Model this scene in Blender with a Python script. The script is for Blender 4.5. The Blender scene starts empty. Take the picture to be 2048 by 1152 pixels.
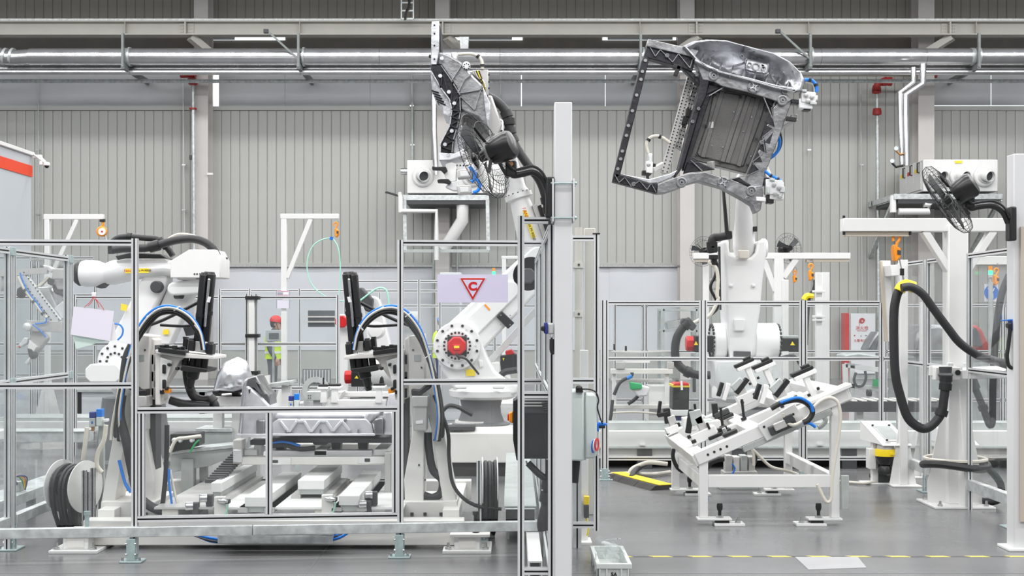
import bpy, bmesh, math, random
from mathutils import Vector, Matrix
random.seed(7)
C = bpy.context.scene.collection
SC = bpy.context.scene
R = math.radians
PI = math.pi
# ---------------------------------------------------------------- camera
F, CX, HY, HC = 2500.0, 1024.0, 635.0, 1.65      # focal length in px of a 2048 px frame, principal column, horizon row, eye height
cam_d = bpy.data.cameras.new('camera'); cam = bpy.data.objects.new('camera', cam_d); C.objects.link(cam)
cam_d.sensor_width = 36.0; cam_d.lens = 36.0*F/2048.0
cam_d.shift_y = (HY-576.0)/2048.0
cam_d.clip_end = 200
cam.location = (0, 0, HC); cam.rotation_euler = (PI/2, 0, 0)
SC.camera = cam
# ---------------------------------------------------------------- world, lamps, exposure
wd = bpy.data.worlds.new('hall_air'); SC.world = wd; wd.use_nodes = True
wd.node_tree.nodes['Background'].inputs[0].default_value = (0.93, 0.96, 1.0, 1)
wd.node_tree.nodes['Background'].inputs[1].default_value = 0.20
for iy, y in enumerate((-9.0, -2.5, 4.0, 10.5, 17.0, 23.5, 29.0)):      # rows of high-bay strip lamps under the roof
    for ix, x in enumerate((-13.0, -4.5, 4.5, 13.0)):
        ld = bpy.data.lights.new('high_bay_lamp', 'AREA'); ld.shape = 'RECTANGLE'; ld.size = 8.4; ld.size_y = 0.7
        ld.energy = (215, 230, 310, 310, 262, 255, 150)[iy]; ld.color = (1.0, 0.995, 0.985)
        lo = bpy.data.objects.new('high_bay_lamp', ld); C.objects.link(lo); lo.location = (x, y, 10.1)
SC.view_settings.view_transform = 'Standard'; SC.view_settings.look = 'None'
SC.view_settings.exposure = 0.75; SC.view_settings.gamma = 1.0; SC.view_settings.use_curve_mapping = False
SC.cycles.transparent_max_bounces = 40
SC.cycles.max_bounces = 8; SC.cycles.diffuse_bounces = 4; SC.cycles.glossy_bounces = 4
SC.cycles.caustics_reflective = False; SC.cycles.caustics_refractive = False

def W(px, py, D):                     # point of the place seen at a pixel, D metres along the view axis
    return Vector(((px-CX)*D/F, D, HC-(py-HY)*D/F))
def DF(py):                           # distance of a floor point seen at row py
    return F*HC/(py-HY)
# ---------------------------------------------------------------- materials
MATS = {}
def mat(name, col, rough=0.5, metal=0.0, noise=0.0, nscale=8.0, bump=0.0, bscale=60.0, spec=0.5, emit=None, estr=0.0, coat=0.0, stretch=None):
    m = bpy.data.materials.new(name); m.use_nodes = True; nt = m.node_tree
    b = nt.nodes['Principled BSDF']
    b.inputs['Base Color'].default_value = (*col, 1); b.inputs['Roughness'].default_value = rough
    b.inputs['Metallic'].default_value = metal; b.inputs['Specular IOR Level'].default_value = spec
    b.inputs['Coat Weight'].default_value = coat
    if emit: b.inputs['Emission Color'].default_value = (*emit, 1); b.inputs['Emission Strength'].default_value = estr
    if noise or bump:
        tc = nt.nodes.new('ShaderNodeTexCoord'); mp = nt.nodes.new('ShaderNodeMapping')
        nt.links.new(tc.outputs['Object'], mp.inputs[0])
        if stretch: mp.inputs['Scale'].default_value = stretch
    if noise:
        n = nt.nodes.new('ShaderNodeTexNoise'); n.inputs['Scale'].default_value = nscale; n.inputs['Detail'].default_value = 6
        nt.links.new(mp.outputs[0], n.inputs['Vector'])
        mr = nt.nodes.new('ShaderNodeMapRange'); mr.inputs[1].default_value = 0.3; mr.inputs[2].default_value = 0.7
        mr.inputs[3].default_value = 1-noise; mr.inputs[4].default_value = 1+noise
        nt.links.new(n.outputs[0], mr.inputs[0])
        mx = nt.nodes.new('ShaderNodeVectorMath'); mx.operation = 'SCALE'; mx.inputs[0].default_value = col
        nt.links.new(mr.outputs[0], mx.inputs['Scale']); nt.links.new(mx.outputs[0], b.inputs['Base Color'])
        m2 = nt.nodes.new('ShaderNodeMapRange'); m2.inputs[1].default_value = 0.3; m2.inputs[2].default_value = 0.7
        m2.inputs[3].default_value = max(0.02, rough-0.25*noise); m2.inputs[4].default_value = min(1, rough+0.25*noise)
        nt.links.new(n.outputs[0], m2.inputs[0]); nt.links.new(m2.outputs[0], b.inputs['Roughness'])
    if bump:
        n2 = nt.nodes.new('ShaderNodeTexNoise'); n2.inputs['Scale'].default_value = bscale; n2.inputs['Detail'].default_value = 4
        nt.links.new(mp.outputs[0], n2.inputs['Vector'])
        bp = nt.nodes.new('ShaderNodeBump'); bp.inputs['Strength'].default_value = bump; bp.inputs['Distance'].default_value = 0.01
        nt.links.new(n2.outputs[0], bp.inputs['Height']); nt.links.new(bp.outputs[0], b.inputs['Normal'])
    MATS[name] = m
    return m
mat('white', (0.80, 0.80, 0.79), 0.38, noise=0.02, nscale=3)
mat('robot_white', (0.83, 0.83, 0.83), 0.30, noise=0.015, nscale=2)
mat('cream', (0.56, 0.545, 0.50), 0.5, noise=0.04, nscale=2)
mat('column_paint', (0.60, 0.57, 0.55), 0.5, noise=0.05, nscale=1.2)
mat('machine_white', (0.78, 0.76, 0.73), 0.4, noise=0.03, nscale=4)
mat('wall_sheet', (0.475, 0.48, 0.455), 0.42, noise=0.03, nscale=1.2, spec=0.4)
mat('wall_sheet_shaded', (0.30, 0.285, 0.25), 0.5, noise=0.05, nscale=1.2, spec=0.3)  # darker copy of wall_sheet: the upper wall's shade is put into its colour
mat('wall_joint', (0.40, 0.405, 0.385), 0.6)
mat('blind', (0.45, 0.465, 0.48), 0.6, noise=0.04, nscale=0.8)
mat('blind_white', (0.65, 0.67, 0.71), 0.6, noise=0.05, nscale=0.7)
mat('daylight', (0.9, 0.95, 1.0), 0.3, emit=(0.9, 0.97, 1.0), estr=1.0)
mat('shadowed_sheet', (0.22, 0.20, 0.175), 0.7, noise=0.08, nscale=2)  # wall below the girder, with the shadow there put into the colour
mat('galv', (0.60, 0.63, 0.63), 0.40, metal=0.5, noise=0.22, nscale=14)
mat('galv_blue', (0.40, 0.50, 0.50), 0.5, metal=0.3, noise=0.15, nscale=20)
mat('galv_grey', (0.47, 0.50, 0.49), 0.5, metal=0.25, noise=0.10, nscale=9)
mat('pipe_silver', (0.62, 0.62, 0.63), 0.25, metal=0.95, noise=0.10, nscale=3, bump=0.08, bscale=3)
mat('steel', (0.62, 0.62, 0.62), 0.28, metal=1.0, noise=0.08, nscale=20)
mat('alu', (0.80, 0.81, 0.82), 0.38, metal=0.45, noise=0.03, nscale=30)
mat('alu_grey', (0.56, 0.55, 0.54), 0.45, metal=0.35, noise=0.05, nscale=12)
mat('slot_black', (0.012, 0.012, 0.013), 0.6)
mat('black', (0.014, 0.014, 0.015), 0.42)
mat('black_gloss', (0.010, 0.010, 0.011), 0.34, coat=0.1)
mat('hose_black', (0.022, 0.022, 0.024), 0.45, bump=0.25, bscale=120)
mat('dark_grey', (0.055, 0.057, 0.06), 0.5)
mat('robot_grey', (0.16, 0.165, 0.17), 0.45, noise=0.05, nscale=8)
mat('cast', (0.30, 0.30, 0.31), 0.36, metal=0.9, noise=0.30, nscale=7, bump=0.35, bscale=24)
mat('cast_bright', (0.66, 0.67, 0.70), 0.28, metal=0.85, noise=0.20, nscale=6, bump=0.4, bscale=14)
mat('cast_white', (0.74, 0.74, 0.78), 0.42, metal=0.35, noise=0.12, nscale=9, bump=0.3, bscale=18)
mat('cast_dark', (0.045, 0.045, 0.05), 0.42, metal=0.8, noise=0.25, nscale=9, bump=0.3, bscale=30)
mat('cast_tray', (0.135, 0.132, 0.13), 0.5, metal=0.55, noise=0.18, nscale=5, bump=0.5, bscale=160)
mat('red', (0.62, 0.012, 0.014), 0.35)
mat('sign_red', (0.60, 0.008, 0.012), 0.5)
mat('pipe_red', (0.42, 0.03, 0.025), 0.45)
mat('booth_red', (0.80, 0.06, 0.015), 0.45)
mat('orange', (0.95, 0.33, 0.02), 0.4)
mat('yellow', (0.95, 0.70, 0.015), 0.4)
mat('label_yellow', (0.95, 0.72, 0.03), 0.5)
mat('blue', (0.01, 0.16, 0.62), 0.4)
mat('hose_blue', (0.01, 0.20, 0.72), 0.35)
mat('navy', (0.02, 0.035, 0.22), 0.4)
mat('hose_white', (0.72, 0.68, 0.60), 0.45)
mat('hose_mint', (0.40, 0.78, 0.62), 0.35)
mat('green', (0.03, 0.42, 0.14), 0.5)
mat('green_lamp', (0.02, 0.5, 0.15), 0.3, emit=(0.05, 1.0, 0.3), estr=1.5)
mat('grey_box', (0.62, 0.68, 0.66), 0.4, noise=0.02, nscale=3)
mat('crate_grey', (0.60, 0.63, 0.61), 0.45, noise=0.03, nscale=10)
mat('paper', (0.80, 0.76, 0.86), 0.7)
mat('sign_white', (0.66, 0.62, 0.78), 0.55, noise=0.01, nscale=8)
mat('paper_white', (0.85, 0.84, 0.86), 0.7)
mat('paper_green', (0.62, 0.76, 0.70), 0.7)
mat('print_grey', (0.35, 0.36, 0.42), 0.7)
mat('print_pink', (0.75, 0.30, 0.32), 0.7)
mat('skin', (0.52, 0.30, 0.22), 0.55)
mat('hair', (0.02, 0.016, 0.014), 0.6)
mat('hivis', (0.62, 0.85, 0.06), 0.6)
mat('reflective', (0.75, 0.76, 0.74), 0.35)
mat('workwear', (0.085, 0.095, 0.115), 0.8, noise=0.1, nscale=10)
mat('workwear_blue', (0.02, 0.04, 0.12), 0.8)
mat('copper', (0.55, 0.30, 0.14), 0.35, metal=0.9)
mat('rubber', (0.05, 0.047, 0.045), 0.8, noise=0.15, nscale=14)
mat('beige_strip', (0.52, 0.46, 0.38), 0.5)
mat('dark_glass', (0.10, 0.11, 0.12), 0.1)
mat('teal_print', (0.10, 0.45, 0.40), 0.5)
mat('black_base', (0.03, 0.027, 0.025), 0.7)
mat('booth_grey', (0.52, 0.55, 0.585), 0.4, noise=0.02, nscale=1)
mat('post_white', (0.66, 0.66, 0.67), 0.4, noise=0.02, nscale=3)
mat('hanger_grey', (0.22, 0.24, 0.235), 0.5, metal=0.3, noise=0.1, nscale=9)
mat('floor_plate', (0.40, 0.40, 0.41), 0.35, noise=0.05, nscale=5)
def floor_material():
    m = bpy.data.materials.new('floor_epoxy'); m.use_nodes = True; nt = m.node_tree; b = nt.nodes['Principled BSDF']
    tc = nt.nodes.new('ShaderNodeTexCoord')
    n1 = nt.nodes.new('ShaderNodeTexNoise'); n1.inputs['Scale'].default_value = 0.9; n1.inputs['Detail'].default_value = 8
    n2 = nt.nodes.new('ShaderNodeTexNoise'); n2.inputs['Scale'].default_value = 14; n2.inputs['Detail'].default_value = 6
    for n in (n1, n2): nt.links.new(tc.outputs['Object'], n.inputs['Vector'])
    cr = nt.nodes.new('ShaderNodeValToRGB'); cr.color_ramp.elements[0].position = 0.3; cr.color_ramp.elements[1].position = 0.72
    cr.color_ramp.elements[0].color = (0.142, 0.142, 0.146, 1); cr.color_ramp.elements[1].color = (0.198, 0.199, 0.204, 1)
    nt.links.new(n1.outputs[0], cr.inputs[0])
    cs = nt.nodes.new('ShaderNodeValToRGB'); cs.color_ramp.elements[0].position = 0.70; cs.color_ramp.elements[1].position = 0.80
    cs.color_ramp.elements[0].color = (0, 0, 0, 1); cs.color_ramp.elements[1].color = (0.35, 0.35, 0.35, 1)
    nt.links.new(n2.outputs[0], cs.inputs[0])
    mx = nt.nodes.new('ShaderNodeMixRGB'); nt.links.new(cs.outputs[0], mx.inputs[0]); nt.links.new(cr.outputs[0], mx.inputs[1]); mx.inputs[2].default_value = (0.42, 0.42, 0.42, 1)
    nt.links.new(mx.outputs[0], b.inputs['Base Color'])
    mr = nt.nodes.new('ShaderNodeMapRange'); mr.inputs[3].default_value = 0.14; mr.inputs[4].default_value = 0.34
    nt.links.new(n1.outputs[0], mr.inputs[0]); nt.links.new(mr.outputs[0], b.inputs['Roughness'])
    b.inputs['Specular IOR Level'].default_value = 0.55
    MATS['floor'] = m
floor_material()
def acrylic(name, haze, tint=(0.97, 0.98, 0.98)):
    m = bpy.data.materials.new(name); m.use_nodes = True; nt = m.node_tree; nt.nodes.clear()
    o = nt.nodes.new('ShaderNodeOutputMaterial'); t = nt.nodes.new('ShaderNodeBsdfTransparent'); t.inputs[0].default_value = (*tint, 1)
    g = nt.nodes.new('ShaderNodeBsdfGlossy'); g.inputs['Roughness'].default_value = 0.04
    fr = nt.nodes.new('ShaderNodeFresnel'); ge = nt.nodes.new('ShaderNodeNewGeometry'); ma = nt.nodes.new('ShaderNodeMath'); ma.operation = 'MULTIPLY_ADD'
    ma.inputs[1].default_value = 1/1.3-1.3; ma.inputs[2].default_value = 1.3; nt.links.new(ge.outputs['Backfacing'], ma.inputs[0]); nt.links.new(ma.outputs[0], fr.inputs[0])   # same index on both faces of the thin sheet
    m1 = nt.nodes.new('ShaderNodeMixShader'); nt.links.new(fr.outputs[0], m1.inputs[0]); nt.links.new(t.outputs[0], m1.inputs[1]); nt.links.new(g.outputs[0], m1.inputs[2])
    d = nt.nodes.new('ShaderNodeBsdfDiffuse'); d.inputs[0].default_value = (0.9, 0.92, 0.93, 1)
    tc = nt.nodes.new('ShaderNodeTexCoord'); n = nt.nodes.new('ShaderNodeTexNoise'); n.inputs['Scale'].default_value = 2.2; n.inputs['Detail'].default_value = 5
    nt.links.new(tc.outputs['Object'], n.inputs['Vector'])
    mr = nt.nodes.new('ShaderNodeMapRange'); mr.inputs[1].default_value = 0.35; mr.inputs[2].default_value = 0.7; mr.inputs[3].default_value = haze*0.5; mr.inputs[4].default_value = haze*1.6
    nt.links.new(n.outputs[0], mr.inputs[0])
    m2 = nt.nodes.new('ShaderNodeMixShader'); nt.links.new(mr.outputs[0], m2.inputs[0]); nt.links.new(m1.outputs[0], m2.inputs[1]); nt.links.new(d.outputs[0], m2.inputs[2])
    nt.links.new(m2.outputs[0], o.inputs[0]); MATS[name] = m
acrylic('acrylic', 0.018); acrylic('acrylic_milky', 0.08); acrylic('smoked', 0.02, (0.35, 0.36, 0.38))
def stripes():
    m = bpy.data.materials.new('hazard_tape'); m.use_nodes = True; nt = m.node_tree; b = nt.nodes['Principled BSDF']
    tc = nt.nodes.new('ShaderNodeTexCoord'); w = nt.nodes.new('ShaderNodeTexWave'); w.inputs['Scale'].default_value = 2.3; w.bands_direction = 'DIAGONAL'
    cr = nt.nodes.new('ShaderNodeValToRGB'); cr.color_ramp.interpolation = 'CONSTANT'; cr.color_ramp.elements[1].position = 0.5
    cr.color_ramp.elements[0].color = (0.10, 0.10, 0.10, 1); cr.color_ramp.elements[1].color = (0.80, 0.66, 0.12, 1)
    nt.links.new(tc.outputs['Object'], w.inputs[0]); nt.links.new(w.outputs[1], cr.inputs[0]); nt.links.new(cr.outputs[0], b.inputs['Base Color'])
    MATS['hazard_tape'] = m
stripes()
# ---------------------------------------------------------------- mesh helpers
ORG = {}
STUFF = {'bolt', 'bolts', 'ribbing', 'guard_wires', 'joint'}
def V(*a): return Vector(a[0]) if len(a) == 1 else Vector(a)
class MB:
    def __init__(s): s.v = []; s.f = []; s.mi = []; s.M = None; s.cur = 0
    def add(s, vs, fs):
        o = len(s.v)
        s.v += [(s.M @ Vector(p)) if s.M else Vector(p) for p in vs]
        for f in fs: s.f.append(tuple(i+o for i in f)); s.mi.append(s.cur)
        return s
    def slot(s, i): s.cur = i; return s
    def box(s, x0, x1, y0, y1, z0, z1):
        v = [(x, y, z) for x in (x0, x1) for y in (y0, y1) for z in (z0, z1)]
        return s.add(v, [(0, 1, 3, 2), (4, 6, 7, 5), (0, 4, 5, 1), (2, 3, 7, 6), (0, 2, 6, 4), (1, 5, 7, 3)])
    def cbox(s, c, sx, sy, sz, rx=0, ry=0, rz=0):
        m = Matrix.Translation(Vector(c)) @ Matrix.Rotation(rz, 4, 'Z') @ Matrix.Rotation(ry, 4, 'Y') @ Matrix.Rotation(rx, 4, 'X')
        v = [m @ Vector((x*sx/2, y*sy/2, z*sz/2)) for x in (-1, 1) for y in (-1, 1) for z in (-1, 1)]
        return s.add(v, [(0, 1, 3, 2), (4, 6, 7, 5), (0, 4, 5, 1), (2, 3, 7, 6), (0, 2, 6, 4), (1, 5, 7, 3)])
    def frame(s, p0, p1, up):
        p0 = Vector(p0); p1 = Vector(p1); t = (p1-p0).normalized(); u = Vector(up)
        if abs(t.dot(u.normalized())) > 0.98: u = Vector((0, 1, 0)) if abs(t.y) < 0.9 else Vector((1, 0, 0))
        sd = t.cross(u).normalized(); u = sd.cross(t).normalized()
        return p0, p1, t, sd, u
    def loft(s, rings, caps=True, closed=True):
        n = len(rings[0]); vs = [p for r in rings for p in r]; fs = []
        for k in range(len(rings)-1):
            for i in range(n if closed else n-1):
                j = (i+1) % n; fs.append((k*n+i, k*n+j, (k+1)*n+j, (k+1)*n+i))
        if caps and closed: fs.append(tuple(range(n-1, -1, -1))); fs.append(tuple((len(rings)-1)*n+i for i in range(n)))
        return s.add(vs, fs)
    def bar(s, p0, p1, w, h, up=(0, 0, 1), w2=None, h2=None):
        p0, p1, t, sd, u = s.frame(p0, p1, up); w2 = w if w2 is None else w2; h2 = h if h2 is None else h2
        q = [(-1, -1), (1, -1), (1, 1), (-1, 1)]
        return s.loft([[p0+sd*(a*w/2)+u*(b*h/2) for a, b in q], [p1+sd*(a*w2/2)+u*(b*h2/2) for a, b in q]])
    def sect(s, p0, p1, sec, up=(0, 0, 1)):
        p0, p1, t, sd, u = s.frame(p0, p1, up)
        return s.loft([[p0+sd*a+u*b for a, b in sec], [p1+sd*a+u*b for a, b in sec]])
    def cyl(s, p0, p1, r, n=16, r2=None):
        p0, p1, t, sd, u = s.frame(p0, p1, (0, 0, 1)); r2 = r if r2 is None else r2
        rg = lambda p, q: [p+(sd*math.cos(2*PI*i/n)+u*math.sin(2*PI*i/n))*q for i in range(n)]
        return s.loft([rg(p0, r), rg(p1, r2)])
    def lathe(s, p0, axis, prof, n=20, caps=True):          # prof: (distance along the axis, radius)
        p0 = Vector(p0); ax = Vector(axis).normalized(); _, _, t, sd, u = s.frame(p0, p0+ax, (0, 0, 1))
        return s.loft([[p0+ax*d+(sd*math.cos(2*PI*i/n)+u*math.sin(2*PI*i/n))*max(r, 1e-4) for i in range(n)] for d, r in prof], caps)
    def ring(s, c, axis, ro, ri, th, n=20):
        return s.lathe(c, axis, [(-th/2, ri), (-th/2, ro), (th/2, ro), (th/2, ri), (-th/2, ri)], n, caps=False)
    def tube(s, pts, r, n=8, res=0, caps=True):
        pts = [Vector(p) for p in pts]
        if res: pts = spline(pts, res)
        rr = r if isinstance(r, (list, tuple)) else None
        if rr and len(rr) != len(pts):
            rr = [rr[min(len(rr)-1, int(i*(len(rr)-1)/(len(pts)-1)))] for i in range(len(pts))]
        rings = []; t0 = None; u = None
        for i, p in enumerate(pts):
            t = (pts[min(i+1, len(pts)-1)]-pts[max(i-1, 0)])
            if t.length < 1e-9: t = Vector((0, 0, 1))
            t.normalize()
            if u is None:
                a = Vector((0, 0, 1)) if abs(t.z) < 0.9 else Vector((1, 0, 0))
                u = (a-t*a.dot(t)).normalized()
            else:
                u = (u-t*u.dot(t))
                u = u.normalized() if u.length > 1e-6 else t.orthogonal().normalized()
            w = t.cross(u); q = rr[i] if rr else r
            rings.append([p+(u*math.cos(2*PI*k/n)+w*math.sin(2*PI*k/n))*q for k in range(n)])
        return s.loft(rings, caps)
    def prism(s, pts, off):
        pts = [Vector(p) for p in pts]; off = Vector(off)
        return s.loft([pts, [p+off for p in pts]])
    def pp(s, pix, D, depth):                                # outline in photo pixels at distance D, pushed back by depth
        return s.prism([W(x, y, D) for x, y in pix], (0, depth, 0))
    def sphere(s, c, r, n=14, sc=(1, 1, 1)):
        c = Vector(c); k = max(6, n//2)
        return s.loft([[c+Vector((sc[0]*r*math.sin(PI*j/k)*math.cos(2*PI*i/n), sc[1]*r*math.sin(PI*j/k)*math.sin(2*PI*i/n), -sc[2]*r*math.cos(PI*j/k))) for i in range(n)] for j in [0.02]+list(range(1, k))+[k-0.02]])
    def build(s, name, m, parent=None, bev=0.0, smooth=True, seg=2, angle=38):
        lo = [min(p[i] for p in s.v) for i in range(3)]; hi = [max(p[i] for p in s.v) for i in range(3)]
        org = Vector(((lo[0]+hi[0])/2, (lo[1]+hi[1])/2, lo[2] if parent is None else (lo[2]+hi[2])/2))
        me = bpy.data.meshes.new(name); me.from_pydata([p-org for p in s.v], [], s.f)
        for q in (m if isinstance(m, (list, tuple)) else [m]): me.materials.append(MATS[q])
        me.polygons.foreach_set('material_index', s.mi)
        bm = bmesh.new(); bm.from_mesh(me); bmesh.ops.recalc_face_normals(bm, faces=bm.faces); bm.to_mesh(me); bm.free()
        if smooth:
            me.polygons.foreach_set('use_smooth', [True]*len(me.polygons)); me.set_sharp_from_angle(angle=R(angle))
        o = bpy.data.objects.new(name, me); C.objects.link(o); put(o, org, parent)
        if name in STUFF: o['kind'] = 'stuff'
        if bev:
            b = o.modifiers.new('bevel', 'BEVEL'); b.width = bev; b.segments = seg; b.limit_method = 'ANGLE'; b.angle_limit = R(40); b.use_clamp_overlap = True
        return o
def put(o, org, parent):
    ORG[o] = Vector(org)
    if parent is not None: o.parent = parent; o.location = Vector(org)-ORG[parent]
    else: o.location = org
    return o
def spline(pts, res=6):
    out = []; n = len(pts)
    for i in range(n-1):
        p0 = pts[max(i-1, 0)]; p1 = pts[i]; p2 = pts[i+1]; p3 = pts[min(i+2, n-1)]
        for k in range(res):
            t = k/res
            out.append(0.5*((2*p1)+(p2-p0)*t+(2*p0-5*p1+4*p2-p3)*t*t+(3*p1-p0-3*p2+p3)*t*t*t))
    out.append(pts[-1].copy()); return out
def tag(o, label, cat, group=None, kind=None):
    if label: o['label'] = label
    if cat: o['category'] = cat
    if group: o['group'] = group
    if kind: o['kind'] = kind
    return o
def thing(name, label, cat, loc, group=None):
    o = bpy.data.objects.new(name, None); C.objects.link(o); o.empty_display_size = 0.1
    put(o, Vector(loc), None); return tag(o, label, cat, group)
def structure(o): o['kind'] = 'structure'; return o
def sempty(name, loc):
    o = bpy.data.objects.new(name, None); C.objects.link(o); put(o, Vector(loc), None); return structure(o)
def clone(src, delta, parent=None):                           # a copy that shares its mesh, moved by delta
    o = src.copy(); C.objects.link(o); o.parent = parent if parent is not None else src.parent
    o.location = src.location+Vector(delta); ORG[o] = ORG[src]+Vector(delta); return o
def clone_tree(src, delta, label=None, group=None, name=None):
    r = src.copy(); C.objects.link(r); r.location = src.location+Vector(delta); ORG[r] = ORG[src]+Vector(delta)
    if name: r.name = name
    if label: r['label'] = label
    if group: r['group'] = group
    def rec(a, b):
        for ch in [x for x in a.children]:
            c = ch.copy(); C.objects.link(c); c.parent = b; ORG[c] = ORG[ch]+Vector(delta); rec(ch, c)
    rec(src, r); return r
def text(s, size, m, parent, loc, rot=(PI/2, 0, 0), name='lettering', align='CENTER', ext=0.001, sx=1.0, bold=0.0):
    cu = bpy.data.curves.new(name, 'FONT'); cu.body = s; cu.size = size; cu.align_x = align; cu.align_y = 'CENTER'; cu.extrude = ext; cu.offset = bold
    t = bpy.data.objects.new('t', cu); C.objects.link(t)
    dg = bpy.context.evaluated_depsgraph_get(); me = bpy.data.meshes.new_from_object(t.evaluated_get(dg))
    bpy.data.objects.remove(t); me.materials.clear(); me.materials.append(MATS[m])
    o = bpy.data.objects.new(name, me); C.objects.link(o); put(o, Vector(loc), parent); o.rotation_euler = rot; o.scale = (sx, 1, 1)
    return o
# slotted aluminium profile
def section(w, h, nw=1, nh=1, g=0.011, d=0.009):
    """cross-section polygon with T-slot grooves; returns points and the indices of groove faces"""
    pts = []; dark = []
    def side(a, b, n, inward):
        a = Vector(a); b = Vector(b); t = (b-a).normalized(); L = (b-a).length; q = Vector(inward)
        pts.append(a)
        for k in range(n):
            c = a+t*(L*(k+0.5)/n)
            i0 = len(pts)
            pts.extend([c-t*g/2, c-t*g/2+q*d, c+t*g/2+q*d, c+t*g/2]); dark.extend([i0, i0+1, i0+2])
    side((-w/2, -h/2), (w/2, -h/2), nw, (0, 1)); side((w/2, -h/2), (w/2, h/2), nh, (-1, 0))
    side((w/2, h/2), (-w/2, h/2), nw, (0, -1)); side((-w/2, h/2), (-w/2, -h/2), nh, (1, 0))
    return [(p.x, p.y) for p in pts], set(dark)
def profile(mb, p0, p1, w=0.04, h=0.04, nw=1, nh=1, up=(0, 0, 1)):
    sec, dark = section(w, h, nw, nh); k0 = len(mb.f); mb.cur = 0; mb.sect(p0, p1, sec, up); n = len(sec)
    for i in range(n):
        if i in dark: mb.mi[k0+i] = 1
    return mb
PROF = ['alu', 'slot_black']
def post(parent, x, y, z0, z1, w=0.04, h=0.04, nw=1, nh=1, up=(0, 1, 0)):
    return profile(MB(), (x, y, z0), (x, y, z1), w, h, nw, nh, up).build('post', PROF, parent, smooth=False)
def rail(parent, a, b, w=0.04, h=0.04, name='rail'):
    return profile(MB(), a, b, w, h).build(name, PROF, parent, smooth=False)
def pane(parent, a, b, z0, z1, m='acrylic', t=0.004):
    a = Vector(a); b = Vector(b); n = Vector((-(b-a).y, (b-a).x, 0)).normalized()*t/2
    mb = MB(); mb.loft([[a-n+Vector((0, 0, z0)), a+n+Vector((0, 0, z0)), a+n+Vector((0, 0, z1)), a-n+Vector((0, 0, z1))], [b-n+Vector((0, 0, z0)), b+n+Vector((0, 0, z0)), b+n+Vector((0, 0, z1)), b-n+Vector((0, 0, z1))]])
    return mb.build('pane', m, parent, smooth=False)
def foot(parent, x, y, pw=0.15, pd=0.12, h=0.16, w=0.06):
    mb = MB(); mb.box(x-pw/2, x+pw/2, y-pd/2, y+pd/2, 0, 0.012); mb.box(x-w/2, x+w/2, y-0.045, y-0.033+0.005, 0.012, h); mb.box(x-w/2, x+w/2, y+0.03, y+0.042, 0.012, h)
    o = mb.build('foot', 'galv_blue', parent, bev=0.003)
    mb = MB()
    for dx in (-pw*0.38, pw*0.38): mb.cyl((x+dx, y-pd*0.3, 0.012), (x+dx, y-pd*0.3, 0.035), 0.009, 8)
    for dz in (0.35, 0.8):
        for sx in (-0.6, 0.6): mb.cyl((x+sx*w, y-0.04, h*dz), (x+sx*w*0.7, y-0.04, h*dz), 0.008, 8)
    mb.build('bolt', 'steel', o); return o
# ================================================================ the hall
floor = structure(MB().box(-24, 24, -6, 34.2, -0.1, 0.0).build('floor', 'floor', smooth=False))
mb = MB()
mb.box(-24, 24, 16.5, 16.51, 0.0, 0.0015); mb.box(-24, 24, 8.05, 8.056, 0.0, 0.0012)
mb.box(-1.33, -1.324, 5, 33, 0.0, 0.0012); mb.build('joint', 'robot_grey', floor, smooth=False)
DW = 33.8; sW = F/DW
zW = lambda py: HC-(py-HY)/sW
xW = lambda px: (px-CX)/sW
wall = structure(MB().box(-24, 24, DW+0.03, DW+0.3, -0.1, 14.0).build('wall_back', 'wall_joint', smooth=False))
pitch = 18.35/sW
def panels(x0, x1, z0, z1, m, y=DW):
    src = None; n = int(round((x1-x0)/pitch))
    for i in range(n):
        if src is None:
            mb = MB(); w = pitch-0.014
            sec = [(-w/2, 0.032), (-w/2, 0.01), (-w/2+0.025, 0), (w/2-0.025, 0), (w/2, 0.01), (w/2, 0.032)]
            xc = x0+pitch/2
            mb.loft([[(xc+a, y+b, z0) for a, b in sec], [(xc+a, y+b, z1) for a, b in sec]])
            src = mb.build('panel', m, wall, smooth=False)
        else: clone(src, (i*pitch, 0, 0))
panels(xW(-280), xW(392), zW(531), zW(222), 'wall_sheet')
panels(xW(424), xW(872), zW(531), zW(222), 'wall_sheet')
panels(xW(903), xW(1360), zW(531), zW(220), 'wall_sheet')
panels(xW(1386), xW(1832), 0.0, zW(153), 'wall_sheet')
panels(xW(1866), xW(2330), 0.0, zW(218), 'wall_sheet')
panels(xW(-280), xW(2330), zW(69), zW(-20), 'wall_sheet_shaded')
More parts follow.
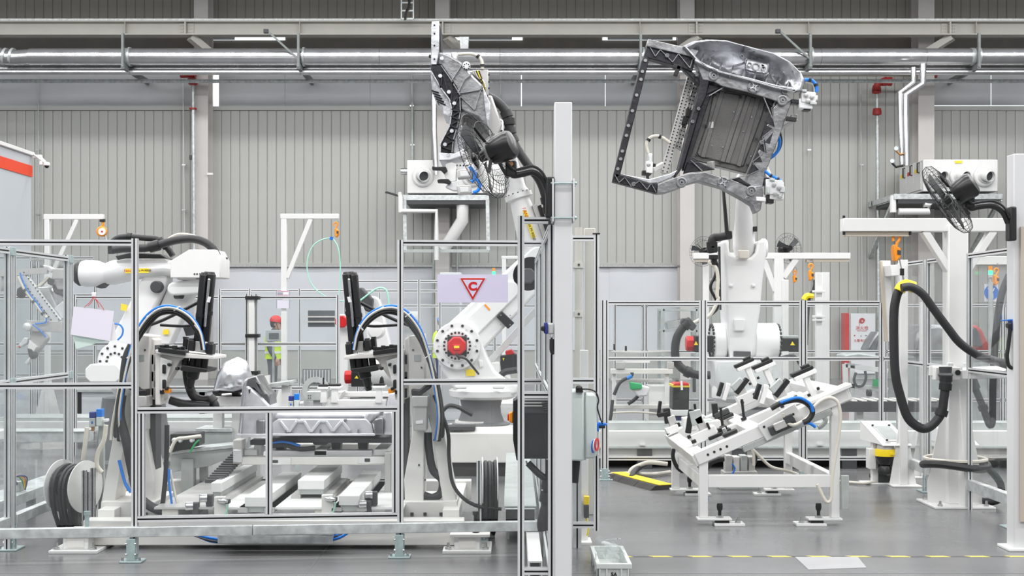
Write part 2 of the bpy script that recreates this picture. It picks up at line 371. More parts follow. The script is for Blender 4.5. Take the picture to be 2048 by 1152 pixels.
# flashing strips, dado band and clerestory blinds
def wbox(name, px0, px1, py0, py1, d0, d1, m, par=wall, bev=0.0):
    return MB().box(xW(px0), xW(px1), DW-d1, DW-d0, zW(py1), zW(py0)).build(name, m, par, bev=bev, smooth=False)
for a, b in ((-280, 392), (424, 872), (903, 1360), (1866, 2330)):
    wbox('flashing', a, b, 213, 221, -0.05, 0.05, 'wall_sheet')
for a, b in ((-280, 392), (424, 872), (903, 1360)):
    wbox('flashing', a, b, 526, 531, -0.05, 0.03, 'wall_sheet')
    wbox('ledge', a, b, 531, 534, -0.05, 0.12, 'steel')
    wbox('skirting_sheet', a, b, 700, 757, -0.05, 0.0, 'wall_sheet')
wbox('beam_shadow_sheet', -280, 2330, 69, 152, -0.05, -0.02, 'shadowed_sheet')  # dark strip standing in for the shadowed wall behind girder and pipes
wn = 0
def window(px0, px1, py0, py1, blinds, m):
    global wn
    wn += 1
    o = structure(MB().box(xW(px0), xW(px1), DW-0.005, DW+0.05, zW(py1), zW(py0)).build('window_%d' % wn, 'daylight', smooth=False))
    for a, b in blinds:
        n = 6; x0 = xW(a); x1 = xW(b); mb = MB(); vs = []; 
        ring = [[(x0+(x1-x0)*k/n, DW-0.03-0.012*math.sin(k*1.7+a), z) for k in range(n+1)] for z in (zW(py1), zW(py0))]
        mb.loft([ring[0]+[(x1, DW-0.01, zW(py1)), (x0, DW-0.01, zW(py1))], ring[1]+[(x1, DW-0.01, zW(py0)), (x0, DW-0.01, zW(py0))]])
        mb.build('blind', m, o)
    return o
window(-280, 392, 150, 213, [(-280, 77), (77, 254), (254, 392)], 'blind')
window(424, 872, 150, 213, [(438, 570), (570, 740), (740, 872)], 'blind')
window(903, 1360, 150, 213, [(903, 1000), (1000, 1042), (1043.5, 1210), (1211, 1360)], 'blind')
window(1866, 2330, 150, 211, [(1866, 1981), (1982, 2330)], 'blind')
window(424, 570, 72, 80, [(424, 470)], 'blind')
window(905, 1045, 72, 80, [(930, 1024)], 'blind')
window(1205, 1352, 72, 80, [(1215, 1345)], 'blind')
window(-280, 392, 534, 700, [(-280, 160), (160, 392)], 'blind_white')
window(424, 872, 534, 700, [(424, 580), (580, 746), (746, 872)], 'blind_white')
window(903, 1360, 534, 700, [(903, 1050), (1050, 1219), (1219, 1360)], 'blind_white')
# columns
k = 0
for px0, px1, ps in ((390, 418, 428), (871, 899, 906), (1359, 1388, 1359), (1834, 1866, 1830)):
    k += 1
    mb = MB(); x0 = xW(px0)*0.985; x1 = xW(px1)*0.985
    mb.box(x0, x1, DW-0.62, DW-0.595, -0.02, 13); mb.box(x0, x1, DW-0.1, DW, -0.02, 13); mb.box((x0+x1)/2-0.012, (x0+x1)/2+0.012, DW-0.6, DW-0.1, -0.02, 13)
    structure(mb.build('trim_%d' % k, 'column_paint', smooth=False))
# crane runway girder: I-section with stiffeners, rail and splice plates
DG = 32.6; sG = F/DG
xG = lambda px: (px-CX)/sG
zG = lambda py: HC-(py-HY)/sG
girder = thing('crane_girder', 'long cream steel I-girder running across the hall above the insulated pipes', 'girder', (0, DG, zG(73)))
sec = [(-0.16, 0), (0.16, 0), (0.16, 0.03), (0.015, 0.03), (0.015, 0.34), (0.16, 0.34), (0.16, 0.37), (-0.16, 0.37), (-0.16, 0.34), (-0.015, 0.34), (-0.015, 0.03), (-0.16, 0.03)]
mb = MB(); z0 = zG(72)
mb.loft([[(-23, DG+a, z0+b) for a, b in sec], [(23, DG+a, z0+b) for a, b in sec]]); mb.build('beam', 'cream', girder, smooth=False)
MB().box(-23, 23, DG-0.10, DG+0.10, z0+0.372, z0+0.43).build('track', 'galv', girder, smooth=False)
for px in (373, 886, 1392, 1897):
    mb = MB(); x = xG(px)
    mb.box(x-0.02, x+0.02, DG-0.155, DG+0.155, z0+0.03, z0+0.34); mb.box(x-0.2, x-0.04, DG-0.04, DG-0.016, z0+0.05, z0+0.32); mb.box(x+0.04, x+0.2, DG-0.04, DG-0.016, z0+0.05, z0+0.32)
    st = mb.build('splice_plate', 'cream', girder, smooth=False)
    mb = MB()
    for dx in (-0.15, -0.09, 0.09, 0.15):
        for dz in (0.1, 0.18, 0.26): mb.cyl((x+dx, DG-0.055, z0+dz), (x+dx, DG-0.035, z0+dz), 0.018, 6)
    mb.build('bolt', 'cream', st)
    mb = MB(); mb.bar((x+0.1, DG, z0-0.02), (x+(0.75 if px < 1000 else -0.75), DW-0.65, z0-0.55), 0.22, 0.18); mb.build('corbel', 'cream', girder, smooth=False)
for px in (253, 601, 1279, 1615, 1949):
    MB().box(xG(px)-0.008, xG(px)+0.008, DG-0.15, DG+0.15, z0+0.03, z0+0.34).build('stiffener', 'cream', girder, smooth=False)
# insulated pipes
DP = 31.9; sP = F/DP
xP = lambda px: (px-CX)/sP
zP = lambda py: HC-(py-HY)/sP
def pipe_run(name, label, py, r, y, m, xs, bands=()):
    t = thing(name, label, 'pipe', (0, y, zP(py)-r))
    for i in range(len(xs)-1):
        MB().cyl((xP(xs[i])+0.004, y, zP(py)), (xP(xs[i+1])-0.004, y, zP(py)), r, 24).build('jacket', m, t)
    for b in bands: MB().cyl((xP(b)-0.05, y, zP(py)), (xP(b)+0.05, y, zP(py)), r+0.012, 24).build('band', 'galv', t)
    return t
pipe_run('insulated_pipe', 'thick silver insulated pipe, the topmost of the run under the girder', 114, 0.215, DP, 'pipe_silver', (60, 258, 600, 760, 1000, 1290, 1640, 1850, 2120), (255, 1944))
pipe_run('insulated_pipe', 'middle silver insulated pipe just below the thickest one', 133, 0.135, DP+0.35, 'pipe_silver', (-280, 258, 600, 1000, 1290, 1640, 1930, 2120))
pipe_run('insulated_pipe', 'lowest thin silver insulated pipe of the run under the girder', 143, 0.075, DP+0.1, 'pipe_silver', (-280, 258, 600, 1000, 1290, 1640, 1930, 2120))
pipe_run('water_pipe', 'thin grey water main running along the wall under the silver pipes', 149, 0.05, DP+0.9, 'galv', (-60, 372, 900, 1390, 1845, 2120))
t = thing('insulated_pipe', 'silver insulated pipe elbow turning upward at the left end of the run', 'pipe', W(-20, 130, DP))
mb = MB(); mb.tube([W(-60, 78, DP), W(-25, 98, DP), W(0, 112, DP), W(24, 116, DP), W(62, 114, DP)], 0.20, 16, 4); mb.build('jacket', 'pipe_silver', t)
for a in (8, 22): MB().cyl(W(a, 113, DP), W(a+5, 114, DP), 0.225, 20).build('band', 'galv', t)
for px, nm in ((253, 'above the left risers'), (601, 'with a long diagonal tie'), (1279, 'behind the raised frame casting'), (1615, 'beside the big casting with a tie rod'), (1949, 'above the air unit with its three ducts')):
    t = thing('pipe_hanger', 'grey steel channel hanger carrying the pipes, '+nm, 'bracket', W(px, 140, DP))
    x = xP(px); lean = (px-CX)/CX
    mb = MB(); mb.bar((x, DP-0.3, zP(72)), (x, DP-0.3, zP(139)), 0.09, 0.06, (1, 0, 0)); mb.build('drop_rod', 'hanger_grey', t, smooth=False)
    mb = MB(); mb.bar((x, DP-0.32, zP(137)), (x, DW-0.05, zP(137)), 0.09, 0.13); mb.build('cross_arm', 'hanger_grey', t, smooth=False)
    mb = MB(); mb.ring((x+0.09, DP, zP(114)), (1, 0, 0), 0.25, 0.216, 0.05); mb.build('clamp', 'galv', t)
    if px in (601, 1615):
        mb = MB(); mb.bar((x-0.8, DP-0.3, zP(66)), (x-0.02, DP-0.3, zP(122)), 0.05, 0.05); mb.build('tie', 'hanger_grey', t, smooth=False)
        MB().cbox((x-0.82, DP-0.3, zP(68)), 0.12, 0.1, 0.1).build('clip', 'dark_grey', t, bev=0.01)
# cable tray hanging from above
t = thing('cable_ladder', 'short galvanised cable ladder hanging from the roof in front of dark wall', 'cable tray', W(815, 38, 32.2))
mb = MB()
for px in (803, 827): mb.box(W(px, 0, 32.2).x-0.015, W(px, 0, 32.2).x+0.015, 32.15, 32.25, W(0, 38, 32.2).z, 12)
mb.build('side_rail', 'galv', t, smooth=False)
for py in (38, 22, 6, -10): MB().box(W(803, 0, 32.2).x, W(827, 0, 32.2).x, 32.16, 32.2, W(0, py, 32.2).z-0.02, W(0, py, 32.2).z+0.02).build('rung', 'galv', t, smooth=False)
MB().tube([W(810, 40, 32.1), W(812, 25, 32.1), W(818, 10, 32.1), W(817, -20, 32.1)], 0.03, 8, 4).build('cable', 'black', t)
# grey box hung between the girder and pipes
t = thing('lamp_box', 'small galvanised box hanging under the girder beside the raised casting', 'box', W(928, 100, 32.4))
MB().pp([(918, 73), (938, 73), (936, 99), (921, 99)], 32.2, 0.3).build('shell', 'galv', t, bev=0.01)
MB().pp([(920, 90), (937, 90), (936, 98), (921, 98)], 32.16, 0.03).build('lens', 'paper_white', t)
# wall conduits
def conduit(label, pts, r, m='galv', clips=()):
    t = thing('conduit', label, 'conduit', W(*pts[-1], DW-0.16))
    MB().tube([W(x, y, DW-0.16) for x, y in pts], r, 8).build('tube', m, t)
    for i, c in enumerate(clips): MB().cbox(W(c[0], c[1], DW-0.14), 0.1, 0.08, 0.04).build('clip', 'steel', t)
conduit('thin grey conduit running up the wall at the booth camera', [(77, 153), (76, 620)], 0.016, 'galv_grey', ((76, 300), (76, 430)))
conduit('thin white conduit beside the red-coupled riser pipe', [(366, 156), (369, 470)], 0.014, 'white', ((368, 330), (368, 420)))
conduit('grey conduit dropping to the air unit with one duct in view', [(824, 152), (825, 322)], 0.035, 'galv_grey', ((824, 212), (825, 290)))
conduit('thin pale conduit beside the raised casting above the air unit', [(1001, 153), (1002, 420)], 0.02, 'galv_grey', ((1002, 250),))
conduit('thin conduit left of the red-coupled pipe above the fire cabinet', [(1617, 155), (1619, 610)], 0.02, 'wall_sheet', ((1618, 300), (1618, 520)))
conduit('pale conduit between the thin conduit and the red-coupled pipe by the fire cabinet', [(1721, 160), (1725, 590)], 0.024, 'wall_sheet', ((1723, 330),))
# risers with red couplings
t = thing('riser_pipe', 'grey riser pipe with red couplings beside the cream column', 'pipe', W(387, 600, DW-0.8))
MB().cyl(W(386, 158, DW-0.8), W(389, 600, DW-0.8), 0.045, 14).build('tube', 'galv', t)
MB().cyl(W(366, 147, DW-0.8), W(388, 147, DW-0.8), 0.115, 14).build('tee', 'pipe_red', t)
for p in ((366, 147), (389, 147), (384, 158), (386, 163)):
    MB().lathe(W(p[0], p[1], DW-0.8)-Vector((0.06 if p[1] == 147 else 0, 0, 0)), (1, 0, 0) if p[1] == 147 else (0, 0, -1), [(0, .12), (.08, .12), (.1, .07)], 14).build('coupling', 'pipe_red', t)
MB().cyl(W(386, 216, DW-0.8), W(386, 219, DW-0.8), 0.10, 14).build('coupling', 'pipe_red', t)
MB().cbox(W(382, 315, DW-0.8), 0.08, 0.08, 0.12).build('valve_box', 'dark_grey', t, bev=0.01)
MB().cbox(W(420, 348, DW-0.66), 0.16, 0.05, 0.06).build('pipe_bracket', 'white', t, bev=0.01)
t = thing('riser_pipe', 'grey riser pipe with red couplings left of the air unit with three ducts', 'pipe', W(1757, 640, DW-0.4))
MB().cyl(W(1754, 176, DW-0.4), W(1758, 640, DW-0.4), 0.045, 14).build('tube', 'galv', t)
MB().cyl(W(1772, 163, DW-0.4), W(1850, 164, DW-0.4), 0.03, 12).build('branch', 'galv', t)
for p, ax in (((1763, 165), (1, 0, 0.25)), ((1771, 163), (1, 0, 0)), ((1753, 171), (0, 0, -1)), ((1753, 174), (0, 0, -1)), ((1754, 217), (0, 0, -1)), ((1850, 146), (1, 0, 0)), ((1861, 147), (1, 0, 0)), ((1852, 160), (0.3, 0, 1))):
    MB().lathe(W(*p, DW-0.45), ax, [(0, .10), (.1, .12), (.16, .12), (.18, .06)], 14).build('coupling', 'pipe_red', t)
MB().tube([W(1762, 165, DW-0.4), W(1755, 168, DW-0.4), W(1754, 176, DW-0.4)], 0.09, 12, 3).build('elbow', 'pipe_red', t)
# air units on wall frames
def air_unit(label, px0, px1, py0, py1, D, depth, nozzles, side, group):
    t = thing('air_unit', label, 'air unit', W((px0+px1)/2, py1, D), group)
    a = W(px0, py0, D); b = W(px1, py1, D)
    MB().box(a.x, b.x, D, D+depth, b.z, a.z).build('cabinet', 'white', t, bev=0.02)
    for (nx, ny) in nozzles:
        c = W(nx, ny, D); r = 20*D/F
        mb = MB(); mb.lathe(c+Vector((0, -0.02, 0)), (0, -1, 0), [(0, r*1.05), (0.03, r*1.05), (0.05, r*0.97), (0.06, r*0.93), (0.05, r*0.75), (0.16, r*0.62)], 28, caps=False)
        z = mb.build('nozzle', 'white', t)
        mb = MB(); d = Vector((0.35, -1, -0.25)).normalized()
        mb.lathe(c+Vector((-0.02, -0.10, 0.02)), d, [(0, r*0.60), (0.22, r*0.56), (0.23, r*0.50), (0.05, r*0.46)], 24, caps=False); mb.build('spout', 'white', z)
        MB().lathe(c+d*0.15+Vector((-0.02, -0.08, 0.02)), d, [(0, r*0.50), (0.01, r*0.50)], 24).build('bore', 'dark_grey', z)
    if side:
        xs = a.x-0.012
        for k in range(3):
            y0 = D+0.12+k*(depth-0.15)/3; y1 = y0+(depth-0.15)/3-0.03
            dr = MB().box(xs-0.01, a.x, y0, y1, b.z+0.06, a.z-0.06).build('door', 'white', t, bev=0.005)
            MB().tube([(xs-0.01, y0+0.1, b.z+0.5), (xs-0.06, y0+0.1, b.z+0.5), (xs-0.06, y0+0.1, b.z+0.75), (xs-0.01, y0+0.1, b.z+0.75)], 0.02, 8).build('handle', 'black', dr)
            MB().box(xs-0.014, xs-0.009, y1-0.3, y1-0.08, a.z-0.3, a.z-0.2).build('sticker', 'red' if k == 1 else 'label_yellow', dr)
        MB().cbox(W(1917, 324, D-0.01), 0.18, 0.01, 0.06).build('sticker', 'label_yellow', t)
    return t
air_unit('white air unit with round jet nozzles standing behind the raised edge-on casting', 814, 1010, 320, 387, 32.2, 1.2, [(846, 353), (945, 353)], False, None)
air_unit('white air unit with three round jet nozzles on a wall frame near the red-coupled riser', 1846, 1996, 319, 383, 31.6, 1.9, [(1876, 353), (1920, 353), (1968, 353)], True, None)
def wall_frame(label, px0, px1, py, D, depth, brace):
    t = thing('wall_frame', label, 'wall bracket', W((px0+px1)/2, py+100, D))
    a = W(px0, py, D); b = W(px1, py, D)
    for y in (D, D+depth): MB().box(a.x, b.x, y, y+0.08, a.z-0.16, a.z-0.02).build('beam', 'galv', t, bev=0.006)
    for x in (a.x, b.x-0.08): MB().box(x, x+0.08, D+0.08, DW, a.z-0.16, a.z-0.02).build('side_beam', 'galv', t, bev=0.006)
    MB().box(a.x+0.1, b.x-0.1, D+0.02, D+depth, a.z-0.26, a.z-0.165).build('drip_tray', 'dark_grey', t)
    for x in (a.x+0.04, b.x-0.04):
        mb = MB()
        if brace: mb.bar((x, D+0.1, a.z-0.16), (x, DW-0.02, a.z-1.5), 0.09, 0.09)
        else: mb.bar((x, D+0.04, a.z-0.16), (x+0.02, D+0.04, a.z-1.45), 0.09, 0.09)
        mb.build('strut', 'galv', t, smooth=False)
    if not brace:
        MB().box(a.x, b.x, D, D+0.06, a.z-1.5, a.z-1.42).build('lower_beam', 'galv_grey', t)
    return t
wall_frame('galvanised steel shelf frame under the air unit behind the edge-on casting', 806, 978, 388, 32.1, 1.3, False)
wall_frame('galvanised braced wall frame under the air unit with three nozzles', 1788, 2006, 386, 31.5, 1.9, True)
def small_pipe(label, paths, r, m, extra=()):
    t = thing('drain_pipe', label, 'pipe', W(*paths[0][-1]))
    for p in paths: MB().tube([W(*q) for q in p], r, 10).build('tube', m, t)
    return t
small_pipe('silver drain pipe stub and valve beside the air unit behind the casting', [[(802, 343, 32.3), (816, 343, 32.3)]], 0.09, 'pipe_silver')
small_pipe('white drain pipe with bends under the air unit behind the casting', [[(801, 425, 32), (801, 395, 32), (800, 388, 32.4)], [(801, 422, 32), (873, 422, 32), (873, 480, 32), (873, 520, 32)]], 0.06, 'white')
small_pipe('short black-tipped wall lamp arm left of the air unit frame', [[(772, 385, 33.4), (775, 385, 33.3), (798, 392, 32.4)]], 0.03, 'dark_grey')
small_pipe('silver insulated vertical pipe behind the edge-on casting', [[(868, 170, 32), (868, 260, 32), (872, 350, 32)]], 0.075, 'pipe_silver')
small_pipe('white square duct leg bending under the left air unit', [[(925, 410, 32.3), (925, 440, 32.3), (900, 480, 32.6), (886, 500, 32.6)]], 0.16, 'white')
small_pipe('left one of the two silver pipes dropping to the air unit with three nozzles', [[(1827, 135, 31.4), (1827, 165, 31.4), (1800, 185, 31.4), (1803, 280, 31.4), (1804, 330, 31.4)]], 0.075, 'pipe_silver')
small_pipe('right one of the two silver pipes dropping to the air unit with three nozzles', [[(1846, 128, 31.3), (1846, 168, 31.3), (1811, 190, 31.3), (1813, 280, 31.3), (1814, 332, 31.3)]], 0.085, 'pipe_silver')
small_pipe('white drain pipe bent below the air unit with three nozzles', [[(1786, 425, 31.6), (1786, 395, 31.6), (1803, 394, 31.8)], [(1797, 423, 31.6), (1858, 423, 31.6), (1860, 410, 31.6), (1848, 408, 31.6)]], 0.085, 'white')
for i, (px, py, lb) in enumerate(((1792, 297, 'upper'), (1784, 322, 'lower'))):
    t = thing('pressure_gauge', lb+' round pressure gauge on the pipes beside the air unit with three nozzles', 'gauge', W(px, py+8, 31.3))
    MB().lathe(W(px, py, 31.3), (0, -1, 0), [(0, 0.06), (0.05, 0.06)], 18).build('case', 'galv_blue', t)
    MB().lathe(W(px, py, 31.25), (0, -1, 0), [(0.0, 0.048), (0.004, 0.048)], 18).build('dial', 'paper_white', t)
    MB().tube([W(px, py+4, 31.3), W(px+8, py+12, 31.3), W(px+22, py+9, 31.3)], 0.03, 8).build('stem', 'black' if i else 'copper', t)
# things on the wall at floor level: fire hose cabinet
DC = 33.2
t = thing('fire_hose_cabinet', 'red-sided white fire hose cabinet with red Chinese lettering against the wall', 'fire cabinet', W(1716, 757, DC))
a = W(1689, 626, DC); b = W(1752, 755, DC)
MB().box(a.x, a.x+0.12, DC-0.02, DC+0.35, 0, a.z).build('side_panel', 'red', t, bev=0.01)
MB().box(a.x+0.12, b.x, DC, DC+0.35, 0, a.z).build('body', 'galv_grey', t, bev=0.01)
MB().box(a.x+0.16, b.x-0.03, DC-0.05, DC, b.z+0.1, a.z-0.02).build('door', 'paper_white', t, bev=0.01)
def spiral(cx, cy, r0, turns, m, th, par, y):
    pts = [(cx+r0*(1-0.75*k/60)*math.cos(2*PI*turns*k/60), y, cy+r0*(1-0.75*k/60)*math.sin(2*PI*turns*k/60)) for k in range(61)]
    MB().tube(pts, th, 5).build('emblem', m, par)
c = W(1724, 642, DC-0.06)
spiral(c.x, c.z, 0.078, 2.8, 'sign_red', 0.009, t, DC-0.055)
MB().bar((c.x-0.07, DC-0.055, c.z), (c.x-0.075, DC-0.055, c.z-0.12), 0.02, 0.01, (1, 0, 0)).build('emblem', 'sign_red', t)
text('消火栓', 0.115, 'sign_red', t, W(1724, 656.5, DC-0.06))
text('FIRE HYDRANT', 0.038, 'sign_red', t, W(1724, 661.8, DC-0.06))
text('火警电话119', 0.085, 'sign_red', t, W(1725, 681.5, DC-0.06))
for i, q in enumerate((1709, 1722, 1732, 1739)):
    MB().cbox(W(q, 671+(i % 2), DC-0.055), 0.035+0.02*(i > 1), 0.008, 0.03).build('pictogram', 'sign_red' if i in (0, 3) else 'print_grey', t)
# floor markings
t = MB().box(W(1240, 0, 8.63).x, 5.4, 8.61, 8.645, 0.0, 0.002).build('floor_tape', 'hazard_tape', smooth=False)
tag(t, 'narrow yellow and black hazard tape stuck along the grey floor', 'tape')
pts = [W(1590, 1115, DF(1115)), W(1716, 1115, DF(1115)), W(1733, 1136, DF(1136)), W(1617, 1140, DF(1140))]
mb = MB().prism([Vector((p.x, p.y, 0)) for p in pts], (0, 0, 0.004)); t = mb.build('floor_sheet', 'floor_plate', smooth=False)
tag(t, 'pale four-sided plastic sheet lying flat on the grey floor', 'sheet')
# ================================================================ safety fences
def XY(px, D): return Vector(((px-CX)*D/F, D, 0))
def zz(py, D): return HC-(py-HY)*D/F
def at(p, z): return Vector((p.x, p.y, z))
# --- front fence before the nut-runner station
DFn = lambda px: 8.47+(px-265)*0.0003
FL = lambda px: XY(px, DFn(px))
fr = thing('safety_fence', 'aluminium-framed clear safety fence standing before the nut-runner station, carrying the C sign', 'fence', at(FL(535), 0))
for px in (270, 801, 1088): p = FL(px); post(fr, p.x, p.y, 0.05 if px < 1000 else 0.0, 2.185)
for z in (2.155, 1.19): rail(fr, at(FL(-70), z), at(FL(264), z))
for z in (2.165, 1.205): rail(fr, at(FL(807), z), at(FL(1082), z))
for z in (1.02, 0.285): rail(fr, at(FL(276), z), at(FL(795), z))
for px in (284, 538, 790): p = FL(px); post(fr, p.x, p.y, 0.306, 1.0)
pane(fr, FL(-70), FL(262), 1.22, 2.13, 'acrylic'); pane(fr, FL(-70), FL(262), 0.25, 1.16, 'acrylic')
pane(fr, FL(290), FL(532), 0.31, 0.99); pane(fr, FL(544), FL(784), 0.31, 0.99)
pane(fr, FL(809), FL(1080), 1.24, 2.14); pane(fr, FL(809), FL(1080), 0.25, 1.17)
off = Vector((0, -0.035, 0))
for a, b in ((-70, 507.5), (508.5, 1082)):
    mb = MB(); p = FL(a)+off; q = FL(b)+off
    mb.bar(at(p, 0.205), at(q, 0.205), 0.05, 0.068); mb.build('kerb_beam', 'galv', fr, bev=0.004)
for px in (267, 800): p = FL(px); foot(fr, p.x, p.y-0.02)
# the C sign
p0 = W(875, 549, DFn(900)-0.04); p1 = W(1016, 605, DFn(900)-0.04)
sg = thing('warning_sign', 'pale lilac sign board with a red triangle and letter C hung on the fence', 'sign', (p0.x/2+p1.x/2, p0.y, p1.z))
MB().box(p0.x, p1.x, p0.y-0.004, p0.y+0.004, p1.z, p0.z).build('board', 'sign_white', sg, smooth=False)
Ds = p0.y-0.007
def tri(pts, m, y, nm):
    MB().prism([Vector((q.x, y, q.z)) for q in [W(a, b, p0.y) for a, b in pts]], (0, 0.002, 0)).build(nm, m, sg, smooth=False)
tri([(918.5, 555.5), (973, 555.5), (945.5, 602)], 'paper_white', Ds-0.0005, 'triangle_edge')
tri([(920.5, 556.5), (971, 556.5), (945.5, 600.5)], 'sign_red', Ds-0.003, 'triangle')
tri([(926, 559.8), (965.5, 559.8), (945.6, 593.5)], 'sign_white', Ds-0.0055, 'triangle_field')
text('C', 0.075, 'sign_red', sg, W(945.3, 573.5, Ds-0.006), ext=0.0006, sx=1.1, bold=0.0045)
# --- narrow front bay and the side fence running into the depth
XS = 0.235
sd = thing('safety_fence', 'aluminium-framed clear fence running away from the tall white post into the cell', 'fence', (XS, 9.6, 0))
for y in (7.45, 8.66, 10.2, 11.8): post(sd, XS, y+0.0, 0.0, 2.2, 0.04, 0.08, 1, 2)
for a, b in ((7.49, 8.62), (8.70, 10.16), (10.24, 11.76)):
    for z in (2.18, 1.2, 0.14): rail(sd, (XS, a, z), (XS, b, z))
    pane(sd, (XS, a+0.01, 0), (XS, b-0.01, 0), 1.225, 2.155); pane(sd, (XS, a+0.01, 0), (XS, b-0.01, 0), 0.165, 1.175)
nb = thing('fence_bay', 'narrow clear fence bay with a tall slotted post beside the tall white post', 'fence', (0.14, 7.45, 0))
xa = XY(1042, 7.45).x
post(nb, xa, 7.45, 0.0, 2.255)
for z in (2.228, 1.19, 0.14): rail(nb, (xa+0.02, 7.45, z), (XS-0.02, 7.45, z))
pane(nb, (xa+0.02, 7.45, 0), (XS-0.02, 7.45, 0), 1.215, 2.2); pane(nb, (xa+0.02, 7.45, 0), (XS-0.02, 7.45, 0), 0.165, 1.165)
tp = thing('white_post', 'tall square white steel post carrying the black fan over the fence', 'post', (0.296, 7.3, 0))
MB().box(0.246, 0.349, 7.25, 7.35, 0.0, 2.90).build('column', 'post_white', tp, bev=0.006)
MB().box(0.20, 0.40, 7.2, 7.4, 0, 0.015).build('base_plate', 'white', tp, bev=0.003)
for py in (367, 436):
    z = zz(py, 7.25); mb = MB(); mb.cyl((0.225, 7.235, z), (0.375, 7.235, z), 0.006, 8); mb.cyl((0.225, 7.365, z), (0.375, 7.365, z), 0.006, 8)
    mb.cyl((0.365, 7.235, z), (0.373, 7.235, z), 0.012, 6); mb.build('clamp_rod', 'galv_blue', tp)
MB().box(0.352, 0.362, 7.22, 7.38, zz(444, 7.25), zz(358, 7.25)).build('clamp_plate', 'post_white', tp, bev=0.003)
MB().box(0.232, 0.242, 7.22, 7.38, zz(444, 7.25), zz(358, 7.25)).build('clamp_plate', 'post_white', tp, bev=0.003)
# --- gate right of the white post
Dg = 8.8
gt = thing('safety_gate', 'clear framed fence gate with a black-slotted edge carrying the grey switch box', 'gate', (0.45, Dg, 0.15))
xr = XY(1192.5, Dg).x; xl = XY(1140, Dg).x
for x in (xl, xr): post(gt, x, Dg, 0.15, 2.235)
for z in (2.205, 1.205, 0.19): rail(gt, (xl+0.02, Dg, z), (xr-0.02, Dg, z))
pane(gt, (xl+0.02, Dg, 0), (xr-0.02, Dg, 0), 1.23, 2.18); pane(gt, (xl+0.02, Dg, 0), (xr-0.02, Dg, 0), 0.215, 1.18)
MB().box(xr-0.025, xr+0.025, Dg-0.025, Dg+0.025, 2.235, 2.243).build('cap', 'black', gt)
p = XY(1155, 8.9); post(gt, p.x, p.y+0.06, 0.0, 0.93, 0.06, 0.04)
# --- right inner fence in front of the tall robot
Dr = 12.7; RX = lambda px: XY(px, Dr)
rf = thing('safety_fence', 'low clear safety fence between the tall white robot and the slanted fixture table', 'fence', at(RX(1500), 0))
for px in (1209, 1406, 1606): p = RX(px); post(rf, p.x, p.y, 0.0, 1.825, 0.08, 0.04, 2, 1)
p = RX(1762); post(rf, p.x, p.y, 0.2, 1.80)
for a, b in ((1217, 1398), (1414, 1598), (1614, 1759)):
    for z in (1.80, 1.23, 0.22): rail(rf, at(RX(a), z), at(RX(b), z))
    pane(rf, RX(a), RX(b), 1.255, 1.775); pane(rf, RX(a), RX(b), 0.245, 1.205)
rail(rf, at(RX(1765), 1.23), at(RX(1800), 1.23)); rail(rf, at(RX(1765), 0.22), at(RX(1800), 0.22)); pane(rf, RX(1765), RX(1800), 0.245, 1.205)
for px in (1209, 1406, 1606): p = RX(px); foot(rf, p.x, p.y-0.01, 0.16, 0.12, 0.12, 0.08)
# --- right side fence in depth
XR = 3.93
rs = thing('safety_fence', 'tall clear side fence running past the hose stand column', 'fence', (XR, 11.2, 0))
for y in (12.7, 11.88, 11.80, 11.28, 10.74, 9.84, 9.76): post(rs, XR, y, 0.0, 2.2, 0.04, 0.04)
for a, b in ((12.68, 11.90), (11.78, 11.30), (10.72, 9.86), (9.74, 8.3)):
    for z in (2.18, 1.2): rail(rs, (XR, a, z), (XR, b, z))
    pane(rs, (XR, a, 0), (XR, b, 0), 1.225, 2.155); pane(rs, (XR, a, 0), (XR, b, 0), 0.28, 1.175)
    MB().box(XR-0.03, XR+0.03, b, a, 0.17, 0.26).build('kerb_beam', 'galv', rs, bev=0.004)
for y in (12.7, 11.84, 9.8): foot(rs, XR-0.0, y, 0.14, 0.2, 0.16)
# --- left side fence in depth
XL = -3.57
ls = thing('safety_fence', 'clear side fence running into the depth beside the cable reel', 'fence', (XL, 9.5, 0))
for y in (8.93, 8.85, 10.1, 10.02): post(ls, XL, y, 0.0, 2.15)
for a, b in ((8.0, 8.83), (8.95, 10.0)):
    for z in (2.12, 1.19): rail(ls, (XL, a, z), (XL, b, z))
    pane(ls, (XL, a, 0), (XL, b, 0), 1.215, 2.1, 'acrylic'); pane(ls, (XL, a, 0), (XL, b, 0), 0.26, 1.165, 'acrylic')
    MB().box(XL-0.03, XL+0.03, a, b, 0.17, 0.24).build('kerb_beam', 'galv', ls, bev=0.004)
for y in (8.9, 10.06): foot(ls, XL, y, 0.14, 0.18, 0.16)
for y in (8.89, 10.06):
    for z in (2.12, 1.19): MB().box(XL-0.005, XL+0.026, y-0.045, y+0.045, z-0.03, z+0.03).build('joint_plate', 'galv_blue', ls, bev=0.003)
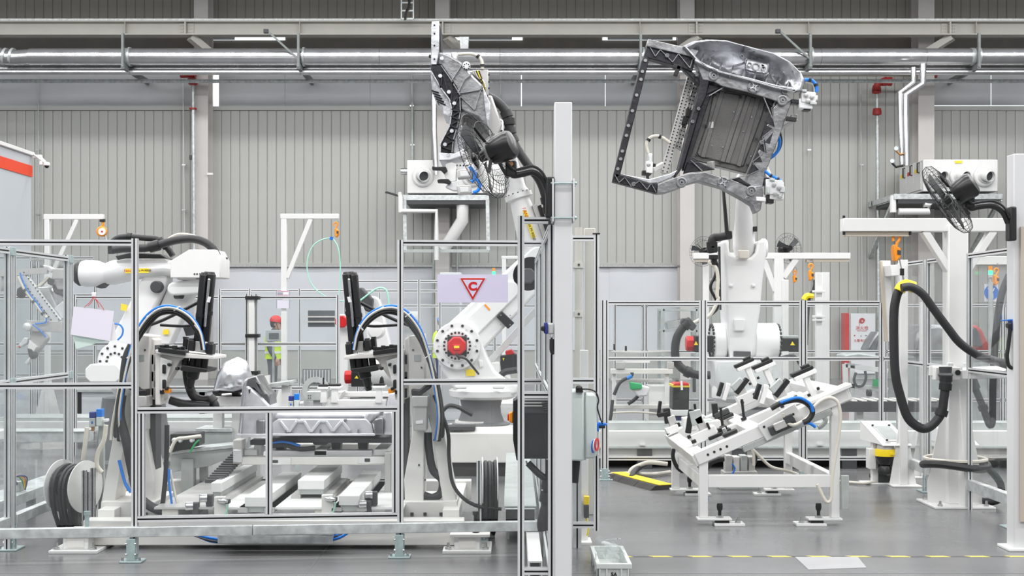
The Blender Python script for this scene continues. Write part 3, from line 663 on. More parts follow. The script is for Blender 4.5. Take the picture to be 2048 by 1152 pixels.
# --- fences farther back
def back_fence(label, D, pxs, rails_y, ztop, panes=True, m='acrylic', dbl=(), z0=0.0, bays=None):
    t = thing('safety_fence', label, 'fence', at(XY(sum(pxs)/len(pxs), D), 0))
    for px in pxs: p = XY(px, D); post(t, p.x, p.y, z0, ztop, 0.08 if px in dbl else 0.04, 0.04, 2 if px in dbl else 1, 1)
    zs = sorted([zz(y, D) for y in rails_y], reverse=True)
    for i in range(len(pxs)-1):
        if bays and i not in bays: continue
        a = XY(pxs[i], D)+Vector((0.02, 0, 0)); b = XY(pxs[i+1], D)-Vector((0.02, 0, 0))
        for z in zs: rail(t, at(a, z), at(b, z))
        if panes:
            for k in range(len(zs)-1): pane(t, a, b, zs[k+1]+0.02, zs[k]-0.02, m)
    return t
back_fence('far clear fence behind the tall white robot, with thin slotted posts', 17.0, [1230, 1289, 1480, 1768, 1900, 2005, 2080], [611, 703, 800], 1.83, dbl=(1289, 1768, 2005))
back_fence('clear fence across the back of the left cell beside the light curtain', 15.0, [-20, 150, 440, 504, 676], [595, 688, 776], 1.92, m='acrylic')
back_fence('farthest clear fence beside the man in the red helmet', 20.5, [440, 500, 599, 690, 760], [581, 690, 770], 2.12)
back_fence('fence of stacked rails behind the sign with letter C', 18.0, [715, 838, 880, 990, 1075], [563, 582, 612, 690], 2.2, panes=False)
back_fence('far left clear fence behind the folded gripper frame', 17.9, [-40, 62, 76, 190], [516, 590, 708, 750], 2.45, m='acrylic')
# ================================================================ robots
def link(mb, a, ra, b, rb, n, t0, t1, k=14):
    """flat arm: hull of two circles, thickness t0..t1 along the axis n"""
    a = Vector(a); b = Vector(b); n = Vector(n).normalized(); d = (b-a); d -= n*d.dot(n); L = d.length; u = d.normalized(); w = n.cross(u)
    al = math.acos(max(-1, min(1, (ra-rb)/L)))
    pts = []
    for i in range(k+1): th = al+(2*PI-2*al)*i/k; pts.append(a+(u*math.cos(th)+w*math.sin(th))*ra)
    for i in range(k+1): th = -al+2*al*i/k; pts.append(b-n*(b-a).dot(n)+(u*math.cos(th)+w*math.sin(th))*rb)
    mb.loft([[p+n*t0 for p in pts], [p+n*t1 for p in pts]]); return mb
def bolt_ring(parent, c, n, r, cnt, br, h, m='black', ph=0.0):
    mb = MB(); c = Vector(c); n = Vector(n).normalized(); _, _, t, s, u = mb.frame(c, c+n, (0, 0, 1))
    for i in range(cnt):
        q = c+(s*math.cos(2*PI*i/cnt+ph)+u*math.sin(2*PI*i/cnt+ph))*r
        mb.cyl(q-n*0.004, q+n*h, br, 8)
    return mb.build('bolt', m, parent)
def octagon(c, r, n, t0, t1, mb, ph=PI/8):
    c = Vector(c); n = Vector(n).normalized(); _, _, t, s, u = mb.frame(c, c+n, (0, 0, 1))
    ring = [c+(s*math.cos(2*PI*i/8+ph)+u*math.sin(2*PI*i/8+ph))*r for i in range(8)]
    return mb.loft([[p+n*t0 for p in ring], [p+n*(t1-0.015) for p in ring], [c+(p-c)*0.85+n*t1 for p in ring]])
def hose(parent, pts, r, m='hose_black', name='hose', clamps=(), cm='black', res=6, n=10):
    P = spline([Vector(p) for p in pts], res)
    o = MB().tube(P, r, n).build(name, m, parent)
    for f in clamps:
        i = min(len(P)-2, int(f*(len(P)-1))); d = (P[i+1]-P[i]).normalized()
        MB().cyl(P[i]-d*r*0.7, P[i]+d*r*0.7, r*1.35, 14).build('clamp', cm, o)
    return o
def wl(pts, D): return [W(p[0], p[1], D if len(p) < 3 else p[2]) for p in pts]
Yn = Vector((0, -1, 0))
# ---- R1: side-on robot behind the C sign
D1 = 13.4; s1 = F/D1; e = lambda q: q/s1
r1 = thing('industrial_robot', 'white industrial robot seen side-on with a red octagonal shoulder motor, behind the C sign', 'robot', (W(957, 0, D1).x, D1, 0))
mb = MB(); a = W(878, 866, D1-0.45); b = W(1032, 0, D1-0.45); mb.box(a.x, b.x, D1-0.45, D1+0.5, zz(926, D1-0.45), a.z); mb.build('pedestal', 'machine_white', r1, bev=0.01)
a2 = zz(926, D1-0.45); MB().box(a.x+0.05, b.x-0.1, D1-0.4, D1+0.45, 0, a2).build('plinth', 'black_base', r1)
c = W(957, 866, D1); mb = MB(); mb.lathe((c.x, D1, c.z), (0, 0, 1), [(0, .40), (.04, .40), (.06, .36), (.09, .34), (.10, .26), (.14, .25)], 32); mb.build('base_disc', 'machine_white', r1)
mb = MB(); mb.lathe((W(962, 0, D1).x, D1, zz(852, D1)), (0, 0, 1), [(0, .31), (.03, .31), (.05, .25), (.14, .215), (.22, .21), (.30, .23)], 32); mb.build('neck', 'robot_grey', r1)
MB().cbox((W(925, 0, D1).x, D1-0.3, zz(850, D1)), .3, .2, .05).build('cable_box', 'dark_grey', r1, bev=.01)
tur = MB().pp([(870, 690), (873, 712), (884, 742), (900, 768), (914, 788), (945, 796), (1000, 796), (1034, 788), (1036, 768), (1012, 758), (990, 742), (975, 715), (962, 680), (950, 650), (915, 643), (882, 655)], D1-0.22, 0.42).build('turret', 'robot_white', r1, bev=0.03, seg=3)
MB().lathe((W(967, 0, D1).x, D1, zz(797, D1)), (0, 0, 1), [(0, .30), (.03, .36), (.09, .37), (.11, .34)], 30).build('turret_skirt', 'robot_white', r1)
sh = W(915, 691, D1-0.22)
dk = MB().lathe(sh+Vector((0, 0, 0)), Yn, [(-0.02, e(47)), (0.06, e(47)), (0.075, e(45)), (0.08, e(30)), (0.10, e(29.5)), (0.10, e(20))], 40).build('shoulder_disc', 'robot_white', r1)
bolt_ring(dk, sh+Yn*0.075, Yn, e(40), 12, 0.015, 0.012, 'black', PI/12); bolt_ring(dk, sh+Yn*0.10, Yn, e(25.5), 22, 0.0125, 0.006, 'black')
bolt_ring(dk, sh+Yn*0.075, Yn, e(36), 6, 0.011, 0.008, 'alu')
MB().cbox(sh+Yn*0.10, e(38), .02, e(38)).build('motor_plate', 'black', dk, bev=0.02)
mt = octagon(sh, e(19), Yn, 0.10, 0.20, MB()).build('motor_cap', 'red', r1)
MB().cbox(sh+Yn*0.205+Vector((-0.0, 0, -0.01)), .055, .012, .025).build('rating_label', 'label_yellow', mt)
MB().cbox(sh+Yn*0.20+Vector((-0.0, 0, -0.015)), .075, .02, .06).build('boss', 'red', mt, bev=0.006)
hose(r1, [sh+Yn*0.19+Vector((0, 0, -.07)), W(916, 713, D1-.42), W(932, 718, D1-.40), W(945, 733, D1-.36), W(957, 748, D1-.27)], 0.012, 'black', 'motor_cable')
MB().pp([(932, 739), (950, 739), (950, 752), (932, 752)], D1-0.235, .012).build('caution_label', 'label_yellow', r1)
MB().pp([(957, 720), (965, 720), (966, 733), (959, 736)], D1-0.25, .03).build('lug', 'robot_white', r1, bev=.008)
for px in (922, 997): MB().cbox(W(px, 774, D1-0.36), .12, .05, .04).build('terminal_cover', 'white', r1, bev=.012)
jb = W(1056, 552, D1)
la = link(MB(), W(915, 691, D1-0.12), e(44), W(1062, 545, D1-0.12), e(36), (0, 1, 0), -0.08, 0.16).build('lower_arm', 'robot_white', r1, bev=0.03, seg=3)
link(MB(), W(925, 672, D1-0.2), e(20), W(1020, 580, D1-0.2), e(18), (0, 1, 0), -0.03, 0.02).build('arm_panel', 'robot_white', la, bev=.015)
MB().pp([(968, 610), (971, 608), (981, 619), (978, 621)], D1-0.235, .006).build('maker_mark', 'orange', la)
MB().pp([(993, 634), (1004, 622), (1029, 646), (1016, 658)], D1-0.25, .22).build('motor', 'black', r1, bev=.008)
bolt_ring(r1, W(1011, 640, D1-.25), Yn, .07, 4, .008, .006, 'steel', .8)
link(MB(), W(976, 728, D1+.2), e(7), W(1070, 622, D1+.2), e(6), (0, 1, 0), -.02, .02).build('parallel_link', 'robot_white', r1, bev=.005)
el = link(MB(), W(1056, 552, D1), e(34), W(1078, 520, D1), e(26), (0, 1, 0), -.20, .26).build('elbow', 'robot_white', r1, bev=.02)
octagon(W(1056, 552, D1-.2), e(16), Yn, 0, .09, MB()).build('elbow_motor', 'dark_grey', r1)
f0 = W(1079, 530, D1); f1 = W(1036, 388, D1); fd = (f1-f0); fl = fd.length
fa = MB().lathe(f0, fd, [(0, e(22)), (.1, e(28)), (fl*.5, e(26)), (fl*.8, e(22)), (fl-.06, e(20)), (fl-.05, e(28)), (fl, e(28))], 28).build('forearm', 'robot_white', r1)
bolt_ring(fa, f1, fd, e(24), 14, .01, .01, 'black')
w0 = f1+fd.normalized()*0.0; w1 = W(1003, 262, D1-.1)
MB().lathe(w0, w1-w0, [(0, e(25)), (.06, e(19)), ((w1-w0).length*.6, e(16)), ((w1-w0).length, e(16))], 24).build('wrist_tube', 'robot_white', r1)
wb = MB().pp([(978, 236), (996, 234), (1007, 240), (1008, 262), (1002, 268), (980, 264)], D1-.28, .4).build('wrist', 'robot_white', r1, bev=.02)
MB().pp([(980, 260), (1006, 266), (1008, 285), (985, 284)], D1-.2, .35).build('wrist_lower', 'alu', r1, bev=.02)
for q in ((985, 246), (985, 260), (1001, 243), (1003, 262)): MB().cyl(W(*q, D1-.29), W(*q, D1-.275), .012, 8).build('screw', 'black', wb)
lp = [(1045, 421), (1053, 420), (1072, 474), (1064, 477)]
lb = MB().prism([W(x, y, D1-.17) for x, y in lp], (0, .01, 0)).build('maker_label', 'label_yellow', r1)
t = text('FANUC', .052, 'sign_red', lb, W(1052, 431, D1-.172), name='lettering'); t.rotation_euler = (PI/2, R(72), 0)
t = text('Robot M-900iB', .042, 'black', lb, W(1062, 458, D1-.172), name='lettering'); t.rotation_euler = (PI/2, R(72), 0)
rk = MB().prism([W(x, y, D1-.12) for x, y in ((1064, 410), (1074, 408), (1097, 478), (1088, 482))], (0, .08, 0)).build('cable_rail', 'alu_grey', r1, bev=.006)
MB().prism([W(x, y, D1-.16) for x, y in ((1075, 412), (1082, 409), (1101, 470), (1097, 480))], (0, .06, 0)).build('rail_plate', 'black', rk, bev=.004)
hose(r1, wl([(975, 193), (993, 203), (1008, 218), (1017, 240), (1020, 262), (1030, 290), (1056, 330), (1080, 362), (1093, 400), (1100, 440), (1108, 480)], D1-.2), e(9), 'hose_black', 'dress_hose', (.26, .33, .40, .47, .8, .85))
hose(r1, wl([(1036, 345), (1056, 338), (1078, 345), (1092, 368), (1100, 400), (1104, 430)], D1-.35), e(5), 'hose_black', 'dress_hose', (.4, .7))
MB().pp([(1088, 383), (1108, 380), (1108, 412), (1092, 414)], D1-.3, .2).build('hose_clamp', 'black', r1, bev=.01)
# motor and junction parts behind the turret
MB().pp([(1000, 712), (1034, 708), (1034, 745), (1002, 748)], D1+.1, .3).build('rear_motor', 'black', r1, bev=.01)
MB().pp([(1010, 703), (1024, 699), (1030, 708), (1012, 711)], D1+.1, .3).build('rear_motor_cap', 'red', r1, bev=.01)
MB().pp([(1005, 716), (1009, 716), (1007, 722)][::-1]+[], D1+.095, .005).build('warning_mark', 'label_yellow', r1)
MB().pp([(979, 726), (1000, 724), (1000, 746), (982, 746)], D1+.05, .3).build('junction_box', 'white', r1, bev=.01)
hose(r1, wl([(1034, 740), (1022, 742), (1010, 744), (1000, 752)], D1-.1), .035, 'hose_black', 'cable_bundle')
hose(r1, wl([(880, 828), (896, 812), (915, 814), (930, 822), (945, 830)], D1-.5), .022, 'black', 'base_cable')

# ---- R2: tall robot facing the camera, holding the big casting
D2 = 15.6; s2 = F/D2; g = lambda q: q/s2
r2 = thing('industrial_robot', 'tall white robot arm facing forward behind the low fence, holding the big casting', 'robot', (W(1488, 0, D2).x, D2, 0))
xm = W(1488, 0, D2).x
MB().lathe((xm, D2, 0.0), (0, 0, 1), [(0, .62), (.03, .62), (.05, .55), (.22, .50), (.30, .42), (.52, .36)], 32).build('base', 'robot_grey', r2)
MB().lathe((xm, D2, zz(803, D2)), (0, 0, 1), [(0, .36), (.05, .40), (.16, .40), (.2, .37)], 32).build('turret_ring', 'robot_white', r2)
MB().pp([(1428, 716), (1552, 716), (1548, 740), (1540, 780), (1530, 792), (1446, 792), (1436, 770)], D2-.38, .76).build('turret', 'robot_white', r2, bev=.05, seg=3)
for x0, x1, nm in ((1424, 1450, 'shoulder_left'), (1504, 1554, 'shoulder_right')):
    p0 = W(x0, 683, D2); p1 = W(x1, 683, D2); L = p1.x-p0.x
    sh2 = MB().lathe(p0, (1, 0, 0), [(0, g(33)), (.02, g(37)), (L-.02, g(37)), (L, g(34))], 36).build('shoulder_disc', 'robot_white', r2)
    side = -1 if x0 < 1450 else 1; pc = p0 if side < 0 else p1
    bolt_ring(sh2, pc, (side, 0, 0), g(33), 24, .018, .02, 'black')
MB().lathe(W(1450, 683, D2), (1, 0, 0), [(0, g(34)), (g(7), g(34))], 30).build('seal_ring', 'dark_grey', r2)
MB().lathe(W(1457, 683, D2), (1, 0, 0), [(0, g(35)), (g(8), g(36)), (g(45), g(36)), (g(48), g(34))], 32).build('hub', 'robot_white', r2)
mb = MB(); mb.pp([(1446, 482), (1455, 480), (1461, 508), (1474, 516), (1502, 516), (1512, 505), (1516, 481), (1533, 480), (1533, 508), (1526, 560), (1521, 620), (1510, 690), (1500, 720), (1462, 720), (1456, 690), (1453, 620), (1452, 560), (1447, 508)], D2-.26, .5); la2 = mb.build('lower_arm', 'robot_white', r2, bev=.05, seg=3)
MB().pp([(1469, 638), (1490, 638), (1490, 662), (1469, 662)], D2-.31, .1).build('cover_box', 'white', la2, bev=.012)
for px in (1462, 1507): MB().cbox(W(px, 571, D2-.27), .045, .03, .035).build('lug', 'robot_white', la2, bev=.008)
for px in (1449, 1527): MB().lathe(W(px-6, 497, D2), (1, 0, 0), [(0, g(17)), (.02, g(20)), (g(12)-.02, g(20)), (g(12), g(17))], 26).build('elbow_pivot', 'robot_white', r2)
mb = MB(); mb.lathe(W(1488, 512, D2-.02), W(1487, 380, D2-.5)-W(1488, 512, D2-.02), [(0, g(18)), (.12, g(22)), (.3, g(21)), (.5, g(17)), (.95, g(13))], 28); mb.build('forearm', 'robot_white', r2)
MB().lathe(W(1487, 388, D2-.48), W(1502, 312, 13.80)-W(1487, 388, D2-.48), [(0, g(13)), (.35, g(13)), (.36, g(20)), (.5, g(20)), (.52, g(15)), ((W(1502, 312, 13.80)-W(1487, 388, D2-.48)).length, g(14))], 24).build('wrist', 'robot_white', r2)
mb = MB(); mb.sphere(W(1486, 478, D2-.16), g(16), 18, (1, .5, 1.3)); mb.build('elbow_shield', 'galv_grey', r2)
MB().pp([(1476, 500), (1498, 500), (1498, 517), (1478, 517)], D2-.32, .06).build('elbow_pad', 'hose_white', r2, bev=.01)
MB().pp([(1445, 380), (1450, 380), (1458, 462), (1464, 462), (1465, 475), (1452, 478)], D2-.5, .06).build('cable_bar', 'black', r2, bev=.006)
MB().pp([(1506, 453), (1515, 452), (1515, 463), (1507, 463)], D2-.3, .05).build('cable_lug', 'black', r2, bev=.006)
hose(r2, wl([(1462, 470), (1440, 474), (1426, 476), (1424, 490), (1426, 506)], D2-.45), g(8), 'hose_black', 'dress_hose', (.75, .9))
MB().lathe(W(1427, 510, D2-.45), (0, 0, -1), [(0, g(9)), (.05, g(9)), (.06, g(6)), (.12, g(5))], 16).build('hose_collar', 'black', r2)
hose(r2, wl([(1425, 516), (1420, 526), (1432, 536), (1436, 560), (1434, 590), (1436, 600), (1420, 630), (1398, 640), (1384, 648)], D2-.45), .022, 'hose_white', 'cable')
hose(r2, wl([(1428, 516), (1434, 530), (1430, 552), (1421, 575), (1432, 600), (1434, 618), (1412, 636), (1390, 645)], D2-.42), .018, 'black', 'cable')
MB().pp([(1437, 493), (1441, 493), (1443, 620), (1440, 620), (1438, 530)], D2-.4, .05).build('cable_bar', 'dark_grey', r2)
for py in (558, 575): MB().pp([(1420, py), (1440, py-1), (1440, py+4), (1420, py+5)], D2-.42, .08).build('cable_shelf', 'galv_grey', r2, bev=.004)
hose(r2, wl([(1382, 640), (1366, 655), (1354, 675), (1350, 700), (1354, 725), (1372, 742), (1396, 750), (1420, 750)], D2-.75), g(8), 'hose_black', 'dress_hose', (.1, .75))
MB().pp([(1366, 636), (1384, 640), (1394, 652), (1386, 662), (1362, 645)], D2-.8, .12).build('hose_holder', 'dark_grey', r2, bev=.01)
ml = MB().box(W(1386, 0, D2).x, W(1424, 0, D2).x, D2-.14, D2+.14, zz(704, D2), zz(671, D2)).build('motor', 'black', r2, bev=.015)
octagon(W(1386, 687, D2), g(16), (-1, 0, 0), 0, .09, MB()).build('motor_cap', 'red', ml)
MB().pp([(1392, 682), (1388, 690), (1396, 690)], D2-.15, .008).build('warning_mark', 'label_yellow', ml)
mr = MB().box(W(1556, 0, D2).x, W(1594, 0, D2).x, D2-.14, D2+.14, zz(702, D2), zz(676, D2)).build('motor', 'black', r2, bev=.01)
MB().box(W(1558, 0, D2).x, W(1594, 0, D2).x, D2-.12, D2+.12, zz(676, D2), zz(671, D2)).build('motor_lid', 'galv_grey', mr, bev=.004)
MB().pp([(1585, 683), (1580.5, 690.5), (1590, 690.5)], D2-.15, .008).build('warning_mark', 'label_yellow', mr)
hose(r2, wl([(1560, 716), (1580, 712), (1592, 715), (1600, 730)], D2-.3), .02, 'black', 'cable')
MB().pp([(1468, 702), (1502, 703), (1502, 722), (1468, 720)], D2-.30, .1).build('cable_grip', 'dark_grey', r2, bev=.01)
bg = MB().pp([(1436, 725), (1548, 722), (1560, 745), (1552, 795), (1440, 798), (1430, 760)], D2-.43, .02); bg.build('plastic_wrap', 'acrylic_milky', r2)

# ---- R3: robot on the left with a level forearm
D3 = 14.0; s3 = F/D3; h = lambda q: q/s3
r3 = thing('industrial_robot', 'white robot with a level forearm and black hoses along its back, behind the left fence', 'robot', (W(262, 0, D3).x, D3, 0))
MB().lathe((W(262, 0, D3).x, D3+.1, 0), (0, 0, 1), [(0, .5), (.05, .5), (.08, .42), (.55, .36), (.75, .34)], 28).build('base', 'robot_grey', r3)
MB().pp([(205, 705), (255, 700), (290, 740), (290, 800), (235, 810), (215, 770)], D3-.2, .6).build('turret', 'robot_white', r3, bev=.05, seg=3)
c3 = W(234, 722, D3-.24)
dk = MB().lathe(c3, Yn, [(-.05, h(36)), (.05, h(36)), (.065, h(34)), (.07, h(18))], 36).build('shoulder_disc', 'robot_white', r3)
bolt_ring(dk, c3+Yn*.065, Yn, h(29), 12, .014, .012, 'black'); bolt_ring(dk, c3+Yn*.07, Yn, h(16), 12, .014, .012, 'black')
mb = MB(); mb.prism([W(x, y, D3-.75) for x, y in ((180, 728), (232, 728), (242, 740), (242, 755), (232, 765), (180, 765), (170, 755), (170, 738))], (0, .45, 0)); mb.build('motor_cover', 'white', r3, bev=.012)
link(MB(), W(240, 715, D3), h(27), W(318, 560, D3), h(24), (0, 1, 0), -.16, .12).build('lower_arm', 'robot_white', r3, bev=.03, seg=3)
link(MB(), W(300, 715, D3+.1), h(18), W(378, 572, D3+.1), h(14), (0, 1, 0), -.1, .1).build('parallel_link', 'robot_white', r3, bev=.03, seg=3)
MB().pp([(285, 690), (335, 575), (400, 565), (380, 600), (340, 690)], D3-.05, .2).build('arm_web', 'robot_white', r3, bev=.02)
MB().pp([(242, 607), (255, 610), (252, 622), (241, 620)], D3-.20, .01).build('caution_label', 'label_yellow', r3)
MB().pp([(327, 659), (337, 659), (337, 669), (325, 669)], D3-.08, .01).build('caution_label', 'label_yellow', r3)
MB().lathe(W(316, 574, D3-.16), Yn, [(0, h(12)), (.07, h(12)), (.08, h(10))], 24).build('elbow_cap', 'dark_grey', r3)
MB().lathe(W(352, 592, D3-.1), (0.8, -0.6, 0), [(0, h(6)), (.1, h(6))], 18).build('pin', 'dark_grey', r3)
fa3 = MB().loft([[Vector((W(px, py, D3).x, D3-.05+hd*math.cos(t_), W(px, py, D3).z+h(hh)*math.sin(t_))) for t_ in [2*PI*i/20 for i in range(20)]] for px, py, hd, hh in ((218, 547, .14, 22), (232, 545, .2, 25), (250, 543, .2, 23), (290, 540, .2, 17), (340, 538, .22, 16), (400, 545, .22, 18), (415, 552, .2, 14))]).build('forearm', 'robot_white', r3)
MB().lathe(W(160, 547, D3-.05), (1, 0, 0), [(0, h(18)), (.02, h(24)), (.07, h(27)), (.2, h(26)), (.34, h(16)), (.4, h(15))], 30).build('wrist', 'robot_white', r3)
MB().lathe(W(152, 547, D3-.05), (1, 0, 0), [(0, h(20)), (.04, h(25)), (.07, h(24))], 28).build('wrist_ring', 'black', r3)
MB().lathe(W(138, 547, D3-.05), (1, 0, 0), [(0, h(14)), (.1, h(16))], 24).build('flange', 'alu_grey', r3)
MB().lathe(W(192, 572, D3-.05), (1, 0, .2), [(0, h(3)), (.05, h(7)), (.1, h(8)), (.15, h(3))], 16).build('wrist_seal', 'dark_grey', r3)
cv = [(340, 522), (378, 499), (431, 499), (441, 519), (441, 556), (340, 556)]
ch = MB().pp(cv, D3-.42, .45).build('elbow_cover', 'white', r3, bev=.012)
for px in (389, 394, 400): MB().cyl(W(px, 548, D3-.425), W(px, 548, D3-.415), .01, 8).build('screw', 'dark_grey', ch)
MB().pp([(352, 554), (392, 554), (392, 560), (356, 560)], D3-.3, .3).build('cover_bracket', 'machine_white', r3)
link(MB(), W(352, 578, D3-.2), h(13), W(398, 573, D3-.2), h(15), (0, 1, 0), -.1, .3).build('elbow', 'robot_white', r3, bev=.02)
lb = MB().pp([(250, 537.5), (298, 536.5), (298, 545.5), (250, 546.5)], D3-.262, .01).build('maker_label', 'label_yellow', r3)
text('FANUC', .04, 'sign_red', lb, W(260, 542, D3-.264)); text('Robot M-900iB', .032, 'black', lb, W(284, 541, D3-.264))
MB().pp([(232, 521), (252, 517), (330, 517), (335, 524), (290, 528), (235, 528)], D3-.2, .3).build('cable_carrier', 'alu_grey', r3, bev=.006)
MB().pp([(230, 512), (260, 505), (320, 508), (336, 518), (300, 522), (235, 520)], D3-.12, .25).build('carrier_cover', 'black', r3, bev=.01)
hose(r3, wl([(222, 508), (224, 485), (245, 474), (290, 476), (318, 480), (336, 498), (346, 512)], D3-.1), h(6), 'hose_black', 'dress_hose', (.4, .72, .78))
hose(r3, wl([(226, 500), (250, 497), (290, 496), (318, 490), (350, 481), (385, 478), (410, 485), (426, 498), (434, 512)], D3-.3), h(8), 'hose_black', 'dress_hose', (.33, .37))
hose(r3, wl([(330, 482), (350, 470), (370, 468), (395, 474), (412, 490)], D3-.1), .012, 'hose_white', 'air_line')
MB().pp([(438, 515), (454, 515), (453, 519), (440, 520)], D3-.1, .05).build('cable_bracket', 'dark_grey', r3)
MB().pp([(366, 655), (392, 650), (392, 668), (372, 672)], D3+.2, .2).build('rear_motor', 'dark_grey', r3)
hose(r3, wl([(228, 647), (240, 650), (246, 660), (243, 672), (235, 680)], D3-.3), .010, 'hose_blue', 'air_hose')
# robot of the next cell seen under the right nut runner
D4 = 16.5; s4 = F/D4
r4 = thing('industrial_robot', 'white robot with red motor cap half hidden behind the right-hand nut runner', 'robot', (W(752, 0, D4).x, D4, 0))
i4 = lambda q: q/s4
MB().lathe((W(755, 0, D4).x, D4, 0), (0, 0, 1), [(0, .5), (.05, .5), (.1, .4), (.6, .36)], 24).build('base', 'robot_grey', r4)
MB().lathe(W(768, 738, D4), (1, 0, 0), [(-.15, i4(34)), (-.12, i4(37)), (.14, i4(37)), (.2, i4(30))], 30).build('shoulder_disc', 'robot_white', r4)
MB().pp([(715, 795), (745, 750), (770, 700), (790, 700), (800, 790)], D4-.1, .5).build('turret', 'robot_white', r4, bev=.03)
MB().box(W(705, 0, D4).x, W(745, 0, D4).x, D4-.15, D4+.15, zz(772, D4), zz(742, D4)).build('motor', 'black', r4, bev=.01)
octagon(W(705, 754, D4), i4(14), (-1, 0, 0), 0, .1, MB()).build('motor_cap', 'red', r4)
MB().pp([(713, 751), (709, 757), (717, 757)], D4-.16, .005).build('warning_mark', 'label_yellow', r4)
link(MB(), W(768, 738, D4+.1), i4(24), W(745, 610, D4+.1), i4(18), (0, 1, 0), -.1, .1).build('lower_arm', 'robot_white', r4, bev=.02)
MB().lathe(W(752, 661, D4-.3), Yn, [(-.1, i4(17)), (.02, i4(17)), (.05, i4(13)), (.06, .02)], 26).build('elbow_cap', 'white', r4)
MB().prism([W(x, y, D4-.2) for x, y in ((712, 578), (722, 574), (745, 598), (742, 625), (730, 622))], (0, .25, 0)).build('upper_arm', 'dark_grey', r4, bev=.02)
hose(r4, wl([(715, 605), (735, 590), (752, 578), (765, 576), (774, 584), (778, 612)], D4-.2), .012, 'hose_mint', 'air_hose')
# distant robot's shoulder cap left of the nut runner
# ================================================================ castings held by the robots
def mapper(ox, oy, sc): return lambda pts: [(ox+x/sc, oy+y/sc) for x, y in pts]
def bowl(name, m, parent, pix, D, cen, steps, thick=0.03):
    """open shell: outline in pixels shrunk towards cen while going back; steps (scale, depth)"""
    mb = MB(); rings = []
    for sc_, d in steps: rings.append([W(cen[0]+(x-cen[0])*sc_, cen[1]+(y-cen[1])*sc_, D)+Vector((0, d, 0)) for x, y in pix])
    back = [[p+Vector((0, thick, 0)) for p in r] for r in reversed(rings)]
    n = len(pix); mb.loft(rings+back, caps=False)
    o = len(mb.v); mb.f.append(tuple(range((len(rings)-1)*n, len(rings)*n))); mb.mi.append(0)
    return mb.build(name, m, parent, angle=60)
# ---- big casting on the tall robot
q = mapper(1200, 60, 3.033); DK = 13.0
bc = thing('underbody_casting', 'large grey die-cast car underbody with open dark frame held up by the tall robot', 'casting', W(1450, 420, DK))
def cp(name, pts, d, th, m, bev=0.008): return MB().pp(q(pts), DK+d, th).build(name, m, bc, bev=bev)
cp('side_beam', [(272, 155), (300, 172), (122, 882), (75, 918), (84, 870), (250, 190)], 0, .10, 'cast_dark')
cp('top_beam_web', [(285, 92), (578, 165), (560, 255), (500, 228), (300, 172), (268, 158)], .0, .14, 'cast_dark')
cp('top_beam_flange', [(292, 53), (500, 100), (600, 122), (580, 168), (283, 98)], -.03, .16, 'cast')
cp('bottom_beam_web', [(75, 918), (95, 868), (125, 876), (300, 930), (352, 930), (345, 992), (300, 978)], 0, .14, 'cast_dark')
cp('bottom_beam_flange', [(122, 872), (300, 905), (420, 872), (472, 848), (452, 884), (352, 928), (300, 932)], .02, .16, 'cast_bright')
cp('brace', [(490, 225), (545, 240), (628, 318), (612, 346)], .02, .1, 'cast_dark')
cp('inner_beam', [(598, 235), (668, 288), (645, 400), (606, 480), (562, 640), (505, 830), (450, 905), (478, 830), (536, 600), (606, 350)], -.01, .18, 'cast_dark')
cp('rim_left', [(640, 296), (705, 340), (668, 410), (606, 600), (552, 775), (600, 800), (545, 850), (500, 850), (560, 640), (604, 480), (640, 400)], .07, .1, 'cast_dark')
cp('tray_back', [(660, 400), (700, 350), (735, 362), (1055, 420), (1045, 480), (960, 690), (885, 870), (830, 855), (590, 795), (545, 775), (600, 600)], .14, .03, 'cast_tray')
cp('tray_panel', [(690, 372), (740, 372), (1012, 420), (985, 520), (872, 830), (820, 822), (600, 768), (585, 745), (650, 560)], .125, .03, 'cast_tray', .02)
for a, b in (((742, 372), (622, 772)), ((870, 395), (742, 800)), ((905, 402), (772, 806)), ((960, 412), (840, 826))):
    mb = MB(); mb.bar(W(*q([a])[0], DK+.12), W(*q([b])[0], DK+.12), .05, .012, (0, 1, 0)); mb.build('swage', 'cast_tray', bc, bev=.004)
cp('rim_top', [(575, 182), (640, 228), (722, 255), (900, 303), (1000, 330), (1112, 362), (1165, 425), (1110, 455), (1060, 428), (900, 378), (738, 340), (690, 312), (622, 302)], -.02, .18, 'cast')
cp('rim_right', [(1112, 400), (1165, 430), (1132, 522), (1062, 720), (1002, 872), (988, 952), (925, 952), (885, 925), (960, 740), (1046, 480)], .0, .18, 'cast')
cp('rim_bottom', [(345, 992), (352, 935), (440, 900), (540, 868), (640, 862), (762, 900), (900, 950), (985, 942), (992, 985), (975, 1092), (945, 1112), (925, 1062), (880, 1032), (742, 957), (602, 917), (522, 937), (490, 957), (400, 987)], -.02, .18, 'cast')
for tri_ in ([(1050, 470), (1005, 560), (1058, 585)], [(1003, 575), (985, 650), (1052, 600)], [(1000, 660), (960, 720), (1010, 745)], [(958, 740), (925, 800), (985, 800)], [(925, 815), (900, 880), (965, 850)], [(1050, 620), (1000, 680), (1030, 690)]):
    cp('pocket', tri_, -.006, .02, 'cast_dark', 0)
cp('corner_pocket', [(532, 800), (600, 800), (700, 845), (620, 855), (545, 862), (505, 872)], .05, .05, 'cast_dark'); cp('corner_pocket', [(800, 905), (840, 890), (900, 930), (905, 948)], -.03, .05, 'cast_dark')
cp('corner_pocket', [(975, 385), (1050, 410), (1045, 470)], .05, .05, 'cast_dark'); cp('corner_pocket', [(660, 330), (745, 345), (650, 390), (640, 400)], .05, .06, 'cast_dark')
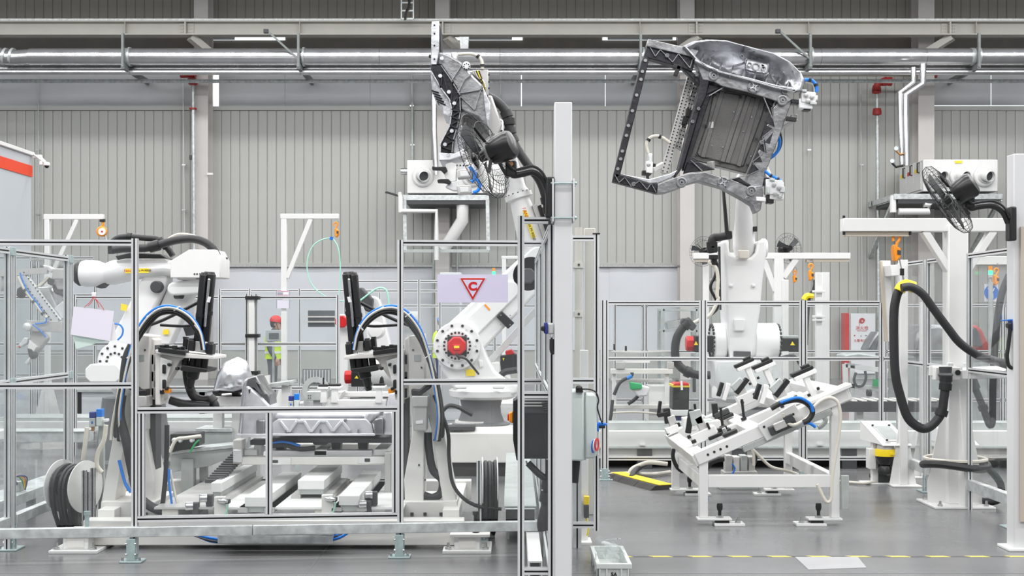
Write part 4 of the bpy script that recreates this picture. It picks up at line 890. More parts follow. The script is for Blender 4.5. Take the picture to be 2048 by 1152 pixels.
# wheel-house bowl
rim_o = q([(500, 100), (560, 70), (650, 58), (760, 62), (900, 100), (1060, 142), (1150, 190), (1220, 262), (1240, 302), (1225, 372), (1185, 378), (1060, 348), (900, 302), (722, 256), (640, 228), (575, 182)])
cenb = q([(860, 220)])[0]
bowl('wheel_house', 'cast_bright', bc, rim_o, DK-.06, cenb, [(1.0, .0), (.97, -.03), (.93, -.03), (.87, .02), (.72, .15), (.5, .24), (.2, .28)], .03)
bowl('wheel_house_back', 'cast', bc, rim_o, DK-.02, cenb, [(1.0, .0), (.9, .2), (.6, .36), (.2, .4)], .02)
cp('lip', [(580, 172), (640, 205), (740, 250), (900, 288), (1080, 335), (1190, 350), (1185, 378), (1060, 352), (900, 304), (722, 258), (575, 188)], -.09, .08, 'cast_bright')
for x, y in ((610, 185), (660, 212), (720, 238), (790, 258), (865, 275), (930, 290), (1000, 308), (1065, 325), (1130, 338)):
    mb = MB(); mb.bar(W(*q([(x, y+18)])[0], DK-.06), W(*q([(x+14, y-30)])[0], DK+.08), .012, .05, (0, 1, 0)); mb.build('rib', 'cast', bc)
for pts in ([(890, 170), (965, 190), (1010, 205), (1000, 262), (930, 250), (880, 235)], [(960, 190), (1030, 205), (1020, 265), (985, 262)]): cp('seat_block', pts, .02, .1, 'cast_bright', .02)
for x, y, r_ in ((905, 212, 14), (990, 235, 14), (945, 225, 24), (860, 160, 9)): MB().lathe(W(*q([(x, y)])[0], DK+.02), Yn, [(-.05, r_/3.033/190), (.02, r_/3.033/190), (.02, r_/3.033/260), (-.01, r_/3.033/280)], 14).build('boss', 'cast', bc)
MB().tube(wl(q([(655, 150), (690, 195), (760, 220), (840, 212), (885, 190), (890, 160)]), DK+.14), .012, 8, 4).build('bead', 'cast_bright', bc)
MB().tube(wl(q([(1020, 200), (1030, 260), (1060, 310), (1110, 345)]), DK+.06), .012, 8, 4).build('bead', 'cast', bc)
# bosses and ribs
for x, y, r_ in ((690, 277, 30), (935, 345, 38), (1107, 427, 32), (1120, 376, 16), (495, 925, 32), (748, 925, 36), (918, 977, 32), (895, 1022, 14), (407, 155, 12), (203, 935, 12), (980, 682, 12), (587, 273, 9), (562, 556, 10), (598, 478, 10)):
    k_ = r_/3.033*DK/F; c_ = W(*q([(x, y)])[0], DK-.03)
    bo = MB().lathe(c_, Yn, [(-.03, k_), (.012, k_), (.014, k_*.9), (.014, k_*.72), (.0, k_*.7), (.0, k_*.4), (.012, k_*.38), (.012, k_*.2), (-.01, k_*.18)], 22).build('boss', 'cast', bc)
    if r_ > 34:
        for a in (0, PI/2): mb = MB(); mb.bar(c_+Vector((math.cos(a+.4), 0, math.sin(a+.4)))*k_*.9-Vector((0, .008, 0)), c_-Vector((math.cos(a+.4), 0, math.sin(a+.4)))*k_*.9-Vector((0, .008, 0)), .012, .012, (0, 1, 0)); mb.build('spoke', 'cast_bright', bo)
def zig(pts, d, w_, m='cast'):
    P = wl(q(pts), DK+d)
    for i in range(len(P)-1): mb = MB(); mb.bar(P[i], P[i+1], w_, .02, (0, 1, 0)); mb.build('rib', m, bc)
zig([(300, 100), (335, 160), (365, 120), (440, 195), (475, 145), (545, 230), (565, 165)], -.012, .007)
zig([(90, 880), (115, 925), (150, 895), (190, 948), (240, 915), (285, 968), (310, 930), (340, 985)], -.012, .007)
zig([(1040, 470), (1060, 590), (985, 650), (1000, 740), (925, 800), (965, 850), (900, 880)], -.012, .006)
zig([(985, 390), (1055, 560)], .0, .01); zig([(900, 880), (790, 905), (750, 920)], -.03, .01); zig([(550, 790), (620, 855)], .03, .01); zig([(660, 400), (780, 330)], .03, .01); zig([(815, 560), (850, 470)], .118, .003)
for x, y in ((275, 185), (257, 252), (248, 300), (222, 395), (196, 490), (172, 580), (160, 640), (135, 735), (125, 782), (108, 842)):
    MB().lathe(W(*q([(x, y)])[0], DK-.005), Yn, [(0, .018), (.01, .018), (.01, .008)], 12).build('boss', 'cast', bc)
for x, y in ((700, 395), (852, 408), (642, 580), (1008, 480), (585, 762), (728, 803), (895, 820), (948, 662)):
    for a in (.6, -.9): mb = MB(); d_ = Vector((math.cos(a), 0, math.sin(a)))*.022; c_ = W(*q([(x, y)])[0], DK+.118); mb.bar(c_-d_, c_+d_, .007, .008, (0, 1, 0)); mb.build('cross_mark', 'cast_dark', bc)
for x, y in ((812, 497), (920, 528), (680, 700), (915, 765), (745, 710), (870, 615)): MB().cyl(W(*q([(x, y)])[0], DK+.112), W(*q([(x, y)])[0], DK+.13), .006, 8).build('pip', 'cast_bright', bc)
# ---- gripper behind the big casting
gp = thing('robot_gripper', 'perforated steel gripper frame with white clamps behind the large underbody casting', 'gripper', W(1480, 420, DK+.4))
def perf(name, a, b, w_, d, n_, m='alu_grey', par=gp):
    A = W(*q([a])[0], DK+d); B = W(*q([b])[0], DK+d); mb = MB(); mb.bar(A, B, w_, .05, (0, 1, 0)); o = mb.build(name, m, par, bev=.003)
    mb = MB(); t_ = (B-A); sd_ = t_.normalized().cross(Vector((0, 1, 0)))
    for i in range(n_):
        for s_ in (-.28, .28): c_ = A+t_*((i+.5)/n_)+sd_*w_*s_; mb.cyl(c_-Vector((0, .029, 0)), c_-Vector((0, .024, 0)), .008, 6)
    h_ = mb.build('bolt', 'slot_black', o); h_.name = 'hole_pattern'; return o
perf('perforated_bar', (553, 275), (418, 760), .075, .30, 26); perf('perforated_bar', (590, 300), (470, 720), .05, .36, 18)
perf('perforated_bar', (425, 740), (390, 870), .085, .26, 6)
for y in (330, 400, 520, 600, 680): 
    o_ = MB().pp(q([(560-(y-330)*.29, y), (600-(y-330)*.29, y-18), (596-(y-330)*.29, y+55), (548-(y-330)*.29, y+30)]), DK+.34, .03).build('gusset', 'alu_grey', gp, bev=.003)
    MB().cyl(W(*q([(575-(y-330)*.29, y+15)])[0], DK+.335), W(*q([(575-(y-330)*.29, y+15)])[0], DK+.345), .014, 10).build('bolt', 'steel', o_)
for pts in ([(528, 470), (560, 485), (555, 530), (520, 525)], [(505, 520), (540, 530), (520, 575), (498, 570)]): MB().pp(q(pts), DK+.26, .1).build('cylinder', 'black', gp, bev=.006)
# back plate joining the bars and the wrist
MB().cbox(W(1480, 300, DK+.75), .55, .12, .5, 0, R(14), 0).build('mount_plate', 'alu_grey', gp, bev=.01)
for a, b in (((1420, 250), (1460, 280)), ((1420, 330), (1470, 320)), ((1590, 235), (1530, 270)), ((1545, 372), (1520, 320))): mb = MB(); mb.bar(W(*a, DK+.12), W(*b, DK+.72), .07, .07); mb.build('arm', 'alu_grey', gp, bev=.005)
def clamp(par, pts, D, m='white'):
    for i, (x0, x1, y0, y1, mm) in enumerate(pts): MB().pp([(x0, y0), (x1, y0+(x1-x0)*.08), (x1, y1+(x1-x0)*.08), (x0, y1)], D+.012*i, .12).build('clamp_block', mm, par, bev=.008)
clamp(gp, [(1603, 1632, 182, 204, 'white'), (1598, 1626, 196, 216, 'alu'), (1583, 1600, 198, 206, 'cast_dark'), (1608, 1622, 208, 220, 'black'), (1630, 1636, 190, 200, 'alu'), (1588, 1603, 200, 203, 'paper_white')], DK-.05)
clamp(gp, [(1532, 1566, 358, 388, 'alu'), (1540, 1568, 362, 398, 'white'), (1512, 1532, 393, 402, 'white'), (1535, 1548, 388, 406, 'black'), (1527, 1540, 354, 370, 'cast_dark'), (1515, 1530, 396, 399, 'black')], DK-.05)
clamp(gp, [(1292, 1306, 322, 346, 'white'), (1285, 1302, 340, 349, 'black'), (1297, 1305, 306, 322, 'alu'), (1304, 1312, 326, 332, 'black')], DK+.1)
for x, y in ((1612, 190), (1624, 194), (1616, 202), (1548, 370), (1558, 376), (1550, 388), (1560, 394), (1297, 330)): MB().lathe(W(x, y, DK-.055), Yn, [(0, .022), (.02, .022), (.021, .012)], 12).build('clamp_screw', 'steel', gp)
for x0, x1, y0, y1 in ((1604, 1614, 178, 183), (1620, 1634, 203, 208), (1540, 1550, 356, 361), (1560, 1570, 372, 384), (1534, 1540, 372, 386)): MB().pp([(x0, y0), (x1, y0+1), (x1, y1+1), (x0, y1)], DK-.07, .1).build('clamp_lug', 'galv_grey', gp, bev=.004)
mb = MB(); mb.bar(W(1305, 340, DK+.15), W(1328, 328, DK+.3), .05, .05); mb.build('clamp_arm', 'white', gp, bev=.005)
for x, y0, y1 in ((1295, 346, 368),): mb = MB(); mb.bar(W(x, y0, DK+.1), W(x, y1, DK+.1), .03, .03); mb.build('clamp_pin', 'black', gp)
for a, b in (((1346, 132), (1362, 138)), ((1359, 130), (1350, 152)), ((1572, 237), (1592, 240))): mb = MB(); mb.bar(W(*a, DK-.06), W(*b, DK-.06), .045, .06, (0, 1, 0)); mb.build('clamp_pin', 'black', gp, bev=.006)
hose(gp, wl([(1296, 306), (1293, 290), (1300, 276), (1314, 272), (1326, 276), (1340, 286)], DK+.2), .018, 'hose_white', 'air_hose', (.35, .7), 'black')
hose(gp, wl([(1608, 160), (1622, 160), (1632, 170), (1633, 184)], DK+.1), .018, 'hose_blue', 'air_hose', (.3, .7), 'black')
hose(gp, wl([(1612, 164), (1624, 166), (1630, 176), (1630, 184)], DK+.12), .014, 'hose_white', 'air_hose')
hose(gp, wl([(1552, 262), (1559, 280), (1556, 300), (1546, 312), (1536, 318)], DK+.3), .018, 'hose_blue', 'air_hose')
hose(gp, wl([(1560, 264), (1563, 282), (1558, 300), (1545, 314)], DK+.32), .012, 'black', 'air_hose')
hose(gp, wl([(1530, 342), (1540, 350), (1552, 356), (1562, 362)], DK), .016, 'hose_blue', 'air_hose', (.4, .8), 'black')
# ---- edge-on casting on the side robot
q2 = mapper(780, 30, 2.953); DE = 12.6
ec = thing('underbody_casting', 'grey die-cast car underbody seen edge-on, held up by the side-on robot near the fan', 'casting', W(900, 320, DE))
def c2(name, pts, d, th, m, bev=0.006): return MB().pp(q2(pts), DE+d, th).build(name, m, ec, bev=bev)
c2('upright_flange', [(246, 37), (290, 36), (290, 212), (276, 292), (240, 292)], -.02, .5, 'cast_bright')
c2('upright_back', [(290, 60), (298, 66), (300, 212), (288, 214)], .05, .4, 'cast_dark')
c2('shell', [(286, 214), (350, 234), (425, 280), (482, 350), (545, 412), (560, 450), (592, 522), (586, 690), (560, 668), (520, 605), (440, 572), (414, 562), (410, 480), (380, 420), (300, 300), (276, 292)], .03, .7, 'cast', .02)
c2('rib_channel', [(242, 292), (302, 298), (352, 370), (412, 468), (416, 570), (402, 642), (374, 738), (366, 812), (298, 812), (298, 760), (354, 652), (366, 560), (352, 500), (300, 430), (242, 330)], .0, .2, 'cast_dark')
c2('ragged_edge', [(236, 300), (243, 335), (300, 432), (352, 502), (364, 560), (356, 600), (314, 585), (312, 545), (262, 490), (246, 440)], .06, .6, 'cast_bright')
c2('lower_shell', [(366, 812), (374, 738), (402, 642), (430, 650), (440, 720), (440, 792), (380, 820)], .06, .5, 'cast_bright', .02)
c2('foot_flange', [(290, 812), (380, 818), (440, 788), (432, 830), (352, 856), (290, 858)], -.03, .6, 'cast_white')
c2('shell_fold', [(545, 412), (560, 450), (592, 522), (586, 690), (570, 640), (556, 520)], -.0, .3, 'cast_bright')
def zig2(pts, d, w_, m='cast'):
    P = wl(q2(pts), DE+d)
    for i in range(len(P)-1): mb = MB(); mb.bar(P[i], P[i+1], w_, .025, (0, 1, 0)); mb.build('rib', m, ec)
zig2([(260, 310), (300, 432), (310, 340), (350, 480), (372, 395), (360, 520), (412, 475), (366, 560), (416, 570), (362, 600), (410, 620), (354, 652), (395, 670), (330, 710), (378, 742), (300, 775), (366, 800)], -.015, .012, 'cast_dark')
zig2([(302, 298), (352, 370), (412, 468), (416, 570), (402, 642), (374, 738), (366, 812)], -.015, .01, 'cast'); zig2([(242, 330), (300, 430), (352, 500), (366, 560), (354, 652), (298, 760), (298, 812)], -.015, .01, 'cast_bright')
zig2([(400, 460), (440, 380), (480, 350)], .0, .012, 'cast'); zig2([(414, 480), (500, 560), (545, 412)], .01, .01, 'cast'); zig2([(412, 462), (545, 440)], .01, .01, 'cast'); zig2([(365, 385), (430, 285)], .01, .01, 'cast')
for x, y in ((297, 360), (348, 455), (380, 522), (365, 685), (325, 765), (307, 256), (345, 828)): MB().lathe(W(*q2([(x, y)])[0], DE-.02), Yn, [(0, .02), (.012, .02), (.012, .01)], 12).build('boss', 'cast_bright', ec)
for y in (60, 110, 180, 260): MB().cyl(W(*q2([(262, y)])[0], DE-.03), W(*q2([(262, y)])[0], DE), .009, 8).build('pip', 'cast_dark', ec)
for k_ in range(5): c2('fin', [(246+k_*8, 440+k_*16), (290+k_*10, 455+k_*18), (286+k_*10, 462+k_*18), (244+k_*8, 448+k_*16)], .04, .2, 'cast_dark')
# its gripper
eg = thing('robot_gripper', 'alloy clamp gripper under and behind the edge-on casting beside the black fan', 'gripper', W(925, 380, DE+.3))
def ge(name, pts, d, th, m, bev=.006): return MB().pp(q2(pts), DE+d, th).build(name, m, eg, bev=bev)
ge('clamp_jaw', [(248, 893), (272, 897), (330, 895), (340, 920), (318, 935), (300, 915), (248, 912)], -.05, .1, 'black')
ge('clamp_jaw', [(280, 972), (300, 968), (345, 968), (362, 985), (352, 1000), (320, 990), (280, 988)], -.05, .1, 'black')
ge('knuckle', [(330, 880), (365, 868), (392, 880), (390, 980), (340, 990), (320, 940)], .0, .12, 'white')
ge('knuckle', [(360, 985), (400, 980), (410, 1038), (370, 1035), (325, 1015)], .0, .12, 'alu')
for y in (898, 992): 
    b_ = ge('cylinder_block', [(395, y+14), (478, y+10), (482, y+60), (398, y+66)], -.02, .16, 'alu_grey', .01)
    MB().pp(q2([(412, y+26), (462, y+24), (464, y+52), (414, y+54)]), DE-.025, .01).build('cover', 'alu', b_, bev=.002)
o_ = ge('plate', [(360, 868), (470, 868), (470, 915), (360, 912)], .05, .06, 'white')
for x in (375, 395, 415, 435, 455): MB().cyl(W(*q2([(x, 888)])[0], DE+.04), W(*q2([(x, 888)])[0], DE+.06), .008, 8).build('screw', 'black', o_)
MB().lathe(W(*q2([(432, 832)])[0], DE+.1), Yn, [(0, .05), (.06, .05), (.065, .02)], 18).build('flange', 'alu_grey', eg)
MB().lathe(W(*q2([(452, 304)])[0], DE+.06), Yn, [(0, .04), (.06, .04), (.062, .015)], 18).build('flange', 'alu', eg)
bolt_ring(eg, W(*q2([(452, 304)])[0], DE), Yn, .028, 8, .007, .004)
ge('valve_box', [(485, 325), (580, 322), (580, 470), (552, 478), (545, 405), (485, 345)], .2, .25, 'alu_grey')
for k_ in range(4): hose(eg, wl(q2([(500+k_*8, 330), (520+k_*6, 370), (550, 390+k_*8), (562, 430+k_*5)]), DE+.17), .01, ('hose_white', 'black', 'yellow', 'black')[k_], 'wire')
for y in (345, 388, 425): ge('valve_knob', [(580, y), (588, y), (588, y+10), (580, y+10)], .22, .05, 'black')
ge('top_block', [(358, 220), (395, 220), (395, 262), (372, 258)], .1, .12, 'alu'); ge('sensor', [(228, 235), (242, 233), (242, 250), (228, 250)], .0, .05, 'black')
hose(eg, wl(q2([(400, 232), (480, 230), (520, 245), (542, 275), (545, 320)]), DE+.2), .018, 'hose_white', 'air_hose', (.5, .9), 'black')
hose(eg, wl(q2([(470, 895), (498, 930), (500, 965), (480, 985)]), DE-.02), .018, 'hose_blue', 'air_hose'); hose(eg, wl(q2([(505, 960), (530, 1000), (520, 1035), (490, 1050)]), DE-.02), .018, 'hose_blue', 'air_hose')
MB().prism([W(*p_, DE+.35) for p_ in q2([(440, 500), (600, 470), (660, 640), (600, 800), (470, 860), (420, 700)])], (0, .3, 0)).build('mount_frame', 'alu_grey', eg, bev=.02)

# ================================================================ fans
def fan(name, label, c, axis, rad, motor_len, arm, post_pt, group=None, wires=38, up=True):
    c = Vector(c); ax = Vector(axis).normalized()
    t = thing(name, label, 'fan', c-Vector((0, 0, rad)), group)
    _, _, tt, sd_, u = MB().frame(c, c+ax, (0, 0, 1)); K = rad
    P = lambda r_, a, d: c+(sd_*math.cos(a)+u*math.sin(a))*r_+ax*d
    mb = MB(); wr = K*.0058
    prof = [(.16, -.22), (.45, -.23), (.78, -.20), (.95, -.12), (1.0, 0), (.95, .12), (.75, .19), (.45, .2)]
    for i in range(wires):
        a = 2*PI*i/wires
        mb.tube([P(K*p_[0], a+.25*(1-p_[0]), K*p_[1]) for p_ in prof], wr, 4, caps=False)
    for p_ in (prof[0], prof[2], prof[4], prof[6]):
        mb.tube([P(K*p_[0], 2*PI*i/32, K*p_[1]) for i in range(33)], wr*1.5, 5, caps=False)
    g_ = mb.build('guard_wires', 'black', t)
    MB().lathe(c-ax*K*.235, ax, [(0, K*.16), (.01, K*.16), (.014, K*.1)], 20).build('badge', 'black_gloss', t)
    for i in range(3):
        a0 = 2*PI*i/3+.5; rows = []
        for k_ in range(6):
            r_ = K*(.16+.72*k_/5); w_ = .62-.22*k_/5
            rows.append([P(r_, a0+w_*s_+.25*k_/5, K*(.1*s_)-K*.03) for s_ in (-.5, -.2, .2, .5)])
        mb = MB(); n_ = 4; top = rows; bot = [[p_+ax*.006 for p_ in r_] for r_ in rows]
        mb.loft([list(r_)+list(reversed(b_)) for r_, b_ in zip(top, bot)]); mb.build('blade', 'dark_grey', t)
    MB().lathe(c-ax*K*.12, ax, [(0, .01), (.01, K*.12), (K*.2, K*.13)], 20).build('hub', 'black', t)
    m0 = c+ax*K*.2
    MB().lathe(m0, ax, [(0, K*.28), (motor_len*.3, K*.31), (motor_len*.8, K*.33), (motor_len*.95, K*.29), (motor_len, K*.2), (motor_len+.005, .01)], 26).build('motor', 'black_gloss', t)
    for i in range(4): mb = MB(); a = PI/4+i*PI/2; mb.bar(P(K*.3, a, K*.22), P(K*.75, a, K*.19), .02, .006); mb.build('guard_stay', 'black', t)
    if arm:
        A = spline([Vector(p_) for p_ in arm], 6)
        MB().tube(A, K*.075, 10).build('arm', 'black', t)
        MB().tube([p_+Vector((0, -.03, .03)) for p_ in spline([m0+ax*motor_len*.5-Vector((0, 0, K*.3))]+[Vector(p_) for p_ in arm[1:]], 6)], K*.03, 8).build('power_cable', 'black', t)
        MB().cbox(A[0], K*.25, K*.2, K*.35).build('swivel', 'black', t, bev=.01)
        MB().cyl(A[0]+Vector((0, -K*.15, K*.1)), A[0]+Vector((0, -K*.1, K*.1)), .014, 10).build('knob', 'copper', t)
    if post_pt is not None:
        MB().cbox(post_pt, .05, .09, .24).build('wall_clamp', 'black', t, bev=.01)
    return t
Df = 7.28
f1c = W(967, 312, Df)
fan('pole_fan', 'big black cage fan hung from the tall white post before the edge-on casting', f1c, (.86, -.36, .33), .262, .15, wl([(1022, 338), (1026, 350), (1044, 348), (1066, 344), (1084, 356), (1094, 376), (1097, 392)], Df), W(1100, 396, Df))
D9 = 8.9
prx = W(2022, 0, D9).x
rp = thing('white_post', 'white steel post with a beige inner strip carrying the fan above the hose stand', 'post', (prx+.06, D9, 0))
MB().box(prx, prx+.13, D9-.05, D9+.08, 0, 2.81).build('column', 'post_white', rp, bev=.005)
MB().box(W(2040, 0, D9-.06).x, prx+.16, D9-.075, D9-.055, zz(1040, D9), zz(455, D9)).build('strip', 'beige_strip', rp)
MB().box(prx-.05, prx+.18, D9-.1, D9+.13, 0, .02).build('base_plate', 'white', rp, bev=.004)
MB().pp([(2016, 432), (2030, 430), (2030, 470), (2020, 470)], D9-.07, .03).build('clamp_plate', 'white', rp, bev=.004)
fan('pole_fan', 'big black cage fan on a curved arm above the white hose stand beam', W(1895, 399, D9-.1), (.74, -.42, .52), .275, .16, wl([(1938, 402), (1941, 416), (1960, 413), (1985, 412), (2005, 424), (2016, 446)], D9-.1), W(2022, 448, D9-.09))
fan('pole_fan', 'smaller black cage fan in the distance left of the tall robot forearm', W(1406, 503, 21.5), (.55, .75, -.05), .26, .16, None, None, wires=26)
fan('pole_fan', 'smaller black cage fan in the distance right of the tall robot forearm', W(1577, 497, 21.5), (-.35, .82, -.1), .27, .16, None, None, wires=26)
for px, nm in ((1414, 'left'), (1566, 'right')):
    t = thing('fan_post', 'far slim white post holding the %s-hand distant fan beside the tall robot' % nm, 'post', (W(px, 0, 21.7).x, 21.85, 0))
    MB().box(W(px, 0, 21.7).x-.05, W(px, 0, 21.7).x+.05, 21.8, 21.9, 0, zz(505, 21.7)).build('column', 'white', t, bev=.005)
    MB().cbox((W(px, 0, 21.7).x, 21.72, zz(507, 21.7)), .1, .2, .1).build('bracket', 'black', t, bev=.01)
# ================================================================ slanted fixture table
T = mapper(1280, 700, 3.032); Y0, Y1 = 9.94, 11.62; XA, XB = 1.52, 2.565
ft = thing('fixture_table', 'white slanted welding fixture table on four adjustable legs with black rest pads', 'fixture', ((XA+XB)/2, (Y0+Y1)/2, 0))
SL = math.atan2(.49, 1.13); zt = lambda x: .535+math.tan(SL)*(x-1.48)
for x, y in ((XA, Y0), (XB, Y0), (XA, Y1), (XB, Y1)):
    lg = MB().box(x-.035, x+.035, y-.035, y+.035, .06, zt(x)).build('leg', 'white', ft, bev=.006)
    s_ = 1 if x < 2 else -1
    MB().box(x-.05, x+.22*s_, y-.06, y+.06, .045, .06).build('foot_plate', 'white', lg, bev=.003) if s_ > 0 else MB().box(x-.22, x+.05, y-.06, y+.06, .045, .06).build('foot_plate', 'white', lg, bev=.003)
    MB().box(x+.08*s_-.0 if s_ > 0 else x-.32, x+.32 if s_ > 0 else x-.08, y-.08, y+.06, 0, .022).build('anchor_plate', 'white', lg, bev=.003)
    MB().box(min(x+.1*s_, x+.2*s_), max(x+.1*s_, x+.2*s_), y-.05, y+.05, .022, .05).build('shim', 'black', lg)
    mb = MB(); mb.cyl((x+.13*s_, y-.01, .05), (x+.13*s_, y-.01, .15), .014, 10); mb.lathe((x+.13*s_, y-.01, .12), (0, 0, 1), [(0, .02), (.02, .024), (.04, .024), (.055, .02)], 12); mb.build('jack_screw', 'black', lg)
    MB().lathe((x+.13*s_, y-.01, .06), (0, 0, 1), [(0, .03), (.02, .03)], 6).build('nut', 'steel', lg)
    MB().lathe((x+.27*s_, y-.03, .022), (0, 0, 1), [(0, .022), (.015, .022), (.016, .012), (.05, .01)], 8).build('anchor_bolt', 'steel', lg)
MB().box(XA+.035, XB-.035, Y0-.03, Y0+.03, .30, .40).build('stretcher', 'white', ft, bev=.005)
MB().box(XA-.03, XA+.03, Y0+.035, Y1-.035, .30, .40).build('stretcher', 'white', ft, bev=.005)
MB().box(XB-.03, XB+.03, Y0+.035, Y1-.035, .30, .40).build('stretcher', 'white', ft, bev=.005)
MB().box(XA+.035, XB-.035, Y1-.03, Y1+.03, .55, .63).build('stretcher', 'white', ft, bev=.005)
u = Vector((math.cos(SL), 0, math.sin(SL))); nrm = Vector((-math.sin(SL), 0, math.cos(SL)))
S = lambda x, y, o=0.0: Vector((x, y, zt(x)))+nrm*o       # point on the slanted deck
for y in (Y0, Y1): mb = MB(); mb.bar(S(1.46, y, 0), S(2.66, y, 0), .10, .10, (0, 0, 1)); mb.build('side_beam', 'white', ft, bev=.006)
mb = MB(); mb.bar(S(1.80, Y0-.03, -.075), S(2.5, Y0-.03, -.075), .05, .05); mb.build('channel', 'galv_grey', ft, bev=.004)
mb = MB(); mb.bar(S(1.72, 10.55, 0), S(2.62, 10.55, 0), .09, .09); mb.build('mid_beam', 'white', ft, bev=.005)
for x in (1.49, 1.95, 2.36, 2.63): mb = MB(); mb.bar(S(x, Y0-.03, -.01), S(x, Y1+.03, -.01), .11, .10, nrm); mb.build('cross_beam', 'white', ft, bev=.006)
mb = MB(); mb.bar(S(2.34, Y0-.02, .06), S(2.70, Y0-.02, .06), .16, .03, nrm); mb.build('deck_plate', 'white', ft, bev=.005)
mb = MB(); mb.bar(S(1.97, Y0-.065, -.01), S(2.28, Y0-.065, .03), .03, .15, nrm); mb.build('side_plate', 'white', ft, bev=.005)
def cluster(name, label, x, y, parts):
    """one clamp or rest unit; parts: (offset along slope, offset in depth, height, size a, size d, size h, material, tilt)"""
    o = None; base = S(x, y, .05)
    for (a, d, hh, sa, sd_, sh_, m, tl) in parts:
        mb = MB(); c = base+u*a+Vector((0, d, 0))+nrm*hh
        mb.cbox(c, sa, sd_, sh_, 0, -SL+tl, 0); ob = mb.build(name if o is None else 'piece', m, ft if o is None else o, bev=.006)
        if o is None: o = ob
    if label: o['label'] = label
    return o
pad = [(0, 0, .08, .05, .06, .18, 'white', 0), (0, 0, .19, .19, .10, .035, 'white', 0), (-.01, 0, .225, .19, .07, .03, 'black', 0), (.03, 0, .25, .07, .06, .03, 'black', 0), (-.04, -.04, .03, .025, .02, .025, 'black', 0), (.05, -.04, .05, .025, .02, .025, 'black', 0)]
cluster('rest_pad', None, 2.47, 10.15, pad)
cluster('rest_pad', None, 2.36, 11.05, [(a, d, h_+.08, sa, sd_, sh_, m, t_) for a, d, h_, sa, sd_, sh_, m, t_ in pad])
cluster('rest_pad', None, 2.30, 11.55, [(a, d, h_+.10, sa, sd_, sh_, m, t_) for a, d, h_, sa, sd_, sh_, m, t_ in pad])
clampA = [(0, 0, .05, .18, .12, .10, 'white', 0), (-.03, 0, .12, .10, .08, .08, 'alu_grey', 0), (.0, -.02, .17, .17, .06, .045, 'black', -.5), (-.03, -.02, .20, .12, .05, .06, 'galv_grey', -.35), (-.15, -.02, .18, .04, .05, .16, 'white', .7), (-.19, -.02, .22, .035, .05, .13, 'black', .7), (.07, -.06, .06, .03, .02, .03, 'black', 0), (-.06, -.06, .04, .03, .02, .03, 'black', 0), (.11, .02, .04, .06, .10, .07, 'white', 0)]
cluster('swing_clamp', None, 2.27, 10.15, clampA); cluster('swing_clamp', None, 2.16, 11.3, clampA)
cluster('swing_clamp', None, 1.62, 10.35, [(0, 0, .04, .22, .12, .09, 'white', 0), (.02, 0, .12, .07, .08, .16, 'alu_grey', -.1), (0, -.01, .20, .10, .06, .12, 'galv_grey', .2), (-.06, -.01, .19, .045, .05, .20, 'black', .55), (-.1, -.06, .03, .04, .02, .03, 'black', 0), (-.12, -.06, .08, .03, .02, .03, 'black', 0), (.06, -.06, .1, .02, .02, .06, 'black', 0), (.12, -.03, .0, .20, .10, .03, 'black', 0), (.16, -.03, .03, .08, .06, .03, 'black', 0)])
cluster('swing_clamp', None, 1.50, 11.45, [(0, 0, .04, .12, .12, .07, 'white', 0), (.03, 0, .10, .07, .08, .12, 'alu_grey', .1), (.01, 0, .17, .06, .06, .14, 'black', .3), (-.03, 0, .26, .03, .04, .14, 'black', .55), (-.02, 0, .20, .10, .07, .04, 'black', .2), (.06, -.04, .06, .05, .02, .04, 'black', 0), (-.05, -.05, .02, .03, .02, .02, 'black', 0)])
cluster('sensor_box', None, 1.66, 11.1, [(0, 0, .06, .20, .14, .12, 'white', .3), (.02, -.072, .06, .09, .004, .05, 'paper', .3)])
cluster('sensor_box', None, 1.72, 10.75, [(0, 0, .03, .2, .12, .10, 'white', .3), (.0, .0, .09, .1, .1, .015, 'paper_green', .3)])
cluster('stop_block', None, 1.86, 10.95, [(0, 0, .02, .22, .10, .03, 'black', 0), (.02, 0, .06, .14, .06, .05, 'dark_grey', 0), (-.02, 0, .11, .05, .05, .12, 'black', .3)])
cluster('stop_block', None, 1.77, 10.0, [(0, 0, .02, .12, .08, .03, 'black', 0), (-.03, 0, .05, .03, .03, .06, 'steel', 0)])
for x, y in ((1.72, 11.5), (1.97, 10.5), (1.80, 10.55)): 
    mb = MB(); p = S(x, y, .05); mb.cyl(p, p+Vector((-.02, 0, .17)), .012, 10); mb.lathe(p, nrm, [(0, .025), (.02, .025)], 12); mb.build('locating_pin', 'black', ft)
cluster('valve_block', None, 2.12, Y0-.10, [(0, 0, -.07, .22, .06, .07, 'dark_grey', 0), (-.02, -.04, -.05, .10, .03, .06, 'alu_grey', 0), (.06, -.04, -.03, .08, .03, .06, 'dark_grey', 0)])
for i in range(4): MB().cyl(S(1.55+i*.05, Y0-.055, -.0), S(1.55+i*.05, Y0-.045, -.0), .010, 8).build('screw', 'black', ft)
for i in range(2): MB().cyl(S(2.0+i*.23, Y0-.085, .03), S(2.0+i*.23, Y0-.075, .03), .010, 8).build('screw', 'black', ft)
